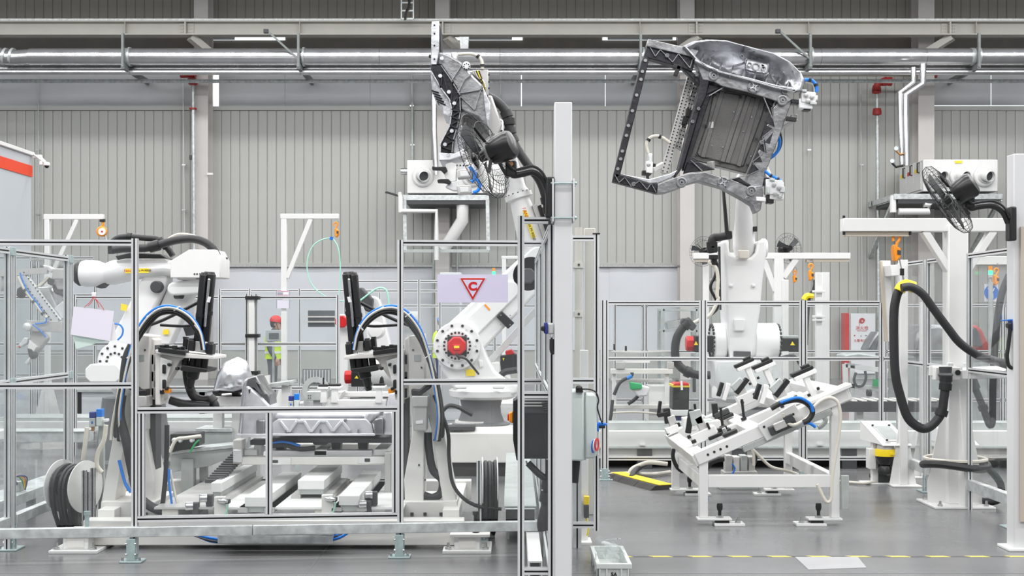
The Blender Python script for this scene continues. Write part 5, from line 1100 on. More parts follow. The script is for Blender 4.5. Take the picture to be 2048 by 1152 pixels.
# hoses of the fixture
hose(ft, wl(T([(795, 355), (850, 325), (930, 303), (990, 310), (1035, 345), (1045, 385), (1020, 425), (990, 440)]), 9.75), .022, 'hose_black', 'hose')
hose(ft, wl(T([(850, 320), (920, 295), (975, 292), (1030, 325), (1050, 375)]), 9.72), .012, 'hose_blue', 'hose')
hose(ft, wl(T([(990, 440), (1030, 445), (1065, 468)]), 9.75), .012, 'hose_blue', 'hose')
hose(ft, wl(T([(870, 385), (880, 430), (930, 455), (990, 430), (1035, 390), (1060, 340), (1110, 300), (1160, 290), (1200, 320), (1215, 400), (1205, 520), (1185, 640), (1165, 780), (1160, 900), (1135, 922), (1110, 890), (1075, 815)]), 9.8), .014, 'hose_white', 'hose', res=5)
hose(ft, wl(T([(205, 600), (200, 650), (225, 710), (262, 735), (280, 700), (275, 660)]), 11.2), .018, 'hose_black', 'hose'); hose(ft, wl(T([(260, 740), (285, 730), (298, 680)]), 11.15), .012, 'hose_blue', 'hose')
hose(ft, wl(T([(395, 740), (420, 690), (470, 665), (510, 660)]), 10.1), .022, 'hose_black', 'hose'); hose(ft, wl(T([(405, 810), (398, 850), (408, 900), (405, 925)]), 10.0), .010, 'hose_blue', 'hose')
hose(ft, wl(T([(690, 700), (690, 640), (680, 600), (740, 660), (800, 710), (900, 735), (960, 755)]), 11.5), .014, 'hose_white', 'hose')
hose(ft, wl(T([(1080, 470), (1100, 460), (1125, 430), (1110, 395)]), 10.2), .02, 'galv_grey', 'hose')
MB().box(XB+.04, XB+.10, Y0-.06, Y0-.02, .13, .40).build('terminal_strip', 'galv_grey', ft, bev=.004)
# valve island on the floor behind the table legs
vi = thing('valve_island', 'grey pneumatic valve block with black hoses on the floor behind the slanted table', 'valve', W(1476, 945, 12.1))
for i in range(4): MB().pp(T([(520+i*46, 640+(i % 2)*8), (560+i*46, 640+(i % 2)*8), (560+i*46, 740), (520+i*46, 740)]), 12.0+.03*(i % 2), .14).build('valve', ('alu_grey', 'machine_white', 'galv_grey', 'alu_grey')[i], vi, bev=.006)
MB().pp(T([(510, 740), (710, 735), (715, 760), (510, 770)]), 11.98, .2).build('manifold', 'alu_grey', vi, bev=.005)
MB().box(W(1440, 0, 12).x, W(1520, 0, 12).x, 11.95, 12.2, 0, .12).build('stand', 'galv_grey', vi, bev=.005)
hose(vi, wl(T([(690, 690), (700, 650), (690, 610), (670, 600)]), 11.97), .022, 'hose_black', 'hose'); hose(vi, wl(T([(560, 690), (575, 720), (560, 750)]), 11.96), .008, 'hose_blue', 'hose')
# ================================================================ things on the floor at right
cr = thing('cable_ramp', 'yellow and black rubber floor cable ramp beside the slanted table', 'cable ramp', W(1275, 965, 12.3))
pa = W(1232, 948, DF(954)); pb = W(1330, 980, DF(980)); pa.z = pb.z = 0
dv = (pb-pa); lng = dv.normalized(); crs = Vector((-lng.y, lng.x, 0)); prof = [(-.16, 0), (-.1, .045), (.1, .045), (.16, 0)]
for i in range(3):
    a0 = pa+dv*(i/3+.005); a1 = pa+dv*((i+1)/3-.005)
    MB().loft([[a0+crs*c_+Vector((0, 0, z_)) for c_, z_ in prof], [a1+crs*c_+Vector((0, 0, z_)) for c_, z_ in prof]]).build('segment', 'rubber', cr, smooth=False)
    MB().loft([[a0+crs*c_+Vector((0, 0, z_)) for c_, z_ in ((-.06, .046), (-.06, .052), (.09, .052), (.09, .046))], [a1+crs*c_+Vector((0, 0, z_)) for c_, z_ in ((-.06, .046), (-.06, .052), (.09, .052), (.09, .046))]]).build('lid', 'yellow', cr, smooth=False)
t = thing('floor_cables', 'white and black cables lying on the floor under the low fence', 'cable', W(1270, 940, 12.9))
hose(t, [Vector((p.x, p.y, .03)) for p in (W(1215, 0, 12.85), W(1260, 0, 13.0), W(1300, 0, 12.9), W(1340, 0, 13.1))], .02, 'hose_white', 'cable')
hose(t, [W(1255, 960, 12.8)+Vector((0, 0, .0)), W(1262, 940, 12.9), W(1280, 930, 13.0), W(1300, 925, 13.0), W(1335, 928, 13.0)], .022, 'hose_white', 'cable')
hose(t, [Vector((W(1262, 0, 12.6).x, 12.6, .03)), W(1272, 940, 12.9), W(1290, 928, 13.2)], .03, 'hose_black', 'cable')
hose(t, [Vector((W(1680, 0, 12.4).x, 12.45, .02)), Vector((W(1720, 0, 12.4).x, 12.3, .02)), Vector((W(1750, 0, 12.4).x, 12.4, .02))], .014, 'hose_white', 'cable')
hose(t, [Vector((W(1755, 0, 12.4).x, 12.6, .06)), Vector((W(1770, 0, 12.4).x, 12.5, .05)), Vector((W(1800, 0, 12.4).x, 12.55, .05))], .035, 'hose_black', 'cable')
# grey crate with SA
Db = 8.3
ck = thing('plastic_crate', 'open grey plastic crate marked SA standing on the floor', 'crate', (W(1220, 0, Db).x, Db, 0))
ck_x0, ck_x1 = W(1196, 0, 7.9).x, W(1260, 0, 7.9).x; y0, y1 = 7.9, 8.5; zt_ = zz(1128, 7.9)
ck_x0 -= .0
for (x0, x1, ya, yb, nm) in ((ck_x0, ck_x1, y0, y0+.012, 'wall_front'), (ck_x0, ck_x1, y1-.012, y1, 'wall_rear'), (ck_x0, ck_x0+.012, y0, y1, 'wall_side'), (ck_x1-.012, ck_x1, y0, y1, 'wall_side')):
    MB().box(x0, x1, ya, yb, 0.0, zt_).build('side', 'crate_grey', ck, bev=.002)
MB().box(ck_x0, ck_x1, y0, y1, .004, .012).build('bottom', 'crate_grey', ck)
mb = MB(); 
for (x0, x1, ya, yb) in ((ck_x0-.012, ck_x1+.012, y0-.012, y0+.014), (ck_x0-.012, ck_x1+.012, y1-.014, y1+.012), (ck_x0-.012, ck_x0+.014, y0, y1), (ck_x1-.014, ck_x1+.012, y0, y1)): mb.box(x0, x1, ya, yb, zt_-.03, zt_+.004)
o_ = mb.build('rim', 'crate_grey', ck, bev=.004); o_['kind'] = 'stuff'
for x in (ck_x0+.01, ck_x0+.055, ck_x1-.055, ck_x1-.01): MB().box(x-.005, x+.005, y0-.010, y0, .0, zt_-.03).build('rib', 'crate_grey', ck, bev=.002)
for y in (y0+.05, y0+.2, y0+.4, y0+.55): MB().box(ck_x0-.010, ck_x0, y-.005, y+.005, 0, zt_-.03).build('rib', 'crate_grey', ck, bev=.002)
MB().box(ck_x0-.006, ck_x0-.001, y0+.1, y0+.17, .03, .14).build('label_card', 'paper_white', ck)
text('SA', .034, 'black', ck, ((ck_x0+ck_x1)/2, y0-.004, zz(1149, 7.9)), ext=.001, bold=.001)
mb = MB(); cxx = (ck_x0+ck_x1)/2
for k_ in range(5): mb.cbox((cxx+.05*math.sin(k_*2.1), 8.1+.07*k_, .10+.02*(k_ % 3)), .09, .12, .05, .4*k_, .5+.3*k_, .7*k_)
o_ = mb.build('plastic_film', 'acrylic_milky', ck, smooth=False); o_['kind'] = 'stuff'
# ================================================================ scanner pedestals
def scanner(label, px, D, grp=None):
    x = W(px, 0, D).x; s_ = F/D
    t = thing('laser_scanner_stand', label, 'scanner', (x, D, 0), grp); b = lambda p: (p)/201.6
    MB().box(x-.17, x+.20, D-.12, D+.12, 0, .012).build('base_plate', 'white', t, bev=.003)
    MB().box(x-.07, x+.02, D-.02, D+.06, .012, .50).build('post', 'white', t, bev=.004)
    profile(MB(), (x+.05, D+.0, .012), (x+.05, D+.0, .30)).build('inner_post', PROF, t, smooth=False)
    MB().prism([(x-.02, D-.05, .012), (x+.09, D-.05, .012), (x+.02, D-.05, .2), (x-.02, D-.05, .2)], (0, .012, 0)).build('gusset', 'dark_grey', t)
    MB().box(x-.12, x-.05, D-.08, D+.04, .15, .35).build('side_bracket', 'white', t, bev=.004)
    ys = D-.12; xs = x+.03
    MB().lathe((xs, ys, .105), (0, 0, 1), [(0, .055), (.01, .075), (.06, .07), (.09, .05), (.10, .07), (.16, .098), (.18, .1)], 24).build('scan_head', 'black_gloss', t)
    MB().lathe((xs, ys, .285), (0, 0, 1), [(0, .1), (.05, .1), (.07, .095)], 24).build('scan_body', 'yellow', t)
    MB().lathe((xs, ys, .355), (0, 0, 1), [(0, .085), (.07, .075)], 20).build('mount', 'alu_grey', t)
    for dx in (-.04, .0, .04): MB().cyl((xs+dx, ys-.02, .40), (xs+dx, ys-.02, .44), .012, 8).build('cable_gland', 'black', t)
    MB().cbox((xs+.04, ys-.1, .315), .04, .01, .02).build('indicator', 'label_yellow', t)
    z1 = zz(843, D); z0 = zz(886, D); xl_ = x-.14; xr_ = x+.26
    hood = MB(); A = [(xl_-.02, D+.1, z1), (xr_-.13, D+.1, z1), (xr_, D-.22, z0), (xl_+.11, D-.22, z0)]
    hood.prism(A, (0, .0, -.01)); hd = hood.build('hood', 'white', t, bev=.003)
    MB().prism([A[0], A[3], (A[0][0], A[0][1], z0+.03)], (.006, 0, 0)).build('hood_side', 'white', t)
    c0 = [Vector(p) for p in A]; ins = lambda a, b: c0[0]+(c0[1]-c0[0])*a+(c0[3]-c0[0])*b+Vector((0, -.004, .006))
    MB().prism([ins(.27, .25), ins(.80, .25), ins(.83, .8), ins(.30, .8)], (0, 0, .004)).build('window', 'galv_grey', hd)
    MB().prism([ins(.24, .2), ins(.83, .2), ins(.86, .85), ins(.27, .85)], (0, 0, .001)).build('window_frame', 'paper_white', hd)
    for a, b_ in ((.25, .23), (.82, .23), (.28, .83), (.85, .83)): MB().cyl(ins(a, b_), ins(a, b_)+Vector((0, 0, .012)), .012, 8).build('knob', 'black', hd)
    return t
scanner('yellow and black laser scanner on a white hooded stand beside the slanted table', 1758, 12.45)
scanner('yellow laser scanner on a white hooded stand half hidden behind the hose stand', 1895, 13.4)
# ================================================================ hose stand with T beam
Dj = 11.0; xj = 3.90
hs = thing('hose_stand', 'tall white T-shaped hose stand with gusseted foot and braced top beam', 'stand', (xj, Dj, 0))
MB().box(xj-.26, xj+.26, Dj-.26, Dj+.26, 0, .02).build('base_plate', 'white', hs, bev=.004)
MB().box(xj-.085, xj+.085, Dj-.085, Dj+.085, .02, zz(438, Dj)-.06).build('column', 'white', hs, bev=.006)
for dx, dy in ((-1, 0), (1, 0), (0, -1), (0, 1)):
    pts = [Vector((xj+dx*.085, Dj+dy*.085, .02)), Vector((xj+dx*.24, Dj+dy*.24, .02)), Vector((xj+dx*.24, Dj+dy*.24, .2)), Vector((xj+dx*.085, Dj+dy*.085, 1.02))]
    MB().prism(pts, (.0 if dx else .014, .014 if dx else 0, 0)).build('gusset', 'white', hs, smooth=False)
for dx in (-.2, .2):
    for dy in (-.2, .2): MB().lathe((xj+dx, Dj+dy, .02), (0, 0, 1), [(0, .022), (.015, .022), (.016, .012), (.045, .01)], 8).build('anchor_bolt', 'steel', hs)
zb = zz(450, Dj); xb0 = W(1683, 0, Dj).x; xb1 = W(2013, 0, Dj).x
MB().box(xb0, xb1, Dj-.06, Dj+.06, zb-.06, zb+.055).build('beam', 'white', hs, bev=.005)
MB().box(xb0+.02, W(1816, 0, Dj).x, Dj-.03, Dj+.03, zb-.10, zb-.062).build('trolley_track', 'beige_strip', hs)
for px in (1686, 1818): MB().cyl((W(px, 0, Dj).x, Dj-.03, zb-.09), (W(px, 0, Dj).x, Dj-.03, zb+.08 if px < 1700 else zb-.05), .012, 8).build('stop_bolt', 'black', hs)
mb = MB(); mb.bar(W(1847, 462, Dj), W(1906, 555, Dj), .06, .10, (0, 1, 0)); mb.build('brace', 'white', hs, bev=.005)
mb = MB(); mb.bar(W(1985, 462, Dj), W(1928, 548, Dj), .06, .10, (0, 1, 0)); mb.build('brace', 'white', hs, bev=.005)
# holder shelf on the stand
MB().box(W(1868, 0, Dj-.16).x, W(1918, 0, Dj-.16).x, Dj-.2, Dj-.09, zz(760, Dj-.16), zz(734, Dj-.16)).build('holder_block', 'white', hs, bev=.006)
MB().cyl((W(1915, 0, Dj-.2).x, Dj-.215, zz(745, Dj-.2)), (W(1915, 0, Dj-.2).x, Dj-.195, zz(745, Dj-.2)), .022, 16).build('holder_bore', 'black', hs)
MB().prism([W(1925, 741, Dj-.25), W(2010, 741, Dj-.45), W(2012, 757, Dj-.45), W(1925, 758, Dj-.25)], (0, .1, 0)).build('shelf', 'white', hs, bev=.004)
MB().prism([W(1925, 735, Dj-.1), W(2010, 731, Dj-.1), W(2012, 741, Dj-.45), W(1925, 741, Dj-.25)], (0, 0, -.006)).build('shelf_top', 'paper_white', hs)
MB().box(W(1850, 0, Dj).x, W(1900, 0, Dj).x, Dj-.12, Dj-.09, zz(750, Dj), zz(730, Dj)).build('bracket', 'white', hs, bev=.004)
for px in (1900, 1932): MB().cbox(W(px, 729, Dj-.15), .05, .04, .03).build('nut', 'alu', hs, bev=.004)
mb = MB(); mb.tube([(xj+.27*math.cos(a), Dj+.27*math.sin(a), .36+.02*math.sin(a*2)) for a in [2*PI*i/28 for i in range(29)]], .035, 8); mb.build('coiled_cable', 'hose_black', hs)
mb = MB(); mb.tube([(xj+.26*math.cos(a), Dj+.26*math.sin(a), .41) for a in [2*PI*i/28 for i in range(29)]], .016, 6); mb.build('coiled_cable', 'hose_white', hs)
hose(hs, [(xj+.25, Dj-.1, .34), (xj+.36, Dj-.1, .2), (xj+.34, Dj-.1, .06), (xj+.22, Dj-.05, .04)], .032, 'hose_black', 'cable_end')
# black supply hose in a loop
bh = thing('supply_hose', 'thick black supply hose looping from the yellow hanger clip to the right post', 'hose', W(1850, 860, 10.8))
hose(bh, wl([(1803, 576), (1794, 590), (1788, 625), (1788, 690), (1791, 750), (1800, 790), (1814, 832), (1832, 851), (1850, 857), (1868, 847), (1883, 825), (1888, 795), (1891, 770), (1892, 752)], 10.75), .04, 'hose_black', 'loop', (.78, .92, .98))
hose(bh, wl([(1803, 576), (1822, 574), (1845, 588), (1865, 615), (1895, 655), (1920, 686), (1955, 710), (1990, 722), (2020, 730), (2036, 733)], 10.6)[:-2]+[W(2020, 730, 9.6), W(2036, 731, 9.0)], .036, 'hose_black', 'supply_end')
MB().lathe(W(1891, 750, 10.75), (0, 0, 1), [(-.12, .045), (-.02, .05), (0, .065), (.02, .05), (.07, .055)], 16).build('connector', 'dark_grey', bh)
mb = MB(); mb.tube(wl([(1799, 582), (1804, 574), (1815, 571), (1828, 575)], 10.72), .05, 10, 4); mb.build('hanger_clip', 'yellow', bh)
MB().cbox(W(1812, 568, 10.72), .04, .04, .08).build('clip_lug', 'yellow', bh, bev=.01)
def balancer(label, px, py, D, s_=1.0, m='orange', chain=0, grp=None):
    t = thing('tool_balancer', label, 'balancer', W(px, py+40*s_, D), grp); P = lambda a, b: (px+a*s_, py+b*s_)
    MB().tube(wl([P(-6, -2), P(-7, -10), P(0, -15), P(6, -10), P(4, -2), P(1, 2), P(0, 8)], D), 3.0*s_*D/F, 8, 3).build('hook', m, t)
    MB().prism([W(*P(a, b), D-.03) for a, b in ((-5, 6), (1, 4), (3, 10), (9, 12), (10, 28), (0, 40), (-4, 36), (-6, 16))], (0, .09, 0)).build('body', m, t, bev=.01)
    MB().prism([W(*P(a, b), D-.035) for a, b in ((2, 16), (9, 17), (9, 26), (2, 25))], (0, .02, 0)).build('drum_window', 'dark_grey', t)
    if chain:
        MB().tube(wl([P(6, 34), P(9, 50), P(12, 62)], D), .006, 6).build('rope', 'steel', t)
        MB().cbox(W(*P(11, 60), D), .03, .03, .06).build('stopper', 'black', t); MB().tube(wl([P(12, 64), P(14, 76), P(20, 92)], D), .008, 6).build('shackle', 'steel', t)
    MB().tube(wl([P(-3, -26), P(3, -32), P(8, -20), P(7, -6), P(4, -4)], D), .005, 6).build('sling', 'steel', t)
    return t
balancer('orange tool balancer hanging from the white T beam above the black hose', 1793, 484, Dj-.0, 1.0, chain=1)
# slim posts behind: white hose poles
def gpost(label, px, pyb, D, w_=.075, top=500, gus=True):
    x = W(px, 0, D).x; t = thing('steel_post', label, 'post', (x, D, 0))
    MB().box(x-w_/2, x+w_/2, D-w_/2, D+w_/2, .015, zz(top, D)).build('column', 'white', t, bev=.004)
    MB().box(x-.13, x+.15, D-.12, D+.12, 0, .015).build('base_plate', 'white', t, bev=.003)
    if gus:
        for s_ in (-1, 1): MB().prism([(x+s_*w_/2, D, .015), (x+s_*.13, D, .015), (x+s_*w_/2, D, .6)], (0, .012, 0)).build('gusset', 'white', t)
    return t
gpost('slim white post with gussets standing where the low fence meets the side fence', 1806, 970, 12.25, top=520)
gpost('slim white post behind the side fence next to the yellow scanner', 1848, 955, 12.9, top=605)
lc = thing('light_curtain', 'flat white and beige light curtain strip beside the slim white post', 'light curtain', W(1772, 690, 12.5))
MB().pp([(1763, 521), (1781, 521), (1788, 682), (1774, 684)], 12.5, .06).build('housing', 'white', lc, bev=.005); MB().pp([(1761, 523), (1765, 522), (1776, 683), (1771, 683)], 12.48, .05).build('window_strip', 'beige_strip', lc)
MB().pp([(1781, 530), (1808, 529), (1808, 550), (1783, 552)], 12.27, .26).build('bracket', 'white', lc, bev=.005)
# wall socket on the right post
def socket(label, px, py, D, s_, flip=1, tail=()):
    t = thing('socket_switch', label, 'switch', W(px, py+14*s_, D)); P = lambda a, b: (px+flip*a*s_, py+b*s_)
    MB().prism([W(*P(a, b), D) for a, b in ((0, -11), (14, -11), (14, 12), (0, 12))], (0, .09, 0)).build('box', 'galv_grey', t, bev=.01)
    MB().prism([W(*P(a, b), D-.01) for a, b in ((-7, -12), (0, -13), (0, 12), (-7, 10))], (0, .08, 0)).build('cover', 'navy', t, bev=.006)
    MB().prism([W(*P(a, b), D-.02) for a, b in ((-13, -4), (-6, -6), (-6, 7), (-13, 4))], (0, .06, 0)).build('plug', 'black', t, bev=.006)
    MB().prism([W(*P(a, b), D) for a, b in ((5, 12), (12, 12), (11, 19), (6, 19))], (0, .05, 0)).build('gland', 'galv_grey', t, bev=.004)
    if tail: hose(t, wl(tail, D), .014, 'black', 'cable')
    return t
socket('blue-capped grey socket on the right-hand white post with hanging black cable', 2030, 651, D9-.02, 1.0, 1, [(2020, 656), (2017, 690), (2014, 712), (2018, 732), (2030, 736), (2038, 728), (2040, 700)])
MB().prism([W(2005, 640, D9-.03), W(2028, 638, D9-.03), W(2028, 641, D9-.03), W(2005, 642, D9-.03)], (0, .04, 0)).build('lid', 'blue', bpy.data.objects['socket_switch'], bev=.002)
socket('blue-capped grey socket fixed on the left side of the tall white post', 1095, 657, 7.27, 1.0, 1, [(1104, 678), (1104, 700), (1108, 708)])
# notice boards
def notice(label, px0, px1, py0, py1, D, rows):
    t = thing('notice_board', label, 'notice', W((px0+px1)/2, py1, D)); 
    MB().pp([(px0, py0), (px1, py0), (px1, py1), (px0, py1)], D, .012).build('board', 'paper', t); w_ = px1-px0
    for (a, b, c_, d, m) in rows: MB().pp([(px0+w_*a, py0+(py1-py0)*c_), (px0+w_*b, py0+(py1-py0)*c_), (px0+w_*b, py0+(py1-py0)*d), (px0+w_*a, py0+(py1-py0)*d)], D-.004, .004).build('print', m, t, smooth=False)
    for s_ in ((px0-.6, px0+.6), (px1-.6, px1+.6)): MB().pp([(s_[0], py0), (s_[1], py0), (s_[1], py1), (s_[0], py1)], D-.006, .016).build('frame', 'print_grey', t)
    return t
rows = [(.08, .92, .03, .06, 'print_pink'), (.08, .48, .10, .24, 'print_grey'), (.55, .9, .10, .22, 'paper_white'), (.08, .48, .32, .50, 'blind'), (.55, .9, .34, .52, 'paper_white'), (.08, .9, .27, .29, 'print_pink'), (.1, .45, .60, .72, 'blind'), (.08, .9, .56, .575, 'print_pink'), (.1, .9, .8, .83, 'print_grey')]
notice('tall printed work instruction board on the side fence near the hose stand', 1890, 1911, 592, 662, 11.35, rows)
notice('printed instruction sheet on the far fence beside the man in the red helmet', 553, 579, 581, 617, 16.44, rows[:6])
# ================================================================ nut-runner station behind the front fence
DT = 9.25
def sq(pts, mir): return [(1116-x, y) for x, y in reversed(pts)] if mir else pts
def tower(label, mir):
    cx = 1116-835 if mir else 835
    t = thing('nut_runner_tower', label, 'machine', (W(cx, 0, DT).x, DT+.2, .18))
    def b(name, pts, d, th, m, bev=.006, par=None): return MB().pp(sq(pts, mir), DT+d, th).build(name, m, par or t, bev=bev)
    def P(x, y, d=0): return W(1116-x if mir else x, y, DT+d)
    b('upright', [(817, 672), (846, 668), (849, 690), (847, 1003), (810, 1003), (808, 960), (824, 870), (822, 800), (817, 790)], 0, .30, 'machine_white')
    b('slant_leg', [(846, 690), (852, 692), (866, 765), (882, 830), (914, 1006), (886, 1006), (864, 865), (846, 790)], .02, .25, 'machine_white')
    fb = b('foot_block', [(806, 1003), (914, 1003), (916, 1036), (806, 1036)], -.05, .55, 'machine_white')
    for px in (850, 882, 824): MB().cbox(P(px, 1028, -.055), .022, .02, .022).build('bolt_head', 'black', fb)
    b('back_plate', [(808, 680), (818, 672), (818, 795), (808, 800)], .06, .2, 'machine_white')
    gr = b('guide_rail', [(805, 690), (817, 690), (817, 1000), (805, 1000)], .08, .16, 'dark_grey')
    for y in (708, 742, 775): b('carriage', [(806, y), (816, y), (816, y+22), (806, y+22)], .06, .05, 'alu_grey', par=gr)
    b('rating_plate', [(828, 710), (841, 710), (841, 722), (828, 722)], -.006, .008, 'galv_grey', 0)
    for q_ in ((826, 700), (843, 735), (838, 930), (868, 880), (850, 960)): MB().cyl(P(*q_, -.008), P(*q_, .0), .007, 8).build('screw', 'black', t)
    b('drive_motor', [(826, 812), (854, 812), (854, 862), (826, 862)], -.14, .14, 'alu_grey', .01); b('drive_gearbox', [(823, 792), (856, 792), (856, 814), (823, 814)], -.15, .16, 'alu_grey', .008)
    b('drive_label', [(832, 842), (846, 840), (846, 847), (832, 848)], -.146, .006, 'paper_white', 0)
    b('drive_plug', [(822, 778), (838, 780), (852, 768), (864, 766), (862, 776), (848, 786), (838, 794), (823, 792)], -.12, .10, 'black', .01)
    # swinging head with bracket and manifold
    hd = b('head_plate', [(688, 712), (748, 706), (806, 699), (806, 707), (748, 716), (688, 719)], -.12, .40, 'machine_white')
    b('bracket', [(748, 716), (800, 708), (800, 800), (790, 800), (788, 772), (775, 752), (756, 722)], -.05, .14, 'machine_white')
    b('bracket_rib', [(772, 722), (796, 714), (796, 790), (784, 765)], -.10, .03, 'white')
    b('slide_plate', [(795, 700), (806, 700), (806, 810), (795, 810)], -.08, .25, 'machine_white')
    mf = b('valve_manifold', [(746, 702), (800, 694), (800, 704), (746, 711)], -.15, .12, 'black', .004)
    for k_ in range(6): x_ = 750+k_*8.2; MB().cbox(P(x_, 697-k_*1.0+(k_ % 2)*2, -.02-.05*(k_ % 3)), .03, .04, .03).build('valve', 'black', mf, bev=.004)
    for y in (730, 760): b('sensor_bar', [(786, y), (792, y-1), (792, y+17), (786, y+18)], -.13, .04, 'black')
    for q_ in ((776, 727), (781, 775), (760, 735)): b('stopper', [(q_[0], q_[1]), (q_[0]+6, q_[1]-1), (q_[0]+6, q_[1]+5), (q_[0], q_[1]+6)], -.13, .06, 'black')
    b('air_valve', [(776, 778), (788, 777), (788, 786), (776, 787)], -.1, .05, 'orange'); b('air_valve', [(790, 780), (797, 779), (797, 788), (790, 789)], -.1, .05, 'black')
    # spindle group, slightly tilted
    up_ = (P(698, 548, 0)-P(711, 690, 0))
    for k_, (dx, dd, r_, L0, L1) in enumerate(((-7, 0, .026, 0, 1.0), (3, .05, .028, -.02, 1.01), (10, -.03, .024, -.05, .99), (-2, -.06, .015, .25, .93))):
        a0 = P(712+dx, 690, dd)+up_*L0; a1 = P(712+dx, 690, dd)+up_*L1
        sp = MB(); sp.bar(a0, a1, r_*2, r_*2, (0, 1, 0)) if k_ < 3 else sp.cyl(a0, a1, r_*.7, 12); so = sp.build('spindle_motor', ('black', 'black', 'black', 'steel')[k_], t, bev=.008)
        if k_ < 3: MB().lathe(a0+(a1-a0)*.42, up_, [(0, r_*1.25), (.03, r_*1.25)], 16).build('collar', 'black', so); MB().lathe(a1, up_, [(0, r_*.9), (.015, r_*.7)], 14).build('cap', 'black_gloss', so)
    b('label_tag', [(694, 594), (700, 593), (703, 604), (697, 605)], -.10, .006, 'paper_white', 0); b('label_tag', [(713, 662), (717, 662), (718, 669), (714, 669)], -.07, .006, 'teal_print', 0)
    for pts, d in (([(690, 688), (704, 686), (705, 708), (692, 710)], -.10), ([(727, 681), (739, 679), (741, 701), (729, 703)], -.10), ([(740, 678), (750, 676), (752, 698), (742, 700)], .02)):
        o_ = b('servo', pts, d, .10, 'black', .006); x_, y_ = pts[0]; b('servo_cap', [(x_+2, y_-4), (x_+11, y_-5), (x_+11, y_), (x_+2, y_+1)], d+.01, .06, 'dark_grey', .004, o_)
    b('valve_block', [(704, 684), (726, 682), (727, 703), (705, 706)], -.08, .12, 'alu_grey')
    for (x, r_) in ((705, .025), (717, .03), (729, .025), (744, .025)): MB().cyl(P(x, 714, 0), P(x+3, 738, 0), r_, 14).build('nut_runner_shaft', 'black', t)
    b('lower_plate', [(700, 738), (752, 730), (756, 736), (756, 741), (740, 744), (704, 745)], -.12, .3, 'black', .006)
    MB().lathe(P(728, 742, 0), (P(732, 758, 0)-P(728, 742, 0)), [(0, .045), (.05, .045), (.06, .034)], 18).build('chuck', 'black', t)
    tip = MB().lathe(P(732, 755, 0), (P(737, 778, 0)-P(732, 755, 0)), [(0, .03), (.06, .026), (.075, .02), (.08, .028), (.1, .02)], 16).build('nut_socket', 'black', t)
    # hoses and cables
    for k_, (m, r_, dd, of) in enumerate((('hose_blue', .009, -.16, 0), ('hose_black', .02, -.10, 7), ('hose_white', .007, -.18, 4), ('hose_black', .018, -.05, 14), ('black', .009, -.14, 10))):
        hose(t, [P(707+of*.3, 700, dd), P(716, 660+of, dd), P(736, 630+of, dd), P(765, 614+of*.8, dd), P(795, 613+of, dd), P(822-of*.5, 630+of, dd), P(843-of*.3, 662+of, dd), P(858-of*.3, 710, dd), P(868+of*.4, 765, dd), P(876+of*.6, 830, dd), P(870+of, 880, dd+.1)], r_, m, 'hose_bundle', res=5)
    for (x, y) in ((722, 655), (762, 617), (816, 630), (856, 712)): MB().cbox(P(x, y, -.16), .05, .03, .008, 0, .9 if (x < 760) else -.6).build('cable_tie', 'paper_white', t)
    hose(t, [P(700, 610, .02), P(712, 640, .02), P(740, 652, .02), P(795, 650, .05)], .011, 'black', 'sensor_cable'); hose(t, [P(720, 605, .08), P(745, 618, .08), P(790, 640, .1), P(830, 655, .1)], .013, 'black', 'sensor_cable')
    return t
tR = tower('white nut-runner tower with tilted black spindles left of the red-capped robot shoulder', False)
tL = tower('white nut-runner tower with tilted black spindles beside the robot with the level forearm', True)
hose(tR, wl([(847, 990), (865, 995), (882, 985), (884, 960), (866, 940), (858, 900), (856, 865)], DT+.05), .03, 'hose_black', 'supply_hose')
hose(tR, wl([(868, 790), (895, 860), (898, 915), (905, 965), (925, 995), (955, 1012), (985, 1016), (1003, 1018)], DT-.03), .014, 'black', 'cable')
hose(tL, wl([(244, 790), (240, 830), (252, 880), (262, 930), (275, 985), (300, 1012), (345, 1030)], DT-.12), .035, 'hose_black', 'supply_hose')
hose(tL, wl([(262, 690), (250, 720), (244, 780), (240, 820), (250, 870)], DT-.1), .025, 'hose_black', 'supply_hose'); hose(tL, wl([(246, 720), (236, 790), (225, 850), (222, 880)], DT-.1), .012, 'hose_white', 'air_line')
hose(tL, wl([(338, 938), (338, 965), (342, 995), (345, 1020)], DT-.05), .009, 'hose_blue', 'air_line'); hose(tL, wl([(334, 850), (332, 940), (325, 1010)], DT-.02), .018, 'hose_black', 'air_line'); hose(tL, wl([(340, 940), (348, 980), (356, 1012)], DT-.02), .010, 'hose_white', 'air_line')
hose(tL, wl([(238, 920), (250, 965), (262, 985)], DT-.14), .012, 'hose_blue', 'air_line')
hose(tL, wl([(373, 722), (376, 760), (386, 790), (402, 800), (420, 800), (430, 812), (424, 820)], DT+.1), .035, 'hose_black', 'suction_hose', (.72,))
hose(tL, wl([(340, 800), (370, 808), (420, 812)], DT+.05), .032, 'hose_black', 'suction_hose')
# base frame
bs = thing('station_base', 'low white welded base frame of the nut-runner station on plate feet', 'machine base', (W(545, 0, 9.0).x, 9.6, 0))
xa_, xb_ = W(168, 0, 8.92).x, W(928, 0, 8.92).x
MB().box(xa_, xb_, 8.9, 9.05, zz(1090, 8.92), zz(1040, 8.92)).build('front_beam', 'machine_white', bs, bev=.006)
MB().box(xa_, xb_, 10.5, 10.62, .12, .28).build('rear_beam', 'machine_white', bs, bev=.006)
for px in (200, 330, 640, 900): MB().box(W(px, 0, 8.92).x-.06, W(px, 0, 8.92).x+.06, 9.05, 10.5, .14, .26).build('cross_beam', 'machine_white', bs, bev=.006)
MB().box(W(300, 0, 8.92).x, W(420, 0, 8.92).x, 9.02, 10.6, .265, .28).build('deck', 'alu_grey', bs)
MB().box(W(420, 0, 8.92).x+.01, W(640, 0, 8.92).x, 9.02, 10.6, .265, .28).build('deck', 'white', bs)
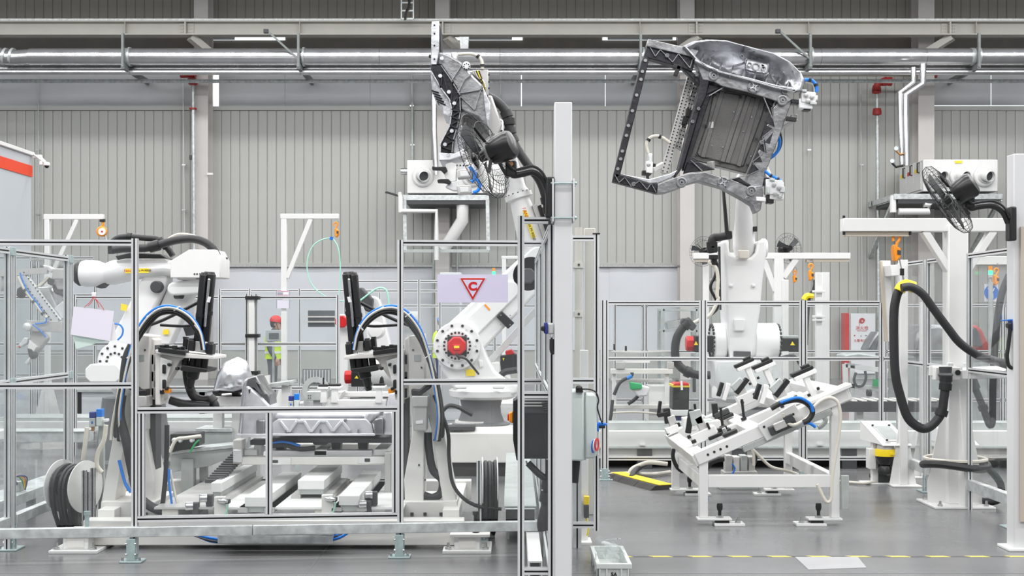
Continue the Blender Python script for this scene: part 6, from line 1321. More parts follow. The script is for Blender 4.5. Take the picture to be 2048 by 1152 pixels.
MB().box(W(650, 0, 8.92).x, W(805, 0, 8.92).x, 9.02, 10.6, .265, .28).build('deck', 'white', bs)
for px in (160, 935):
    x = W(px, 0, 8.87).x; f_ = MB().box(x-.17, x+.17, 8.72, 9.1, 0, .022).build('foot_plate', 'white', bs, bev=.003)
    MB().box(x-.09, x+.09, 8.78, 9.08, .022, .11).build('foot_channel', 'white', f_, bev=.004); MB().box(x-.06, x+.06, 8.775, 8.79, .035, .095).build('channel_face', 'machine_white', f_)
    MB().box(x-.12, x+.16, 8.76, 9.1, .11, .13).build('foot_cap', 'machine_white', f_, bev=.003)
    for dx in (-.13, .13): MB().lathe((x+dx, 8.77, .022), (0, 0, 1), [(0, .022), (.015, .022), (.016, .012), (.05, .01)], 8).build('anchor_bolt', 'steel', f_)
    MB().lathe((x+.06, 8.84, .13), (0, 0, 1), [(0, .025), (.03, .025), (.032, .016), (.12, .016), (.125, .024), (.15, .024)], 8).build('jack_bolt', 'black' if px > 500 else 'galv_blue', f_)
tr = thing('cable_duct', 'galvanised trunking with blue cables below the fence kerb beam', 'trunking', (W(550, 0, 8.7).x, 8.72, .13))
MB().box(W(435, 0, 8.68).x, W(665, 0, 8.68).x, 8.68, 8.84, zz(1088, 8.68), zz(1071, 8.68)).build('box', 'galv', tr, bev=.003); MB().box(W(437, 0, 8.68).x, W(666, 0, 8.68).x, 8.68, 8.84, zz(1071, 8.68)+.002, zz(1060, 8.68)).build('lid', 'galv', tr, bev=.003)
for k_, m in enumerate(('hose_blue', 'hose_white', 'hose_black', 'hose_blue')):
    hose(tr, wl([(365+k_*6, 1062+k_*2), (395+k_*3, 1070+k_*2), (420, 1076+k_*2), (440, 1079+k_*2)], 8.72+.02*k_), .010, m, 'cable'); hose(tr, wl([(660, 1081-k_*3), (680, 1075-k_*3), (698, 1064-k_*2)], 8.72+.02*k_), .010, 'hose_blue' if k_ % 2 == 0 else 'black', 'cable')
# lift rails running into the depth
def ybeam(label, X, w_, y0_, y1_, z, m='white'):
    t = thing('transfer_rail', label, 'rail', (X, (y0_+y1_)/2, .28))
    MB().box(X-w_/2, X+w_/2, y0_, y1_, z-.07, z).build('cover', m, t, bev=.004); MB().box(X-w_/2+.01, X+w_/2-.01, y0_+.02, y1_, z-.11, z-.072).build('slide', 'galv_grey', t); 
    MB().box(X-w_/2-.05, X-w_/2+.02, y0_, y1_, .28, z-.112).build('web', 'alu_grey', t); MB().box(X+w_/2-.02, X+w_/2+.05, y0_, y1_, .28, z-.112).build('web', 'alu_grey', t); return t
ybeam('white covered transfer rail nearest the right-hand nut-runner tower', -1.17, .15, 8.98, 10.45, .37)
ybeam('white covered transfer rail in the middle of the station', -1.52, .20, 9.45, 10.45, .42)
ybeam('long white covered transfer rail left of the middle one', -1.84, .16, 8.98, 10.45, .36)
ybeam('narrow grey transfer rail beside the left-hand nut-runner tower', -2.2, .08, 9.3, 10.6, .42, 'white')
def stopper(label, px, py, D, m='machine_white', flip=1):
    t = thing('stop_unit', label, 'stop', W(px, py+26, D)); 
    MB().pp([(px-12, py-16), (px+10, py-16), (px+14, py+24), (px-12, py+24)], D, .05).build('plate', m, t, bev=.004); MB().lathe(W(px+flip*4, py-8, D), (flip*.9, -.4, 0), [(-.03, .018), (.03, .018), (.032, .014)], 16).build('roller', 'steel', t); MB().lathe(W(px+flip*4, py-8, D-.03), (flip*.9, -.4, 0), [(-.03, .012), (.045, .012)], 12).build('pin', 'steel', t)
    MB().pp([(px+10, py-10), (px+18, py-10), (px+18, py-2), (px+10, py-2)], D-.02, .06).build('proximity_switch', 'black', t, bev=.004); hose(t, wl([(px+16, py-2), (px+14, py+10), (px+8, py+24)], D-.02), .006, 'hose_mint', 'wire'); return t
stopper('cream stop plate with steel roller between the left and middle transfer rails', 440, 1010, 8.98); stopper('cream stop plate with steel roller beside the right-hand transfer rail', 655, 1006, 8.98)
def rollerpin(label, px, py, D):
    t = thing('guide_roller', label, 'roller', W(px, py+20, D))
    MB().pp([(px-2, py-6), (px+12, py-6), (px+12, py+22), (px, py+22)], D, .06).build('arm', 'dark_grey', t, bev=.006); MB().lathe(W(px+2, py, D), (-1, -.25, 0), [(0, .03), (.05, .03), (.055, .024)], 20).build('roller', 'steel', t); return t
rollerpin('steel guide roller on a dark arm beside the left stop plate, the lower one', 384, 1012, 9.0); rollerpin('steel guide roller on a dark arm beside the left stop plate, the upper one', 412, 996, 9.05)
rollerpin('steel guide roller by the right nut-runner tower foot, the upper one', 742, 990, 9.05); rollerpin('steel guide roller by the right nut-runner tower foot, the lower one', 730, 1008, 9.0)
# pallet with the tray casting
DPt = 9.9
pl = thing('fixture_pallet', 'cream and alloy pallet frame carrying the tray casting over the transfer rails', 'pallet', (W(655, 0, DPt).x, DPt, .47))
def pb(name, pts, d, th, m, bev=.005): return MB().pp(pts, DPt+d, th).build(name, m, pl, bev=bev)
pb('front_beam', [(482, 914), (772, 914), (772, 930), (482, 930)], -.05, .10, 'machine_white'); pb('alloy_beam', [(542, 901), (744, 901), (744, 913), (542, 913)], .02, .10, 'alu')
pb('cover', [(716, 914), (770, 914), (770, 928), (716, 928)], -.06, .01, 'white'); pb('lock_slot', [(729, 917), (740, 917), (740, 924), (729, 924)], -.065, .01, 'dark_grey'); pb('cover', [(540, 916), (582, 916), (582, 930), (540, 930)], -.06, .01, 'white'); pb('lock_slot', [(544, 920), (556, 920), (556, 926), (544, 926)], -.065, .01, 'dark_grey')
pb('rear_beam', [(520, 888), (790, 888), (790, 900), (520, 900)], .9, .1, 'machine_white')
for px in (500, 640, 760): MB().box(W(px, 0, DPt).x-.05, W(px, 0, DPt).x+.05, DPt+.02, DPt+.95, zz(912, DPt), zz(900, DPt)).build('cross_member', 'white', pl, bev=.004)
for px in (560, 672, 725): pb('rest_block', [(px-10, 884), (px+10, 884), (px+8, 902), (px-8, 902)], .12, .12, 'black'); 
for px in (640,): pb('rest_cap', [(px-15, 886), (px+15, 886), (px+12, 890), (px-12, 890)], .05, .12, 'dark_grey')
pb('column', [(466, 880), (484, 880), (484, 928), (466, 928)], -.02, .14, 'machine_white'); pb('clamp_base', [(500, 880), (530, 880), (530, 890), (500, 890)], .1, .14, 'dark_grey'); pb('clamp_leg', [(508, 890), (524, 890), (522, 915), (508, 915)], .1, .1, 'white')
pb('dark_frame', [(540, 876), (795, 876), (795, 886), (540, 886)], .05, .5, 'dark_grey'); pb('cylinder', [(466, 900), (483, 900), (483, 925), (466, 925)], -.08, .06, 'alu')
for px in (774, 786): pb('post', [(px-5, 905), (px+7, 905), (px+7, 1000), (px-5, 1000)], -.1, .12, 'alu_grey')
hose(pl, wl([(545, 888), (560, 884), (580, 886), (600, 892)], DPt), .012, 'hose_blue', 'hose'); hose(pl, wl([(542, 892), (570, 890), (600, 898), (630, 896)], DPt), .02, 'hose_black', 'hose')
tc = thing('tray_casting', 'bright silver die-cast tray with zigzag ribbed front lying on the pallet', 'casting', (W(660, 0, DPt).x, DPt+.3, zz(875, DPt)))
def tb(name, pts, d, th, m, bev=.008): return MB().pp(pts, DPt+d, th).build(name, m, tc, bev=bev)
tb('front_wall', [(544, 846), (556, 838), (732, 838), (744, 850), (748, 868), (545, 868)], -.1, .06, 'cast_white')
tb('deck', [(552, 826), (728, 826), (735, 838), (546, 840)], -.02, .75, 'cast_white', .02); tb('flange', [(541, 867), (750, 867), (750, 872), (541, 872)], -.14, .9, 'cast_white')
P_ = wl([(560, 842), (578, 864), (594, 842), (608, 842), (622, 864), (640, 842), (652, 842), (666, 862), (684, 842), (700, 862)], DPt-.115)
for i in range(len(P_)-1): mb = MB(); mb.bar(P_[i], P_[i+1], .022, .03, (0, 1, 0)); mb.build('rib', 'cast_white', tc, bev=.006)
for px in (572, 640, 716): tb('pin', [(px-1.5, 862), (px, 858), (px+1.5, 858), (px+2, 866), (px-2, 866)], -.13, .02, 'cast')
for px in (597, 690): tb('clip', [(px-3, 837), (px+3, 837), (px+3, 843), (px-3, 843)], -.12, .03, 'cast')
tb('end_block', [(748, 838), (766, 836), (766, 870), (748, 870)], -.12, .3, 'cast', .012); tb('end_shell', [(766, 822), (786, 822), (790, 870), (766, 870)], -.08, .5, 'cast_white', .02); tb('horn', [(726, 838), (735, 822), (755, 826), (748, 840), (736, 852)], -.08, .3, 'cast_white', .02)
lc2 = thing('wheelhouse_casting', 'tall silver die-cast wheel-house piece standing on the pallet beside the tray', 'casting', W(522, 882, DPt))
def lb_(name, pts, d, th, m, bev=.012): return MB().pp(pts, DPt+d, th).build(name, m, lc2, bev=bev)
lb_('shell', [(480, 872), (480, 818), (486, 775), (494, 770), (520, 790), (540, 812), (536, 848), (530, 874)], -.1, .35, 'cast_white', .03); lb_('fin', [(476, 868), (484, 775), (490, 758), (494, 760), (488, 800), (482, 868)], -.14, .3, 'cast_bright')
lb_('upper_face', [(490, 758), (512, 751), (518, 762), (526, 778), (538, 790), (540, 812), (520, 792), (508, 776), (492, 774)], -.08, .3, 'cast', .01); lb_('block', [(512, 840), (530, 840), (528, 870), (512, 870)], -.14, .2, 'cast', .01); lb_('flange', [(474, 868), (532, 868), (532, 874), (474, 874)], -.16, .5, 'cast_white', .004)
lb_('slot', [(497, 779), (501, 778), (500, 786), (498, 787)], -.105, .01, 'dark_grey', 0)
for k_ in range(3): mb = MB(); mb.bar(W(512+k_*3, 762+k_*3, DPt-.1), W(522+k_*4, 785+k_*2, DPt-.1), .012, .05, (0, 1, 0)); mb.build('rib', 'cast', lc2)
wc = thing('wheelhouse_casting', 'bright silver die-cast wheel house behind the left nut-runner spindles', 'casting', W(460, 780, 10.9))
bowl('shell', 'cast_bright', wc, [(430, 782), (438, 750), (455, 722), (475, 714), (492, 722), (502, 748), (505, 775), (470, 784)], 10.8, (468, 755), [(1, 0), (.9, -.1), (.6, -.18), (.2, -.2)], .03)
MB().pp([(426, 782), (434, 745), (452, 722), (458, 724), (444, 750), (438, 782)], 10.75, .3).build('rim', 'cast', wc, bev=.01); MB().pp([(436, 782), (512, 776), (514, 782), (436, 788)], 10.75, .4).build('flange', 'cast_dark', wc, bev=.005)
wc2 = thing('fixture_stand', 'white fixture stand with black clamp heads under the silver wheel house', 'fixture', (W(470, 0, 10.9).x, 11.0, 0))
MB().box(W(425, 0, 10.9).x, W(520, 0, 10.9).x, 10.85, 11.3, zz(812, 10.9), zz(792, 10.9)).build('beam', 'white', wc2, bev=.005)
for px in (432, 470, 508): MB().pp([(px-8, 782), (px+8, 782), (px+6, 792), (px-6, 792)], 10.9, .1).build('rest', 'black', wc2, bev=.004); MB().box(W(px, 0, 10.9).x-.04, W(px, 0, 10.9).x+.04, 10.95, 11.05, 0, zz(812, 10.9)).build('leg', 'white', wc2, bev=.004)
# fixture frame at the rear of the station (white with black rests)
rf2 = thing('clamping_fixture', 'white fixture frame with black rest pads under the right-hand spindles', 'fixture', (W(720, 0, 10.8).x, 10.9, .3))
def rb(name, pts, d, th, m, bev=.005): return MB().pp(pts, 10.8+d, th).build(name, m, rf2, bev=bev)
rb('front_beam', [(650, 800), (772, 800), (772, 816), (650, 816)], 0, .1, 'white'); rb('rear_beam', [(680, 784), (790, 784), (790, 794), (680, 794)], .4, .1, 'white'); rb('side_beam', [(668, 786), (684, 784), (676, 802), (652, 802)], .1, .3, 'white')
for px, py in ((647, 774), (668, 773), (757, 772)): rb('post', [(px-5, py+4), (px+6, py+4), (px+7, 806), (px-7, 806)], -.02, .08, 'white'); rb('head', [(px-13, py), (px+14, py), (px+13, py+5), (px-12, py+5)], -.04, .14, 'white'); rb('rest', [(px-10, py-5), (px+11, py-5), (px+12, py), (px-11, py)], -.02, .1, 'black')
rb('pin', [(760, 756), (763, 752), (766, 756), (768, 768), (758, 768)], -.0, .05, 'black'); rb('pin', [(645, 756), (648, 754), (648, 772), (645, 772)], 0, .03, 'black'); rb('silver_guard', [(778, 788), (796, 786), (800, 812), (772, 816)], -.05, .4, 'cast_white')
for px in (660, 780): MB().box(W(px, 0, 10.8).x-.05, W(px, 0, 10.8).x+.05, 10.85, 10.95, 0, zz(816, 10.8)).build('leg', 'white', rf2, bev=.004)
# galvanised trunking inside the station
for (lab, pts, D, th) in (('grey-green galvanised cable trunk slanting behind the left transfer rails', [(340, 909), (466, 896), (467, 912), (420, 932), (340, 945)], 10.4, .25), ('short galvanised trunk box behind the slanting cable trunk', [(390, 864), (465, 864), (468, 895), (395, 898)], 10.9, .3)):
    t = thing('cable_duct', lab, 'trunking', W(400, 945, D)); MB().pp(pts, D, th).build('box', 'galv_grey', t, bev=.004); MB().pp([(x, y-4 if k_ > 1 else y) for k_, (x, y) in enumerate([pts[0], pts[1], (pts[1][0]-2, pts[1][1]-3), (pts[0][0]+2, pts[0][1]-3)])], D-.02, th+.04).build('lid', 'galv', t, bev=.003)
    MB().box(W(400, 0, D).x-.03, W(400, 0, D).x+.03, D+.1, D+.16, 0, zz(930, D)).build('stand', 'galv_grey', t)
cc = thing('cable_chain', 'black ribbed cable chain beside the narrow grey transfer rail', 'cable chain', W(460, 945, 10.2))
for k_ in range(14): p = W(428+k_*4.4, 962-k_*4.6, 9.5+k_*.06); MB().cbox(p, .13, .035, .03).build('chain_link', 'dark_grey', cc, bev=.004)
MB().prism([W(425, 972, 9.45), W(430, 975, 9.45), W(492, 905, 10.4), W(488, 902, 10.4)], (.0, 0, -.03)).build('side', 'galv_grey', cc)
# robot base parts in the left cell
rb3 = thing('valve_manifold', 'black valve manifold with pale hose fittings behind the left nut-runner tower', 'valve', W(370, 905, 10.3))
MB().pp([(340, 868), (398, 866), (398, 892), (340, 906)], 10.3, .2).build('body', 'black', rb3, bev=.006); MB().cbox((W(370, 0, 10.3).x, 10.42, .2), .1, .1, .55).build('stand', 'galv_grey', rb3)
for px in (350, 362, 385): MB().lathe(W(px, 880, 10.28), Yn, [(0, .02), (.03, .02), (.04, .012)], 10).build('fitting', 'alu', rb3)
hose(rb3, wl([(340, 905), (352, 880), (372, 876), (402, 872)], 10.25), .015, 'hose_white', 'hose'); hose(rb3, wl([(380, 905), (390, 888), (398, 880)], 10.25), .008, 'green', 'wire')
MB().lathe((W(405, 0, 11.5).x, 11.6, zz(905, 11.5)), (0, 0, 1), [(0, .30), (.05, .32), (.06, .28)], 30).build('turntable', 'machine_white', rb3)
# cable reels
def reel(label, px, py, D, r_, wd, yaw, dz=0):
    c = W(px, py, D); ax = Vector((math.cos(yaw), math.sin(yaw), 0)); t = thing('cable_reel', label, 'cable reel', (c.x, c.y, 0))
    for s_ in (-1, 1): MB().lathe(c+ax*wd*s_, ax, [(-.004, r_), (.004, r_)], 40).build('disc', 'white', t)
    for k_ in range(7):
        o_ = c+ax*wd*(-.8+1.6*k_/6); rr = r_*(.72+.1*math.sin(k_*2.3)); up_ = Vector((0, 0, 1)); sd_ = ax.cross(up_); sag = .16+.05*(k_ % 3)
        MB().tube([o_+sd_*rr*math.cos(a)+up_*(rr*math.sin(a)-(sag if math.sin(a) < 0 else 0)*(-math.sin(a))) for a in [2*PI*i/26 for i in range(27)]], .017, 6, caps=False).build('cable_turn', 'hose_black', t)
    MB().cyl(c-ax*wd, c+ax*wd, r_*.45, 18).build('core', 'dark_grey', t)
    MB().box(c.x-.04, c.x+.04, c.y+.0, c.y+.06, 0, c.z).build('stand', 'galv_grey', t, bev=.004)
    return t
reel('white-flanged reel of black cable on the floor by the left side fence', 147, 972, 9.6, .20, .11, -.35)
reel('reel of slack black cable standing beside the right nut-runner tower', 979, 965, 9.35, .19, .055, .05)
t = thing('steel_pillar', 'cluster of three short bright steel posts beside the left cable reel', 'post', (W(177, 0, 9.3).x, 9.3, 0))
for px, top in ((169, 941), (177, 944), (186, 936)): x = W(px, 0, 9.3).x; profile(MB(), (x, 9.3, 0), (x, 9.3, zz(top, 9.3)), .032, .032).build('pillar', ['steel', 'dark_grey'], t, smooth=False)
t = thing('profile_post', 'short slotted alloy post beside the slack cable reel', 'post', (W(958, 0, 9.25).x, 9.25, 0)); profile(MB(), (W(958, 0, 9.25).x, 9.25, .05), (W(958, 0, 9.25).x, 9.25, zz(921, 9.25)), .036, .036).build('column', PROF, t, smooth=False); foot(t, W(958, 0, 9.25).x, 9.25, .14, .1, .1)
# air preparation unit
def frl(label, px, py, D, s_=1.0, stand=True):
    t = thing('air_filter_unit', label, 'air filter', (W(px, 0, D).x, D, 0)); B = lambda n_, x0, x1, y0, y1, m, d=0: MB().pp([(px+x0*s_, py+y0*s_), (px+x1*s_, py+y0*s_), (px+x1*s_, py+y1*s_), (px+x0*s_, py+y1*s_)], D+d, .06).build(n_, m, t, bev=.005)
    B('body', -14, -2, 6, 24, 'galv_grey'); B('body', 0, 12, 4, 22, 'grey_box'); B('cap', -14, -2, -6, 6, 'navy'); B('cap', 0, 12, -12, 4, 'hose_blue'); B('fitting', 14, 22, 8, 14, 'paper_white'); B('gauge_label', -10, -6, 12, 18, 'blue', -.003)
    MB().lathe(W(px-6*s_, py+24*s_, D+.03), (0, 0, -1), [(0, .015), (.03, .012)], 10).build('drain', 'copper', t)
    if stand: MB().box(W(px+4, 0, D).x-.02, W(px+4, 0, D).x+.02, D+.07, D+.11, 0, zz(py+20, D)).build('stand', 'galv_grey', t)
    return t
o_ = frl('blue-capped air filter unit with cream hoses behind the left fence panel', 192, 830, 9.7)
hose(o_, wl([(174, 855), (170, 890), (166, 920)], 9.68), .018, 'hose_white', 'hose'); hose(o_, wl([(212, 850), (208, 880), (196, 905), (194, 930), (204, 945)], 9.68), .018, 'hose_white', 'hose')
frl('small blue-capped air filter unit behind the silver tray', 588, 797, 12.6, .8)
# papers clipped to the left fence
pg = thing('hanging_papers', 'pale paper sheets hanging by red strings on the left fence', 'paper', W(190, 700, 8.4))
MB().prism([W(x, y, 8.38) for x, y in ((148, 613), (228, 622), (220, 682), (141, 669))], (0, .003, 0)).build('sheet', 'paper', pg, smooth=False); MB().prism([W(x, y, 8.40) for x, y in ((145, 668), (205, 680), (232, 676), (152, 698))], (0, .003, 0)).build('sheet', 'paper_green', pg, smooth=False); MB().prism([W(x, y, 8.395) for x, y in ((221, 640), (228, 645), (233, 680), (219, 682))], (0, .003, 0)).build('sheet', 'paper_white', pg, smooth=False)
for a, b in (((187, 594), (168, 615)), ((187, 594), (208, 620)), ((188, 594), (176, 612)), ((188, 594), (198, 616))): MB().tube(wl([a, ((a[0]+b[0])/2+2, (a[1]+b[1])/2), b], 8.375), .002, 5, 3).build('string', 'red', pg)
MB().cbox(W(188, 589, 8.40), .03, .012, .03).build('clip', 'paper_white', pg, bev=.004)
# ================================================================ booth, camera and jibs
DBo = 20.0; xb = W(63, 0, DBo).x
bt = thing('machine_booth', 'tall pale grey booth with a red stripe along its top at the left edge', 'booth', (xb-1.5, 17.0, 0))
ztb = zz(312, DBo)
MB().box(xb-4, xb, 12.5, DBo, 0, ztb).build('body', 'booth_grey', bt, bev=.01)
MB().box(xb, xb+.015, 12.5, DBo+.005, zz(354, DBo), zz(332, DBo)).build('stripe', 'booth_red', bt); MB().lathe((xb+.015, 17.7, zz(341, DBo)), (1, 0, 0), [(0, .1), (.03, .09), (.035, .02)], 20).build('stripe_button', 'booth_red', bt)
MB().box(xb-4, xb+.04, 12.5, DBo+.04, ztb, ztb+.06).build('cornice', 'white', bt, bev=.008)
for y in (14.5, 17.2): MB().box(xb-.001, xb+.004, y-.01, y+.01, 0, zz(356, DBo)).build('joint_line', 'wall_joint', bt)
cv_ = thing('security_camera', 'white dome security camera on an arm fixed to the booth corner', 'camera', W(92, 336, DBo))
mb = MB(); mb.bar(W(62, 313, DBo), W(84, 313, DBo), .05, .05); mb.build('arm', 'white', cv_, bev=.006); mb = MB(); mb.bar(W(79, 313, DBo), W(90, 324, DBo), .04, .04); mb.build('drop', 'white', cv_, bev=.006)
MB().lathe(W(93.5, 324, DBo), (0, 0, -1), [(0, .02), (.01, .05), (.05, .055), (.06, .05)], 20).build('housing', 'white', cv_); MB().sphere(W(93.5, 332, DBo), .036, 16).build('dome', 'black_gloss', cv_); hose(cv_, wl([(52, 304), (62, 306), (72, 312), (82, 320)], DBo-.03), .012, 'white', 'cable')
MB().cbox(W(83, 323, DBo), .05, .05, .1).build('junction', 'white', cv_)
def jib(label, px, pr, py, D, brace_x, pw=12, bh=10, foot_px=None):
    t = thing('jib_frame', label, 'jib', (W(px, 0, D).x, D, 0)); k_ = D/F; w_ = pw*k_
    x0 = W(px, 0, D).x; MB().box(x0, x0+w_, D-w_/2, D+w_/2, 0, zz(py+bh, D)).build('column', 'white', t, bev=.006)
    MB().box(x0-.01, W(pr, 0, D).x, D-w_/2, D+w_/2, zz(py+bh, D), zz(py, D)).build('arm', 'white', t, bev=.006)
    mb = MB(); mb.bar(W(brace_x, py+bh, D), W(px+pw, py+bh+118, D), w_*.8, w_*.8, (0, 1, 0)); mb.build('brace', 'white', t, bev=.005)
    for s_ in (-1, 1): MB().prism([Vector((x0+w_/2+s_*w_/2, D, 0)), Vector((x0+w_/2+s_*.25, D, 0)), Vector((x0+w_/2+s_*w_/2, D, .85))], (0, .015, 0)).build('gusset', 'white', t)
    MB().box(x0+w_/2-.28, x0+w_/2+.28, D-.28, D+.28, 0, .02).build('base_plate', 'white', t); return t
jib('white gallows jib holding a round orange balancer beside the booth', 90, 208, 429, 17.0, 155, 10, 10)
jib('white gallows jib with a yellow balancer and looped green hose', 563, 678, 428, 16.5, 622, 11, 10)
jib('small distant white gallows jib behind the side-on robot elbow', 1004, 1062, 512, 24.0, 1040, 8, 6)
b_ = thing('tool_balancer', 'round orange tool balancer with white face hanging from the jib beside the booth', 'balancer', W(204, 474, 17))
MB().lathe(W(204, 463, 17), Yn, [(-.04, .06), (-.02, .07), (.03, .07), (.045, .055)], 24).build('case', 'orange', b_); MB().lathe(W(204, 463, 16.95), Yn, [(0, .05), (.004, .05)], 22).build('face', 'paper_white', b_); MB().lathe(W(204, 463, 16.94), Yn, [(0, .012), (.004, .012)], 12).build('centre', 'red', b_)
MB().tube(wl([(203, 455), (206, 450), (206, 445), (203, 442)], 17), .018, 8, 3).build('hook', 'orange', b_); MB().cbox(W(205, 441, 17), .06, .06, .04).build('hanger', 'black', b_); MB().tube(wl([(210, 472), (212, 482)], 17), .012, 6).build('rope', 'steel', b_)
balancer('yellow-orange tool balancer hanging from the jib with the looped green hose', 672, 453, 16.5, .55, 'orange')
gh = thing('air_hose', 'pale green air hose hanging in a long loop from the balancer', 'hose', W(640, 600, 16.4))
hose(gh, wl([(664, 476), (645, 479), (626, 492), (615, 520), (616, 550), (628, 575), (650, 592), (675, 600), (690, 603)], 16.4), .008, 'hose_mint', 'loop'); hose(gh, wl([(665, 477), (675, 492), (680, 520), (680, 560), (676, 620), (674, 690), (673, 770)], 16.4), .008, 'hose_mint', 'drop'); MB().cbox(W(663, 477, 16.4), .04, .04, .04).build('coupler', 'blue', gh)
# light curtain pair on the rear fence
t = thing('light_curtain', 'upright white light curtain with black end caps on the rear fence of the left cell', 'light curtain', W(504, 770, 14.85))
MB().pp([(497, 597), (508, 597), (508, 760), (497, 760)], 14.8, .1).build('housing', 'white', t); 
for x0 in (492, 511): profile(MB(), W(x0+1.5, 770, 14.85), W(x0+1.5, 588, 14.85), .03, .03, up=(0, 1, 0)).build('edge_post', PROF, t, smooth=False)
for y in (592, 668, 742): MB().pp([(490, y), (517, y), (517, y+7), (490, y+7)], 14.78, .12).build('clamp_band', 'black', t, bev=.004)
MB().box(W(498, 0, 14.9).x, W(508, 0, 14.9).x, 14.85, 14.95, 0, zz(760, 14.85)).build('leg', 'galv_grey', t)
# gripper of the level robot, folded down beside the left side fence
Dq = 13.95; g3 = thing('robot_gripper', 'folded perforated gripper frame with blue hoses seen through the left fence', 'gripper', W(80, 735, Dq))
gq = mapper(0, 480, 4.117)
def gb(name, pts, d, th, m, bev=.006): return MB().pp(gq(pts), Dq+d, th).build(name, m, g3, bev=bev)
mb = MB(); mb.bar(W(*gq([(165, 270)])[0], Dq), W(*gq([(470, 680)])[0], Dq), .11, .06, (0, 1, 0)); pbk = mb.build('perforated_bar', 'alu', g3, bev=.004)
mb = MB()
for k_ in range(16):
    for o_ in (-.03, .03): c_ = W(*gq([(165, 270)])[0], Dq-.035).lerp(W(*gq([(470, 680)])[0], Dq-.035), (k_+.5)/16)+Vector((o_, 0, o_*.7)); mb.cyl(c_, c_+Vector((0, .008, 0)), .009, 6)
mb.build('bolt', 'dark_grey', pbk)
mb = MB(); mb.bar(W(*gq([(290, 420)])[0], Dq+.1), W(*gq([(480, 670)])[0], Dq+.1), .07, .06, (0, 1, 0)); mb.build('rear_bar', 'alu_grey', g3, bev=.004)
mb = MB(); mb.bar(W(*gq([(230, 705)])[0], Dq), W(*gq([(520, 715)])[0], Dq), .12, .09, (0, 1, 0)); mb.build('foot_bar', 'alu_grey', g3, bev=.004)
gb('gusset', [(410, 590), (520, 500), (525, 640), (490, 660)], .05, .05, 'alu'); gb('plate', [(290, 390), (400, 385), (470, 560), (400, 600)], .15, .1, 'alu', .01); gb('robot_flange', [(430, 330), (530, 220), (530, 400), (470, 410)], .1, .2, 'white', .02)
gb('cup', [(365, 460), (410, 390), (530, 440), (530, 540), (400, 545)], .2, .3, 'cast_bright', .03); gb('cover', [(420, 370), (450, 350), (530, 430), (525, 470), (440, 440)], .15, .2, 'dark_grey', .03)
gb('clamp_arm', [(300, 380), (385, 300), (405, 310), (330, 385)], .0, .06, 'hose_white'); gb('clamp_head', [(350, 205), (400, 215), (440, 245), (420, 270), (370, 240)], .0, .1, 'alu'); gb('bracket', [(385, 310), (430, 320), (420, 375), (390, 360)], .02, .08, 'dark_grey')
gb('motor', [(135, 400), (185, 375), (195, 440), (165, 485), (130, 460)], .05, .12, 'dark_grey', .02)
MB().lathe(W(*gq([(226, 715)])[0], Dq-.06), Yn, [(-.06, .045), (.02, .045), (.03, .03)], 20).build('hub', 'alu', g3)
gb('lower_arm', [(270, 700), (330, 730), (395, 810), (330, 900), (270, 970), (225, 900), (240, 800)], .02, .1, 'alu_grey', .02); gb('lower_block', [(240, 820), (300, 880), (270, 930), (225, 890)], -.04, .1, 'white'); gb('lower_motor', [(222, 890), (260, 900), (295, 950), (265, 985), (235, 960)], -.05, .1, 'dark_grey', .01)
gb('jaw', [(145, 870), (200, 800), (225, 810), (220, 850), (170, 885)], -.04, .08, 'alu', .01); gb('jaw', [(195, 1015), (240, 965), (255, 975), (225, 1030)], -.04, .06, 'alu', .01); gb('jaw_tip', [(145, 875), (165, 870), (155, 892)], -.05, .05, 'red')
hose(g3, wl(gq([(165, 270), (190, 340), (240, 440), (300, 510), (350, 590), (380, 640), (370, 680), (290, 690)]), Dq-.08), .009, 'hose_blue', 'air_hose'); hose(g3, wl(gq([(270, 695), (330, 745), (380, 800)]), Dq-.1), .009, 'hose_blue', 'air_hose')
hose(g3, wl(gq([(150, 300), (200, 400), (260, 480), (320, 560), (385, 640)]), Dq-.07), .02, 'hose_white', 'air_hose', (.3, .6, .9), 'dark_grey')
mb = MB(); mb.bar(W(0, 547, Dq), W(95, 541, Dq), .07, .07); mb.build('cross_bar', 'alu_grey', g3); mb = MB(); mb.bar(W(108, 548, Dq), W(140, 548, Dq), .12, .12); mb.build('mount', 'alu_grey', g3, bev=.01)
gb('left_tool', [(0, 300), (30, 290), (48, 330), (35, 390), (0, 425)], .02, .12, 'alu_grey', .02)
# ================================================================ switch boxes by the tall white post
kb = thing('control_box', 'black box with smoked lid and orange rotary switch behind the narrow fence bay', 'control box', W(1070, 920, 8.0))
MB().pp([(1036, 800), (1108, 800), (1108, 918), (1036, 918)], 7.9, .35).build('body', 'black_gloss', kb, bev=.012); MB().pp([(1050, 790), (1110, 790), (1110, 826), (1050, 826)], 7.88, .37).build('vent_top', 'dark_grey', kb, bev=.006)
for k_ in range(4): MB().pp([(1048, 792+k_*6), (1108, 792+k_*6), (1108, 795+k_*6), (1048, 795+k_*6)], 7.86, .01).build('vent_slat', 'alu_grey', kb)
MB().pp([(1026, 802), (1036, 797), (1036, 921), (1033, 921), (1026, 880)], 7.95, .25).build('lid', 'black', kb, bev=.008)
MB().pp([(1018, 826), (1026, 823), (1026, 847), (1018, 844)], 8.0, .06).build('switch_knob', 'orange', kb, bev=.006); MB().pp([(1015, 829), (1018, 828), (1018, 842), (1015, 841)], 8.01, .04).build('switch_handle', 'red', kb, bev=.004)
for k_ in range(4): mb = MB(); mb.cyl(W(1083+k_*2, 808+k_*4, 7.85), W(1096+k_*2, 805+k_*4, 7.85), .008, 8); mb.build('latch', 'black', kb)
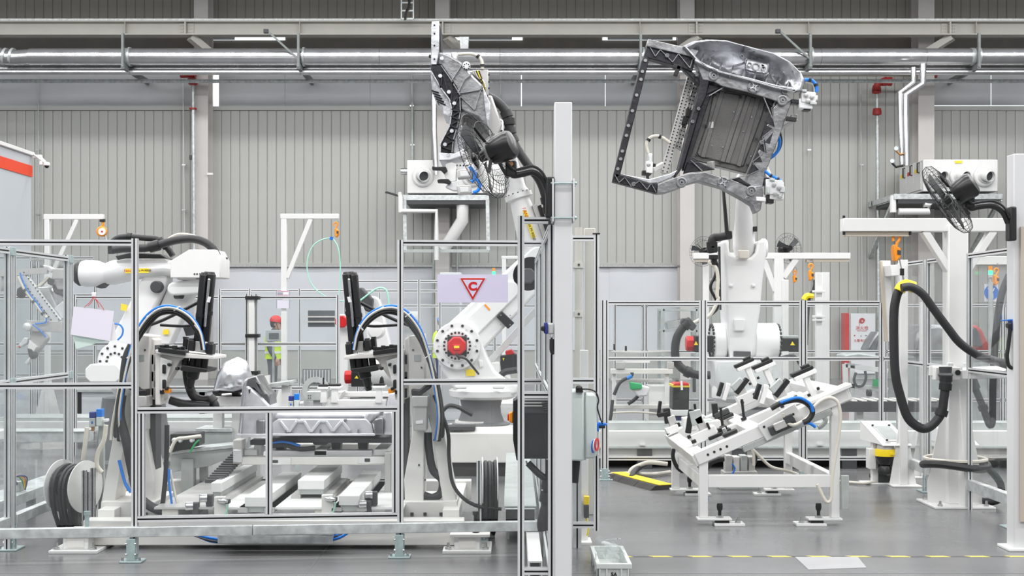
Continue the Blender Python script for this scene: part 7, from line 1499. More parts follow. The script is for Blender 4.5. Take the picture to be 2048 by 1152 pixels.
hose(kb, wl([(1056, 926), (1075, 945), (1095, 962), (1100, 975)], 8.0), .022, 'hose_black', 'cable'); hose(kb, wl([(1104, 920), (1104, 950), (1100, 980), (1096, 1010), (1088, 1045), (1090, 1060)], 8.0), .045, 'hose_black', 'cable', (.35, .5), 'black'); hose(kb, wl([(1052, 922), (1056, 932), (1062, 926)], 8.0), .006, 'steel', 'ring')
sb = thing('switch_box', 'pale grey rounded switch box hung on the gate beside the tall white post', 'control box', W(1170, 920, 8.6))
MB().pp([(1140, 782), (1168, 780), (1168, 922), (1140, 922)], 8.5, .29).build('case', 'grey_box', sb, bev=.012); MB().pp([(1171, 789), (1190, 788), (1194, 794), (1194, 912), (1188, 917), (1171, 918)], 8.5, .22).build('lid', 'grey_box', sb, bev=.012); MB().pp([(1167, 784), (1172, 784), (1172, 920), (1167, 920)], 8.52, .2).build('seal', 'galv_grey', sb)
MB().sphere(W(1158, 777, 8.5), .024, 16).build('camera_ball', 'black_gloss', sb); MB().pp([(1152, 780), (1166, 780), (1166, 785), (1152, 785)], 8.48, .06).build('camera_base', 'black', sb); hose(sb, wl([(1164, 778), (1180, 779), (1192, 785), (1197, 800), (1195, 815), (1200, 835), (1205, 848)], 8.5), .005, 'black', 'wire')
for k_, m in enumerate(('blue', 'paper_white', 'red')): MB().ring(W(1187+k_*3.5, 893-k_*2, 8.46-.004*k_), (1, -.4, 0), .045, .03, .006, 24).build('padlock_ring', m, sb)
MB().pp([(1196, 845), (1214, 847), (1215, 851), (1196, 852)], 8.6, .06).build('key_lever', 'blue', sb, bev=.004); MB().pp([(1197, 852), (1211, 852), (1210, 857), (1198, 857)], 8.6, .05).build('key_body', 'black', sb, bev=.004); MB().pp([(1193, 848), (1198, 845), (1198, 864), (1194, 862)], 8.58, .06).build('key_plate', 'blue', sb, bev=.004)
hose(sb, wl([(1152, 922), (1150, 945), (1148, 965)], 8.6), .03, 'hose_black', 'cable')
t = thing('interlock_switch', 'small yellow and grey interlock switch on a white plate behind the gate', 'switch', W(1174, 1050, 9.2))
MB().pp([(1168, 993), (1179, 993), (1178, 1010), (1168, 1010)], 9.1, .05).build('head', 'yellow', t, bev=.004); MB().pp([(1168, 1010), (1178, 1010), (1178, 1036), (1168, 1036)], 9.1, .05).build('body', 'dark_grey', t, bev=.004); MB().box(W(1160, 0, 9.2).x, W(1176, 0, 9.2).x, 9.17, 9.21, 0, zz(700, 9.2)).build('plate', 'white', t, bev=.003); hose(t, wl([(1172, 1036), (1177, 1055), (1174, 1072)], 9.12), .006, 'label_yellow', 'wire')
MB().box(W(1155, 0, 9.2).x, W(1182, 0, 9.2).x, 9.08, 9.3, 0, .015).build('base_plate', 'white', t)
t = thing('jib_column', 'round cream column with clamp collars behind the gate', 'column', (W(1157, 0, 10.4).x, 10.4, 0))
cx_ = W(1157, 0, 10.4).x; MB().cyl((cx_, 10.4, 0), (cx_, 10.4, zz(455, 10.4)), .032, 20).build('tube', 'cream', t)
for y in (530, 628): MB().lathe((cx_, 10.4, zz(y+6, 10.4)), (0, 0, 1), [(0, .044), (.045, .044)], 20).build('collar', 'cream', t); MB().cyl((cx_, 10.35, zz(y, 10.4)), (cx_, 10.36, zz(y, 10.4)), .01, 8).build('bolt_head', 'black', t)
t = thing('cover_panel', 'tall cream cover panel standing beside the round cream column', 'panel', (W(1180, 0, 10.5).x, 10.5, 0)); MB().box(W(1168, 0, 10.5).x, W(1190, 0, 10.5).x, 10.45, 10.6, 0, zz(457, 10.5)).build('sheet', 'cream', t, bev=.006); MB().box(W(1166, 0, 10.5).x, W(1169, 0, 10.5).x, 10.42, 10.48, 0, zz(470, 10.5)).build('edge', 'alu', t)
t = thing('channel_beam', 'white steel channel lying on the floor beside the narrow fence bay', 'channel', (.17, 8.4, 0)); MB().box(.10, .185, 7.62, 9.2, .155, .165).build('web', 'white', t); MB().box(.10, .108, 7.62, 9.2, .06, .155).build('flange', 'white', t); MB().box(.177, .185, 7.62, 9.2, .06, .155).build('flange', 'white', t)
for y in (7.72, 9.0): MB().box(.115, .17, y, y+.08, 0, .154).build('support', 'dark_grey', t)
MB().box(.09, .2, 7.66, 7.86, 0, .012).build('foot_plate', 'white', t)
t = thing('cable_duct', 'long galvanised floor duct with open dark end beside the slack cable reel', 'trunking', (.05, 11, 0))
MB().box(-.05, .17, 9.12, 12.75, .10, .255).build('trough', 'galv', t, bev=.003); MB().box(-.06, .18, 9.16, 12.75, .257, .27).build('lid', 'galv_grey', t, bev=.003); MB().box(-.045, .165, 9.112, 9.12, .105, .25).build('open_end', 'black', t)
for y in (9.3, 11, 12.5): MB().box(-.04, -.02, y, y+.04, 0, .10).build('leg', 'galv_grey', t); MB().box(.12, .14, y, y+.04, 0, .10).build('leg', 'galv_grey', t)
# ================================================================ conveyors and equipment behind the right fence
cvy = thing('roller_conveyor', 'long low white conveyor beam running behind the low right-hand fence', 'conveyor', (2.8, 13.75, 0))
def hb(name, y0_, y1_, d0, d1, m, par=cvy, xa=1160, xb2=2120, D=13.6): return MB().box(W(xa, 0, D).x, W(xb2, 0, D).x, D+d0, D+d1, zz(y1_, D), zz(y0_, D)).build(name, m, par, bev=.004)
hb('top_plate', 847, 862, .12, .4, 'galv_grey'); hb('side_beam', 862, 893, 0, .4, 'white'); hb('lip', 893, 897, -.02, .3, 'galv_grey'); hb('lower_beam', 898, 918, .05, .4, 'machine_white'); hb('skirt', 921, 948, .3, .5, 'black_base')
for px in (1290, 1480, 1700, 1900, 2040): MB().box(W(px, 0, 13.6).x-.08, W(px, 0, 13.6).x+.08, 13.62, 13.9, 0, zz(898, 13.6)).build('support', 'dark_grey', cvy)
for px in (1285, 1460, 1640, 1840): MB().cbox(W(px, 889, 13.58), .06, .03, .02).build('bracket', 'white', cvy)
ch = thing('chain_conveyor', 'dark chain conveyor with pale rungs at waist height behind the fence', 'conveyor', W(1700, 822, 14.6))
MB().pp([(1560, 804), (1900, 804), (1900, 824), (1560, 824)], 14.5, .08).build('side_frame', 'dark_grey', ch); MB().pp([(1560, 800), (1900, 800), (1900, 805), (1560, 805)], 15.0, .05).build('rear_frame', 'dark_grey', ch)
for k_ in range(17): x = W(1565+k_*20, 0, 14.5).x; MB().box(x, x+.06, 14.52, 15.02, zz(803, 14.5), zz(801, 14.5)).build('rung', 'machine_white', ch)
for px in (1600, 1720, 1850): MB().box(W(px, 0, 14.6).x-.04, W(px, 0, 14.6).x+.04, 14.6, 14.7, 0, zz(824, 14.5)).build('leg', 'white', ch)
mu = thing('drive_motor', 'black drive motor with red and yellow top on a white flange behind the low fence', 'motor', (W(1364, 0, 14.2).x, 14.2, 0))
MB().pp([(1346, 774), (1379, 774), (1378, 820), (1345, 820)], 14.05, .3).build('body', 'black', mu, bev=.012); MB().pp([(1345, 769), (1380, 769), (1379, 775), (1346, 775)], 14.03, .34).build('top', 'label_yellow', mu, bev=.006); MB().pp([(1351, 766), (1377, 766), (1379, 771), (1346, 771)], 14.02, .3).build('cap', 'red', mu, bev=.006)
MB().pp([(1343, 820), (1383, 820), (1383, 832), (1343, 832)], 14.03, .36).build('flange', 'white', mu, bev=.006); MB().pp([(1350, 833), (1376, 833), (1384, 850), (1352, 850)], 14.08, .28).build('cone', 'navy', mu, bev=.01); MB().box(W(1352, 0, 14.2).x, W(1378, 0, 14.2).x, 14.12, 14.3, 0, zz(850, 14.1)).build('stand', 'galv_grey', mu)
MB().pp([(1361, 762), (1365, 762), (1366, 780), (1362, 780)], 14.0, .02).build('strap', 'paper_white', mu)
tb2 = thing('assembly_bench', 'white fixture bench cluttered with clamps and cables behind the low fence', 'bench', (W(1275, 0, 14.8).x, 14.9, 0))
def ab(name, x0, x1, y0_, y1_, d, th, m, bev=.005): return MB().pp([(x0, y0_), (x1, y0_), (x1, y1_), (x0, y1_)], 14.7+d, th).build(name, m, tb2, bev=bev)
ab('upper_rail', 1222, 1346, 738, 748, 0, .1, 'machine_white'); ab('lower_rail', 1222, 1345, 810, 818, 0, .1, 'machine_white'); ab('top_rail', 1222, 1345, 702, 706, .3, .06, 'alu_grey'); ab('mid_rail', 1222, 1345, 758, 764, .4, .06, 'alu_grey'); ab('cabinet', 1298, 1345, 772, 845, .1, .4, 'white'); ab('leg', 1225, 1232, 748, 890, .05, .08, 'white'); ab('leg', 1330, 1338, 748, 890, .05, .08, 'white')
ab('clamp', 1232, 1250, 724, 738, -.02, .1, 'alu_grey'); ab('clamp', 1336, 1348, 724, 738, 0, .1, 'alu_grey'); ab('tray', 1250, 1300, 718, 726, .1, .3, 'white'); ab('pin', 1227, 1231, 688, 700, .1, .04, 'black'); ab('pin', 1250, 1254, 692, 702, .1, .04, 'black'); ab('pin', 1352, 1358, 760, 778, .1, .05, 'dark_grey'); ab('pin', 1386, 1392, 756, 784, .1, .05, 'dark_grey')
hose(tb2, wl([(1228, 790), (1240, 765), (1262, 752), (1264, 745)], 14.6), .02, 'dark_grey', 'cable'); hose(tb2, wl([(1225, 800), (1222, 830), (1216, 860), (1220, 880)], 14.6), .02, 'dark_grey', 'cable'); hose(tb2, wl([(1254, 757), (1264, 752)], 14.58), .022, 'hose_blue', 'cable'); hose(tb2, wl([(1256, 808), (1268, 800), (1276, 792)], 14.6), .022, 'black', 'cable'); hose(tb2, wl([(1220, 826), (1270, 824), (1330, 828), (1345, 822)], 14.6), .012, 'hose_white', 'cable')
t = thing('wrapped_package', 'white plastic package with a green print lying on the far bench', 'package', W(1280, 792, 14.5)); MB().pp([(1260, 764), (1284, 768), (1284, 778), (1262, 780)], 14.5, .12).build('print', 'green', t, bev=.01); MB().pp([(1262, 766), (1300, 774), (1296, 792), (1276, 794), (1266, 782)], 14.53, .16).build('bag', 'paper_white', t, bev=.02)
sh_ = thing('storage_shelf', 'grey steel shelf rack with loose parts behind the black hose loop', 'shelf', (W(1350, 0, 19).x, 19.2, 0))
for px in (1326, 1395): MB().box(W(px, 0, 19).x-.025, W(px, 0, 19).x+.025, 19, 19.05, 0, zz(616, 19)).build('upright', 'galv_grey', sh_); MB().box(W(px, 0, 19).x-.025, W(px, 0, 19).x+.025, 19.5, 19.55, 0, zz(616, 19)).build('upright', 'galv_grey', sh_)
for y in (618, 660, 715): MB().box(W(1326, 0, 19).x, W(1395, 0, 19).x, 19, 19.55, zz(y, 19)-.03, zz(y, 19)).build('shelf', 'galv_grey', sh_)
for k_ in range(4): t = thing('shelf_box', 'grey parts box lying tilted on the far shelf rack', 'box', W(1338+k_*11, 658, 19.1), 'parts boxes on the far shelf'); MB().cbox(W(1338+k_*11, 650-k_*2, 19.2), .10, .3, .11, 0, -.25, 0).build('carton', ('galv_grey', 'alu_grey')[k_ % 2], t, bev=.006)
# second hose stand farther back
t = thing('hose_stand', 'farther white T-shaped hose stand behind the tall robot with beige track', 'stand', (W(1556, 0, 18).x, 18, 0))
MB().box(W(1547, 0, 18).x, W(1565, 0, 18).x, 17.93, 18.07, 0, zz(507, 18)).build('column', 'white', t, bev=.005); MB().box(W(1386, 0, 18).x, W(1699, 0, 18).x, 17.94, 18.06, zz(518, 18), zz(506, 18)).build('beam', 'white', t, bev=.005); MB().box(W(1390, 0, 18).x, W(1480, 0, 18).x, 17.96, 18.04, zz(524, 18), zz(519, 18)).build('track', 'beige_strip', t); MB().box(W(1612, 0, 18).x, W(1697, 0, 18).x, 17.96, 18.04, zz(524, 18), zz(519, 18)).build('track', 'beige_strip', t)
for a, b in (((1526, 518), (1550, 582)), ((1592, 518), (1566, 555))): mb = MB(); mb.bar(W(*a, 18), W(*b, 18), .08, .09, (0, 1, 0)); mb.build('brace', 'white', t, bev=.004)
MB().box(W(1556, 0, 18).x-.25, W(1556, 0, 18).x+.25, 17.75, 18.25, 0, .02).build('base_plate', 'white', t)
balancer('orange tool balancer with rope hanging under the farther T stand', 1622, 537, 17.95, .62, chain=1); balancer('pale orange tool balancer right of the tall robot shoulder', 1590, 548, 18, .45); balancer('orange tool balancer beside the tall robot cables on its left side', 1451, 548, 18, .45); balancer('orange tool balancer beside the blue safety sign and the signal lamp', 1993, 546, 14.9, .62)
for px, D, tp_, lab in ((1570, 16.8, 560, 'slim white post right behind the tall robot shoulder'), (1637, 16.6, 545, 'white post with clips right of the tall robot motor'), (1650, 16.9, 545, 'flat white upright panel beside the clipped white post')):
    o_ = gpost(lab, px, 0, D, .08 if px < 1650 else .1, tp_, False)
    if px == 1637:
        for y in (583, 633, 640): MB().cbox(W(px, y, D-.06), .16, .05, .03).build('clip', 'white', o_, bev=.004)
hose(bpy.data.objects['hose_stand.001'], wl([(1632, 560), (1628, 580), (1618, 595), (1614, 640), (1612, 690)], 17.9), .03, 'hose_black', 'hose')
MB().tube(wl([(1608, 600), (1614, 592), (1626, 592)], 17.9), .045, 8, 3).build('clip', 'yellow', bpy.data.objects['hose_stand.001'])
# right rear: jib, signal lamp, sign, hose, trolley
t = thing('jib_frame', 'distant white overhead beam behind the tall side fence at the right', 'jib', (W(2020, 0, 15.2).x, 15.2, 0)); MB().box(W(1942, 0, 15.2).x, W(2060, 0, 15.2).x, 15.1, 15.25, zz(530, 15.2), zz(513, 15.2)).build('arm', 'white', t, bev=.005); MB().box(W(1946, 0, 15.2).x, W(2010, 0, 15.2).x, 15.14, 15.2, zz(534, 15.2), zz(530, 15.2)).build('track', 'alu_grey', t); MB().box(W(2050, 0, 15.2).x, W(2064, 0, 15.2).x, 15.1, 15.25, 0, zz(530, 15.2)).build('column', 'white', t)
def beacon(label, px, py, D, s_, cols):
    t = thing('signal_lamp', label, 'signal lamp', W(px, py+36*s_, D)); r_ = 4.2*s_*D/F
    for k_, m in enumerate(cols): MB().cyl(W(px, py+k_*9*s_, D), W(px, py+(k_*9+8.4)*s_, D), r_, 16).build('lens', m, t)
    MB().cyl(W(px, py+len(cols)*9*s_, D), W(px, py+(len(cols)*9+5)*s_, D), r_*1.05, 16).build('base', 'galv_grey', t); MB().cyl(W(px, py+(len(cols)*9+5)*s_, D), W(px, py+(len(cols)*9+16)*s_, D), r_*.35, 10).build('stem', 'galv_grey', t); q_ = W(px, py+(len(cols)*9+14)*s_, D); MB().box(q_.x-.02, q_.x+.02, D-.02, D+.02, 0, q_.z).build('pole', 'galv_grey', t); return t
beacon('signal lamp with orange top and lit green segment by the blue safety sign', 1981, 532, 14.9, 1.0, ('orange', 'green_lamp')); beacon('tiny orange and green signal lamp above the C sign', 987.5, 536, 22, .75, ('orange', 'green_lamp'))
t = thing('safety_sign', 'white board with a round blue mandatory sign behind the tall side fence', 'sign', W(1983, 603, 14.95)); MB().pp([(1970, 568), (1996, 568), (1996, 603), (1970, 603)], 14.95, .012).build('board', 'paper', t); MB().box(W(1983, 0, 14.97).x-.02, W(1983, 0, 14.97).x+.02, 14.965, 15.0, 0, zz(570, 14.97)).build('pole', 'galv_grey', t)
MB().lathe(W(1982.5, 585, 14.945), Yn, [(0, .085), (.006, .085)], 28).build('disc', 'blue', t); MB().pp([(1978.5, 586), (1986.5, 586), (1986.5, 597), (1978.5, 597)], 14.93, .004).build('pictogram', 'paper_white', t); MB().pp([(1980, 578), (1985, 578), (1985, 583), (1980, 583)], 14.93, .004).build('pictogram', 'paper_white', t); MB().tube(wl([(1976, 576), (1979, 582), (1982.5, 586), (1986, 582), (1989, 576)], 14.93), .006, 6).build('pictogram', 'paper_white', t)
t = thing('supply_hose', 'dark supply hose hanging in a narrow loop behind the tall side fence', 'hose', W(1985, 852, 12.3)); hose(t, wl([(2018, 550), (2004, 585), (1996, 630), (1990, 690), (1986, 760), (1985, 820), (1984, 846), (1978, 848), (1966, 815), (1952, 780), (1942, 758)], 12.3), .035, 'hose_black', 'loop', (.8,)); MB().cyl(W(1941, 752, 12.3), W(1951, 778, 12.3), .05, 14).build('connector', 'dark_grey', t); MB().box(W(1941, 0, 12.3).x-.03, W(1941, 0, 12.3).x+.03, 12.34, 12.4, 0, zz(745, 12.3)).build('holder_post', 'white', t, bev=.004)
t = thing('trolley', 'white parts trolley frame with a hanging cable loop before the fire hose cabinet', 'trolley', (W(1730, 0, 18).x, 18, 0))
for a, b in (((1690, 730), (1775, 742)), ((1690, 770), (1775, 780)), ((1704, 730), (1704, 842)), ((1768, 742), (1768, 845)), ((1690, 728), (1692, 780))): mb = MB(); mb.bar(W(*a, 18), W(*b, 18), .07, .07, (0, 1, 0)); mb.build('bar', 'white', t, bev=.004)
hose(t, wl([(1712, 745), (1708, 760), (1714, 772), (1726, 770), (1732, 755), (1730, 742)], 17.9), .02, 'dark_grey', 'cable'); MB().pp([(1748, 758), (1764, 760), (1764, 774), (1746, 772)], 17.9, .05).build('label_card', 'green', t); MB().lathe(W(1738, 786, 17.95), (1, 0, 0), [(-.03, .05), (.03, .05)], 16).build('caster', 'dark_grey', t); MB().pp([(1690, 710), (1718, 706), (1760, 712), (1755, 720), (1690, 722)], 17.9, .5).build('load', 'galv_grey', t, bev=.02)
MB().pp([(1735, 700), (1745, 680), (1758, 662), (1762, 668), (1752, 706)], 18.0, .4).build('load_panel', 'cast', t, bev=.02)
t = thing('car_body_part', 'dark reddish car body shell standing behind the tall side fence', 'car part', (W(1952, 0, 18).x, 18.2, 0)); MB().pp([(1930, 700), (1938, 662), (1952, 648), (1966, 660), (1984, 700), (1980, 712), (1932, 712)], 18, .9).build('shell', 'pipe_red', t, bev=.05); MB().pp([(1934, 690), (1940, 664), (1950, 654), (1958, 664), (1966, 694)], 17.97, .05).build('opening', 'dark_grey', t, bev=.01); MB().box(W(1935, 0, 18).x, W(1980, 0, 18).x, 18.1, 18.8, 0, zz(712, 18)).build('stand', 'galv_grey', t)
t = thing('grey_car_part', 'grey curved body shell behind the side fence beside the hose stand', 'car part', (W(1870, 0, 18).x, 18.2, 0)); MB().pp([(1828, 712), (1835, 668), (1850, 652), (1880, 648), (1898, 660), (1905, 712)], 18, .9).build('shell', 'cast', t, bev=.05); MB().box(W(1832, 0, 18).x, W(1900, 0, 18).x, 18.1, 18.8, 0, zz(712, 18)).build('stand', 'galv_grey', t)
# ================================================================ equipment behind the left cell
t = thing('display_window', 'dark rectangular window panel with two rails on the farthest left fence', 'panel', W(640, 655, 20.4)); MB().pp([(616, 621), (669, 621), (669, 654), (616, 654)], 20.42, .07).build('glass', 'dark_glass', t)
for y in (632, 642): MB().pp([(604, y), (672, y), (672, y+3), (604, y+3)], 20.36, .03).build('slat', 'alu_grey', t)
t = thing('finned_panel', 'dark radiator panel with pale vertical fins beyond the silver tray', 'panel', (W(632, 0, 18.6).x, 18.6, 0)); MB().pp([(605, 738), (660, 738), (660, 768), (605, 768)], 18.6, .1).build('back', 'robot_grey', t); MB().box(W(608, 0, 18.6).x, W(657, 0, 18.6).x, 18.62, 18.7, 0, zz(768, 18.6)).build('stand', 'galv_grey', t)
for k_ in range(9): MB().pp([(607+k_*6, 740), (611+k_*6, 740), (611+k_*6, 766), (607+k_*6, 766)], 18.57, .04).build('fin', 'blind', t)
t = thing('blower_ring', 'pale grey half-round blower shroud behind the white fixture posts', 'blower', W(632, 800, 14.2)); MB().ring(W(632, 780, 14.2), (0, -1, .1), .15, .09, .08, 32).build('shroud', 'galv_grey', t); MB().box(W(622, 0, 14.2).x, W(642, 0, 14.2).x, 14.12, 14.28, 0, zz(800, 14.2)).build('stand', 'galv_grey', t)
t = thing('junction_box', 'small grey steel junction box behind the white fixture posts', 'box', W(632, 803, 13.2)); MB().pp([(613, 783), (652, 783), (652, 801), (613, 801)], 13.2, .2).build('case', 'galv_grey', t, bev=.006); MB().box(W(625, 0, 13.2).x, W(640, 0, 13.2).x, 13.25, 13.35, 0, zz(801, 13.2)).build('stand', 'galv_grey', t)
for q_ in ((617, 791), (621, 791), (617, 796), (621, 796)): MB().cyl(W(*q_, 13.19), W(*q_, 13.2), .006, 6).build('pip', 'dark_grey', t)
t = thing('parts_table', 'pale fixture table with a grey bent part before the light curtain', 'table', (W(540, 0, 14.2).x, 14.2, 0)); MB().pp([(520, 770), (580, 762), (582, 768), (522, 780)], 14.1, .4).build('top', 'galv_grey', t, bev=.005); MB().pp([(528, 752), (538, 750), (538, 770), (528, 772)], 14.05, .08).build('clamp', 'white', t)
for px in (528, 572): MB().box(W(px, 0, 14.2).x-.05, W(px, 0, 14.2).x+.05, 14.2, 14.3, 0, zz(772, 14.2)).build('leg', 'white', t)
t = thing('electric_cabinet', 'white wall cabinet seen between the fence post and the C sign', 'cabinet', (W(818, 0, 19).x, 19.2, 0)); MB().box(W(802, 0, 19).x, W(835, 0, 19).x, 19, 19.4, 0, zz(625, 19)).build('body', 'galv_grey', t, bev=.006); MB().box(W(801, 0, 19).x, W(836, 0, 19).x, 18.95, 19.4, zz(640, 19), zz(623, 19)).build('top_box', 'white', t, bev=.006)
t = thing('electric_cabinet', 'tall pale cabinet behind the lower edge of the C sign', 'cabinet', (W(895, 0, 20).x, 20.2, 0)); MB().box(W(880, 0, 20).x, W(922, 0, 20).x, 20, 20.5, 0, zz(545, 20)).build('body', 'blind_white', t, bev=.006); MB().box(W(884, 0, 20).x, W(918, 0, 20).x, 19.98, 20, .2, zz(550, 20)).build('door', 'blind', t, bev=.006)
t = thing('robot_motor', 'small red-capped robot motor with cable beside the right spindles', 'motor', W(684, 655, 17.4)); octagon(W(684, 643, 17.4), .09, Yn, 0, .1, MB()).build('cap', 'red', t); MB().cbox(W(690, 643, 17.5), .2, .18, .2).build('body', 'robot_white', t, bev=.02); MB().box(W(686, 0, 17.5).x-.06, W(686, 0, 17.5).x+.06, 17.5, 17.6, 0, zz(648, 17.5)).build('stand', 'robot_white', t)
for (px, py, lab, grp) in ((360, 775, 'behind the left nut-runner tower', None), (215, 775, 'behind the left robot shoulder', None)):
    t = thing('equipment_bench', 'pale steel equipment bench '+lab, 'bench', (W(px, 0, 17).x, 17, 0)); MB().box(W(px-60, 0, 17).x, W(px+60, 0, 17).x, 16.8, 17.4, zz(py, 17)-.05, zz(py, 17)).build('top', 'galv_grey', t, bev=.004); MB().box(W(px-55, 0, 17).x, W(px+55, 0, 17).x, 16.85, 17.3, .3, zz(py, 17)-.052).build('cabinet', 'blind_white', t); 
    for s_ in (-50, 50): MB().box(W(px+s_, 0, 17).x-.04, W(px+s_, 0, 17).x+.04, 16.85, 16.95, 0, zz(py, 17)-.05).build('leg', 'galv_grey', t)
# low conveyor behind the left cell
cv3 = thing('roller_conveyor', 'low pale conveyor beam running behind the left nut-runner cell', 'conveyor', (-3.2, 15.9, 0)); MB().box(-6.5, -2.45, 15.7, 15.9, zz(862, 15.8), zz(842, 15.8)).build('side_beam', 'white', cv3, bev=.004); MB().box(-6.5, -2.45, 15.75, 16.4, zz(842, 15.8), zz(835, 15.8)).build('top_plate', 'galv_grey', cv3)
for x in (-6, -4.5, -3): MB().box(x-.05, x+.05, 15.75, 15.85, 0, zz(862, 15.8)).build('leg', 'galv_grey', cv3)

# equipment on the floor of the left cell, seen through the left fence panel
t = thing('cable_tray', 'long galvanised cable tray on short legs behind the left side fence', 'cable tray', (-5.3, 12.4, 0))
MB().box(-6.6, -4.2, 12.3, 12.55, .42, .52).build('trough', 'galv', t, bev=.004); MB().box(-6.6, -4.2, 12.28, 12.57, .522, .535).build('lid', 'galv_grey', t, bev=.003)
for x in (-6.3, -5.3, -4.4): MB().box(x-.03, x+.03, 12.4, 12.46, 0, .42).build('leg', 'galv_grey', t)
t = thing('floor_duct', 'low galvanised floor duct running into the depth by the left side fence', 'duct', (-4.05, 10.6, 0))
MB().box(-4.18, -3.92, 9.2, 12.0, .16, .24).build('trough', 'galv', t, bev=.004)
for y in (9.4, 10.6, 11.8): MB().box(-4.12, -4.06, y, y+.06, 0, .16).build('leg', 'galv_grey', t)
t = thing('terminal_cluster', 'open cluster of coloured terminal wires on the floor duct by the left fence', 'wiring', (-4.0, 10.2, .24))
MB().box(-4.08, -3.98, 10.1, 10.2, .24, .32).build('block', 'galv_grey', t, bev=.004)
for k_, m in enumerate(('green', 'label_yellow', 'orange', 'navy')): MB().tube([(-4.06+k_*.02, 10.1, .30), (-4.08+k_*.03, 10.05, .37), (-3.98+k_*.02, 10.1, .36), (-3.95, 10.14, .25)], .006, 6, 4).build('wire', m, t)
t = thing('fixture_stand', 'pale machined fixture stand with clamps inside the left cell', 'fixture', (-5.0, 11.2, 0))
MB().box(-5.3, -4.6, 11.1, 11.4, .55, .63).build('beam', 'white', t, bev=.005); MB().box(-5.2, -5.08, 11.15, 11.3, 0, .55).build('leg', 'white', t, bev=.005); MB().box(-4.8, -4.68, 11.15, 11.3, 0, .55).build('leg', 'white', t, bev=.005)
for x in (-5.2, -4.95, -4.72): MB().box(x-.05, x+.05, 11.15, 11.28, .63, .78).build('clamp', 'alu_grey', t, bev=.008); MB().cyl((x, 11.14, .72), (x, 11.1, .72), .025, 10).build('knob', 'black', t)
for lab, px, D in (('grey steel conduit running down the column behind the C sign', 868, 33.6), ('thin conduit beside the column conduit behind the C sign', 914, 33.6)):
    t = thing('conduit', lab, 'conduit', W(px, 700, D)); MB().cyl(W(px, 485, D), W(px, 700, D), .05 if px < 900 else .03, 10).build('tube', 'galv_grey', t)
    for y in (560, 620): MB().cbox(W(px, y, D+.1), .12, .22, .05).build('clip', 'steel', t)
# ================================================================ people
def skin_body(name, m, parent, joints, edges, root=0, sub=2):
    me = bpy.data.meshes.new(name); keys = list(joints); me.from_pydata([Vector(joints[k][0]) for k in keys], [(keys.index(a), keys.index(b)) for a, b in edges], [])
    o = bpy.data.objects.new(name, me); C.objects.link(o); md = o.modifiers.new('skin', 'SKIN'); md.use_smooth_shade = True
    for i, k in enumerate(keys):
        r_ = joints[k][1]; me.skin_vertices[0].data[i].radius = r_ if isinstance(r_, tuple) else (r_, r_); me.skin_vertices[0].data[i].use_root = (i == root)
    s_ = o.modifiers.new('sub', 'SUBSURF'); s_.levels = sub; s_.render_levels = sub
    dg = bpy.context.evaluated_depsgraph_get(); dg.update(); me2 = bpy.data.meshes.new_from_object(o.evaluated_get(dg)); o.modifiers.clear(); o.data = me2; me2.materials.clear(); me2.materials.append(MATS[m])
    for p in me2.polygons: p.use_smooth = True
    put(o, (0, 0, 0), None); o.parent = parent; o.location = -ORG[parent]; ORG[o] = Vector((0, 0, 0)); return o
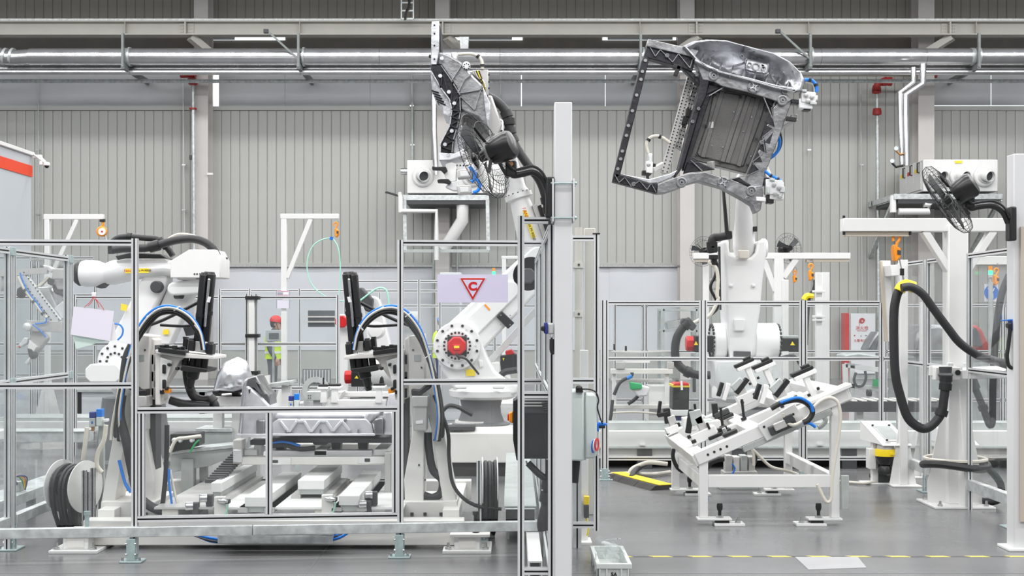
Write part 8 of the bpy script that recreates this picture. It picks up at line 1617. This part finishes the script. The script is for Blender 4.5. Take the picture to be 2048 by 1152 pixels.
def person(label, X, Y, H, face, helmet, top, legs, vest):
    """standing worker; face: +1 looks to the right of the picture"""
    t = thing('person', label, 'person', (X, Y, 0)); k = H/1.70; f = face
    P = lambda a, d, z: (X+f*a*k, Y+d*k, z*k)
    J = {'pelvis': (P(0, 0, .93), (.125, .15)), 'waist': (P(.01, 0, 1.08), (.11, .135)), 'chest': (P(.02, 0, 1.27), (.12, .165)), 'neck': (P(.035, 0, 1.42), (.06, .065)), 'head0': (P(.05, 0, 1.49), (.05, .05))}
    E = [('pelvis', 'waist'), ('waist', 'chest'), ('chest', 'neck'), ('neck', 'head0')]
    for s_, n_ in ((-1, 'near'), (1, 'far')):
        J['sh'+n_] = (P(.015, s_*.18, 1.36), .068); J['el'+n_] = (P(-.02, s_*.22, 1.10), .05); J['wr'+n_] = (P(.10, s_*.21, .90), .036)
        J['hip'+n_] = (P(0, s_*.09, .88), .088); J['kn'+n_] = (P(.01, s_*.10, .48), .062); J['an'+n_] = (P(-.02, s_*.11, .09), .045); J['toe'+n_] = (P(.12, s_*.12, .035), .035)
        E += [('chest', 'sh'+n_), ('sh'+n_, 'el'+n_), ('el'+n_, 'wr'+n_), ('pelvis', 'hip'+n_), ('hip'+n_, 'kn'+n_), ('kn'+n_, 'an'+n_), ('an'+n_, 'toe'+n_)]
    skin_body('body', top, t, J, E)
    for s_ in (-1, 1):
        mb = MB(); b = Vector(P(.12, s_*.21, .87)); mb.sphere(b, .042*k, 12, (.75, .5, 1.15)); hd = mb.build('hand', 'skin', t)
        for q_, (dx, L) in enumerate(((-.028, .05), (-.01, .062), (.008, .065), (.024, .055))):
            p0 = b+Vector((f*dx*k, 0, -.03*k)); MB().tube([p0, p0+Vector((f*.008, -s_*.004, -L*.55*k)), p0+Vector((f*.002, -s_*.02, -L*k))], .0085*k, 6).build('finger', 'skin', hd)
        p0 = b+Vector((f*.03*k, 0, .005)); MB().tube([p0, p0+Vector((f*.02, -s_*.01, -.022*k)), p0+Vector((f*.022, -s_*.015, -.045*k))], .010*k, 6).build('thumb', 'skin', hd)
    c = Vector(P(.065, 0, 1.555)); mb = MB()
    n = 18; rows = []
    for z, rx, ry, ox in ((-.125, .035, .035, .035), (-.115, .055, .045, .03), (-.085, .075, .06, .018), (-.05, .083, .068, .01), (0, .090, .074, .004), (.05, .093, .077, -.004), (.09, .082, .07, -.01), (.115, .05, .045, -.012), (.125, .01, .01, -.012)):
        rows.append([c+Vector((f*(ox+rx*math.cos(2*PI*i/n)), ry*math.sin(2*PI*i/n), z))*k for i in range(n)])
    hd = mb.loft(rows).build('head', 'skin', t, angle=80)
    MB().prism([c+Vector((f*.085, -.012, .01))*k, c+Vector((f*.118, -.002, -.035))*k, c+Vector((f*.088, -.012, -.045))*k], (0, .024*k, 0)).build('nose', 'skin', hd, bev=.004)
    for s_ in (-1, 1):
        MB().sphere(c+Vector((f*.082, s_*.032, .005))*k, .011*k, 10).build('eye', 'hair', hd); MB().sphere(c+Vector((-f*.005, s_*.076, -.012))*k, .028*k, 10, (.7, .35, 1.1)).build('ear', 'skin', hd); MB().cbox(c+Vector((f*.086, s_*.032, .026))*k, .012, .03, .008).build('eyebrow', 'hair', hd)
    MB().cbox(c+Vector((f*.078, 0, -.072))*k, .014, .045, .010).build('mouth', 'pipe_red', hd, bev=.003)
    MB().loft([[c+Vector((f*(-.012+q_[1]*math.cos(a)), q_[1]*.86*math.sin(a), q_[0]))*k for a in [PI*.45+PI*1.1*i/12 for i in range(13)]]+[c+Vector((f*(-.012+(q_[1]-.012)*math.cos(a)), (q_[1]-.012)*.86*math.sin(a), q_[0]))*k for a in reversed([PI*.45+PI*1.1*i/12 for i in range(13)])] for q_ in ((-.07, .075), (-.02, .096), (.04, .1), (.08, .09))]).build('hair', 'hair', hd)
    hz = c+Vector((-f*.004, 0, .035))*k; MB().lathe(hz, (f*.12, 0, 1), [(0, .118*k), (.012, .116*k), (.04, .113*k), (.075, .098*k), (.10, .07*k), (.118, .03*k), (.12, .005)], 26).build('helmet', helmet, t)
    MB().prism([hz+Vector((f*.09, -.07, -.005))*k, hz+Vector((f*.165, -.04, -.016))*k, hz+Vector((f*.165, .04, -.016))*k, hz+Vector((f*.09, .07, -.005))*k], (0, 0, .012)).build('helmet_brim', helmet, t)
    MB().tube([hz+Vector((f*.02, -.08, -.01))*k, hz+Vector((f*.045, -.075, -.09))*k, hz+Vector((f*.06, -.03, -.165))*k], .006, 6).build('chin_strap', 'dark_grey', t)
    if vest:
        rows = []
        for z, rx, ry in ((.90, .150, .185), (1.0, .146, .18), (1.12, .148, .18), (1.28, .156, .195), (1.37, .13, .17), (1.41, .09, .10)):
            rows.append([Vector(P(.012+rx*math.cos(2*PI*i/24), ry*math.sin(2*PI*i/24), z)) for i in range(24)])
        MB().loft(rows, caps=False).build('vest', 'hivis', t)
        for z in (1.0, 1.13): MB().loft([[Vector(P(.012+(.154)*math.cos(2*PI*i/24), .188*math.sin(2*PI*i/24), z+dz)) for i in range(24)] for dz in (0, .045)], caps=False).build('reflective_band', 'reflective', t)
    return t
xp = W(545, 0, 23).x
person('worker in a red helmet, dark overalls and yellow high-visibility vest facing right', xp, 23.0, 1.68, 1, 'red', 'workwear', 'workwear', True)
xp = W(880, 0, 23.4).x
person('worker in a blue helmet and dark blue jacket half hidden behind the C sign', xp, 23.4, 1.69, 1, 'hose_blue', 'workwear_blue', 'workwear', True)
t = thing('tablet_case', 'grey tablet terminal on a stand before the man in the red helmet', 'terminal', (W(546, 0, 21).x, 21, 0)); MB().pp([(531, 660), (561, 660), (561, 683), (531, 683)], 21, .04).build('case', 'blind', t, bev=.006); MB().pp([(538, 666), (557, 666), (557, 677), (538, 677)], 20.98, .02).build('screen', 'dark_glass', t); MB().box(W(544, 0, 21).x, W(548, 0, 21).x, 21.01, 21.05, 0, zz(683, 21)).build('stand', 'galv_grey', t)
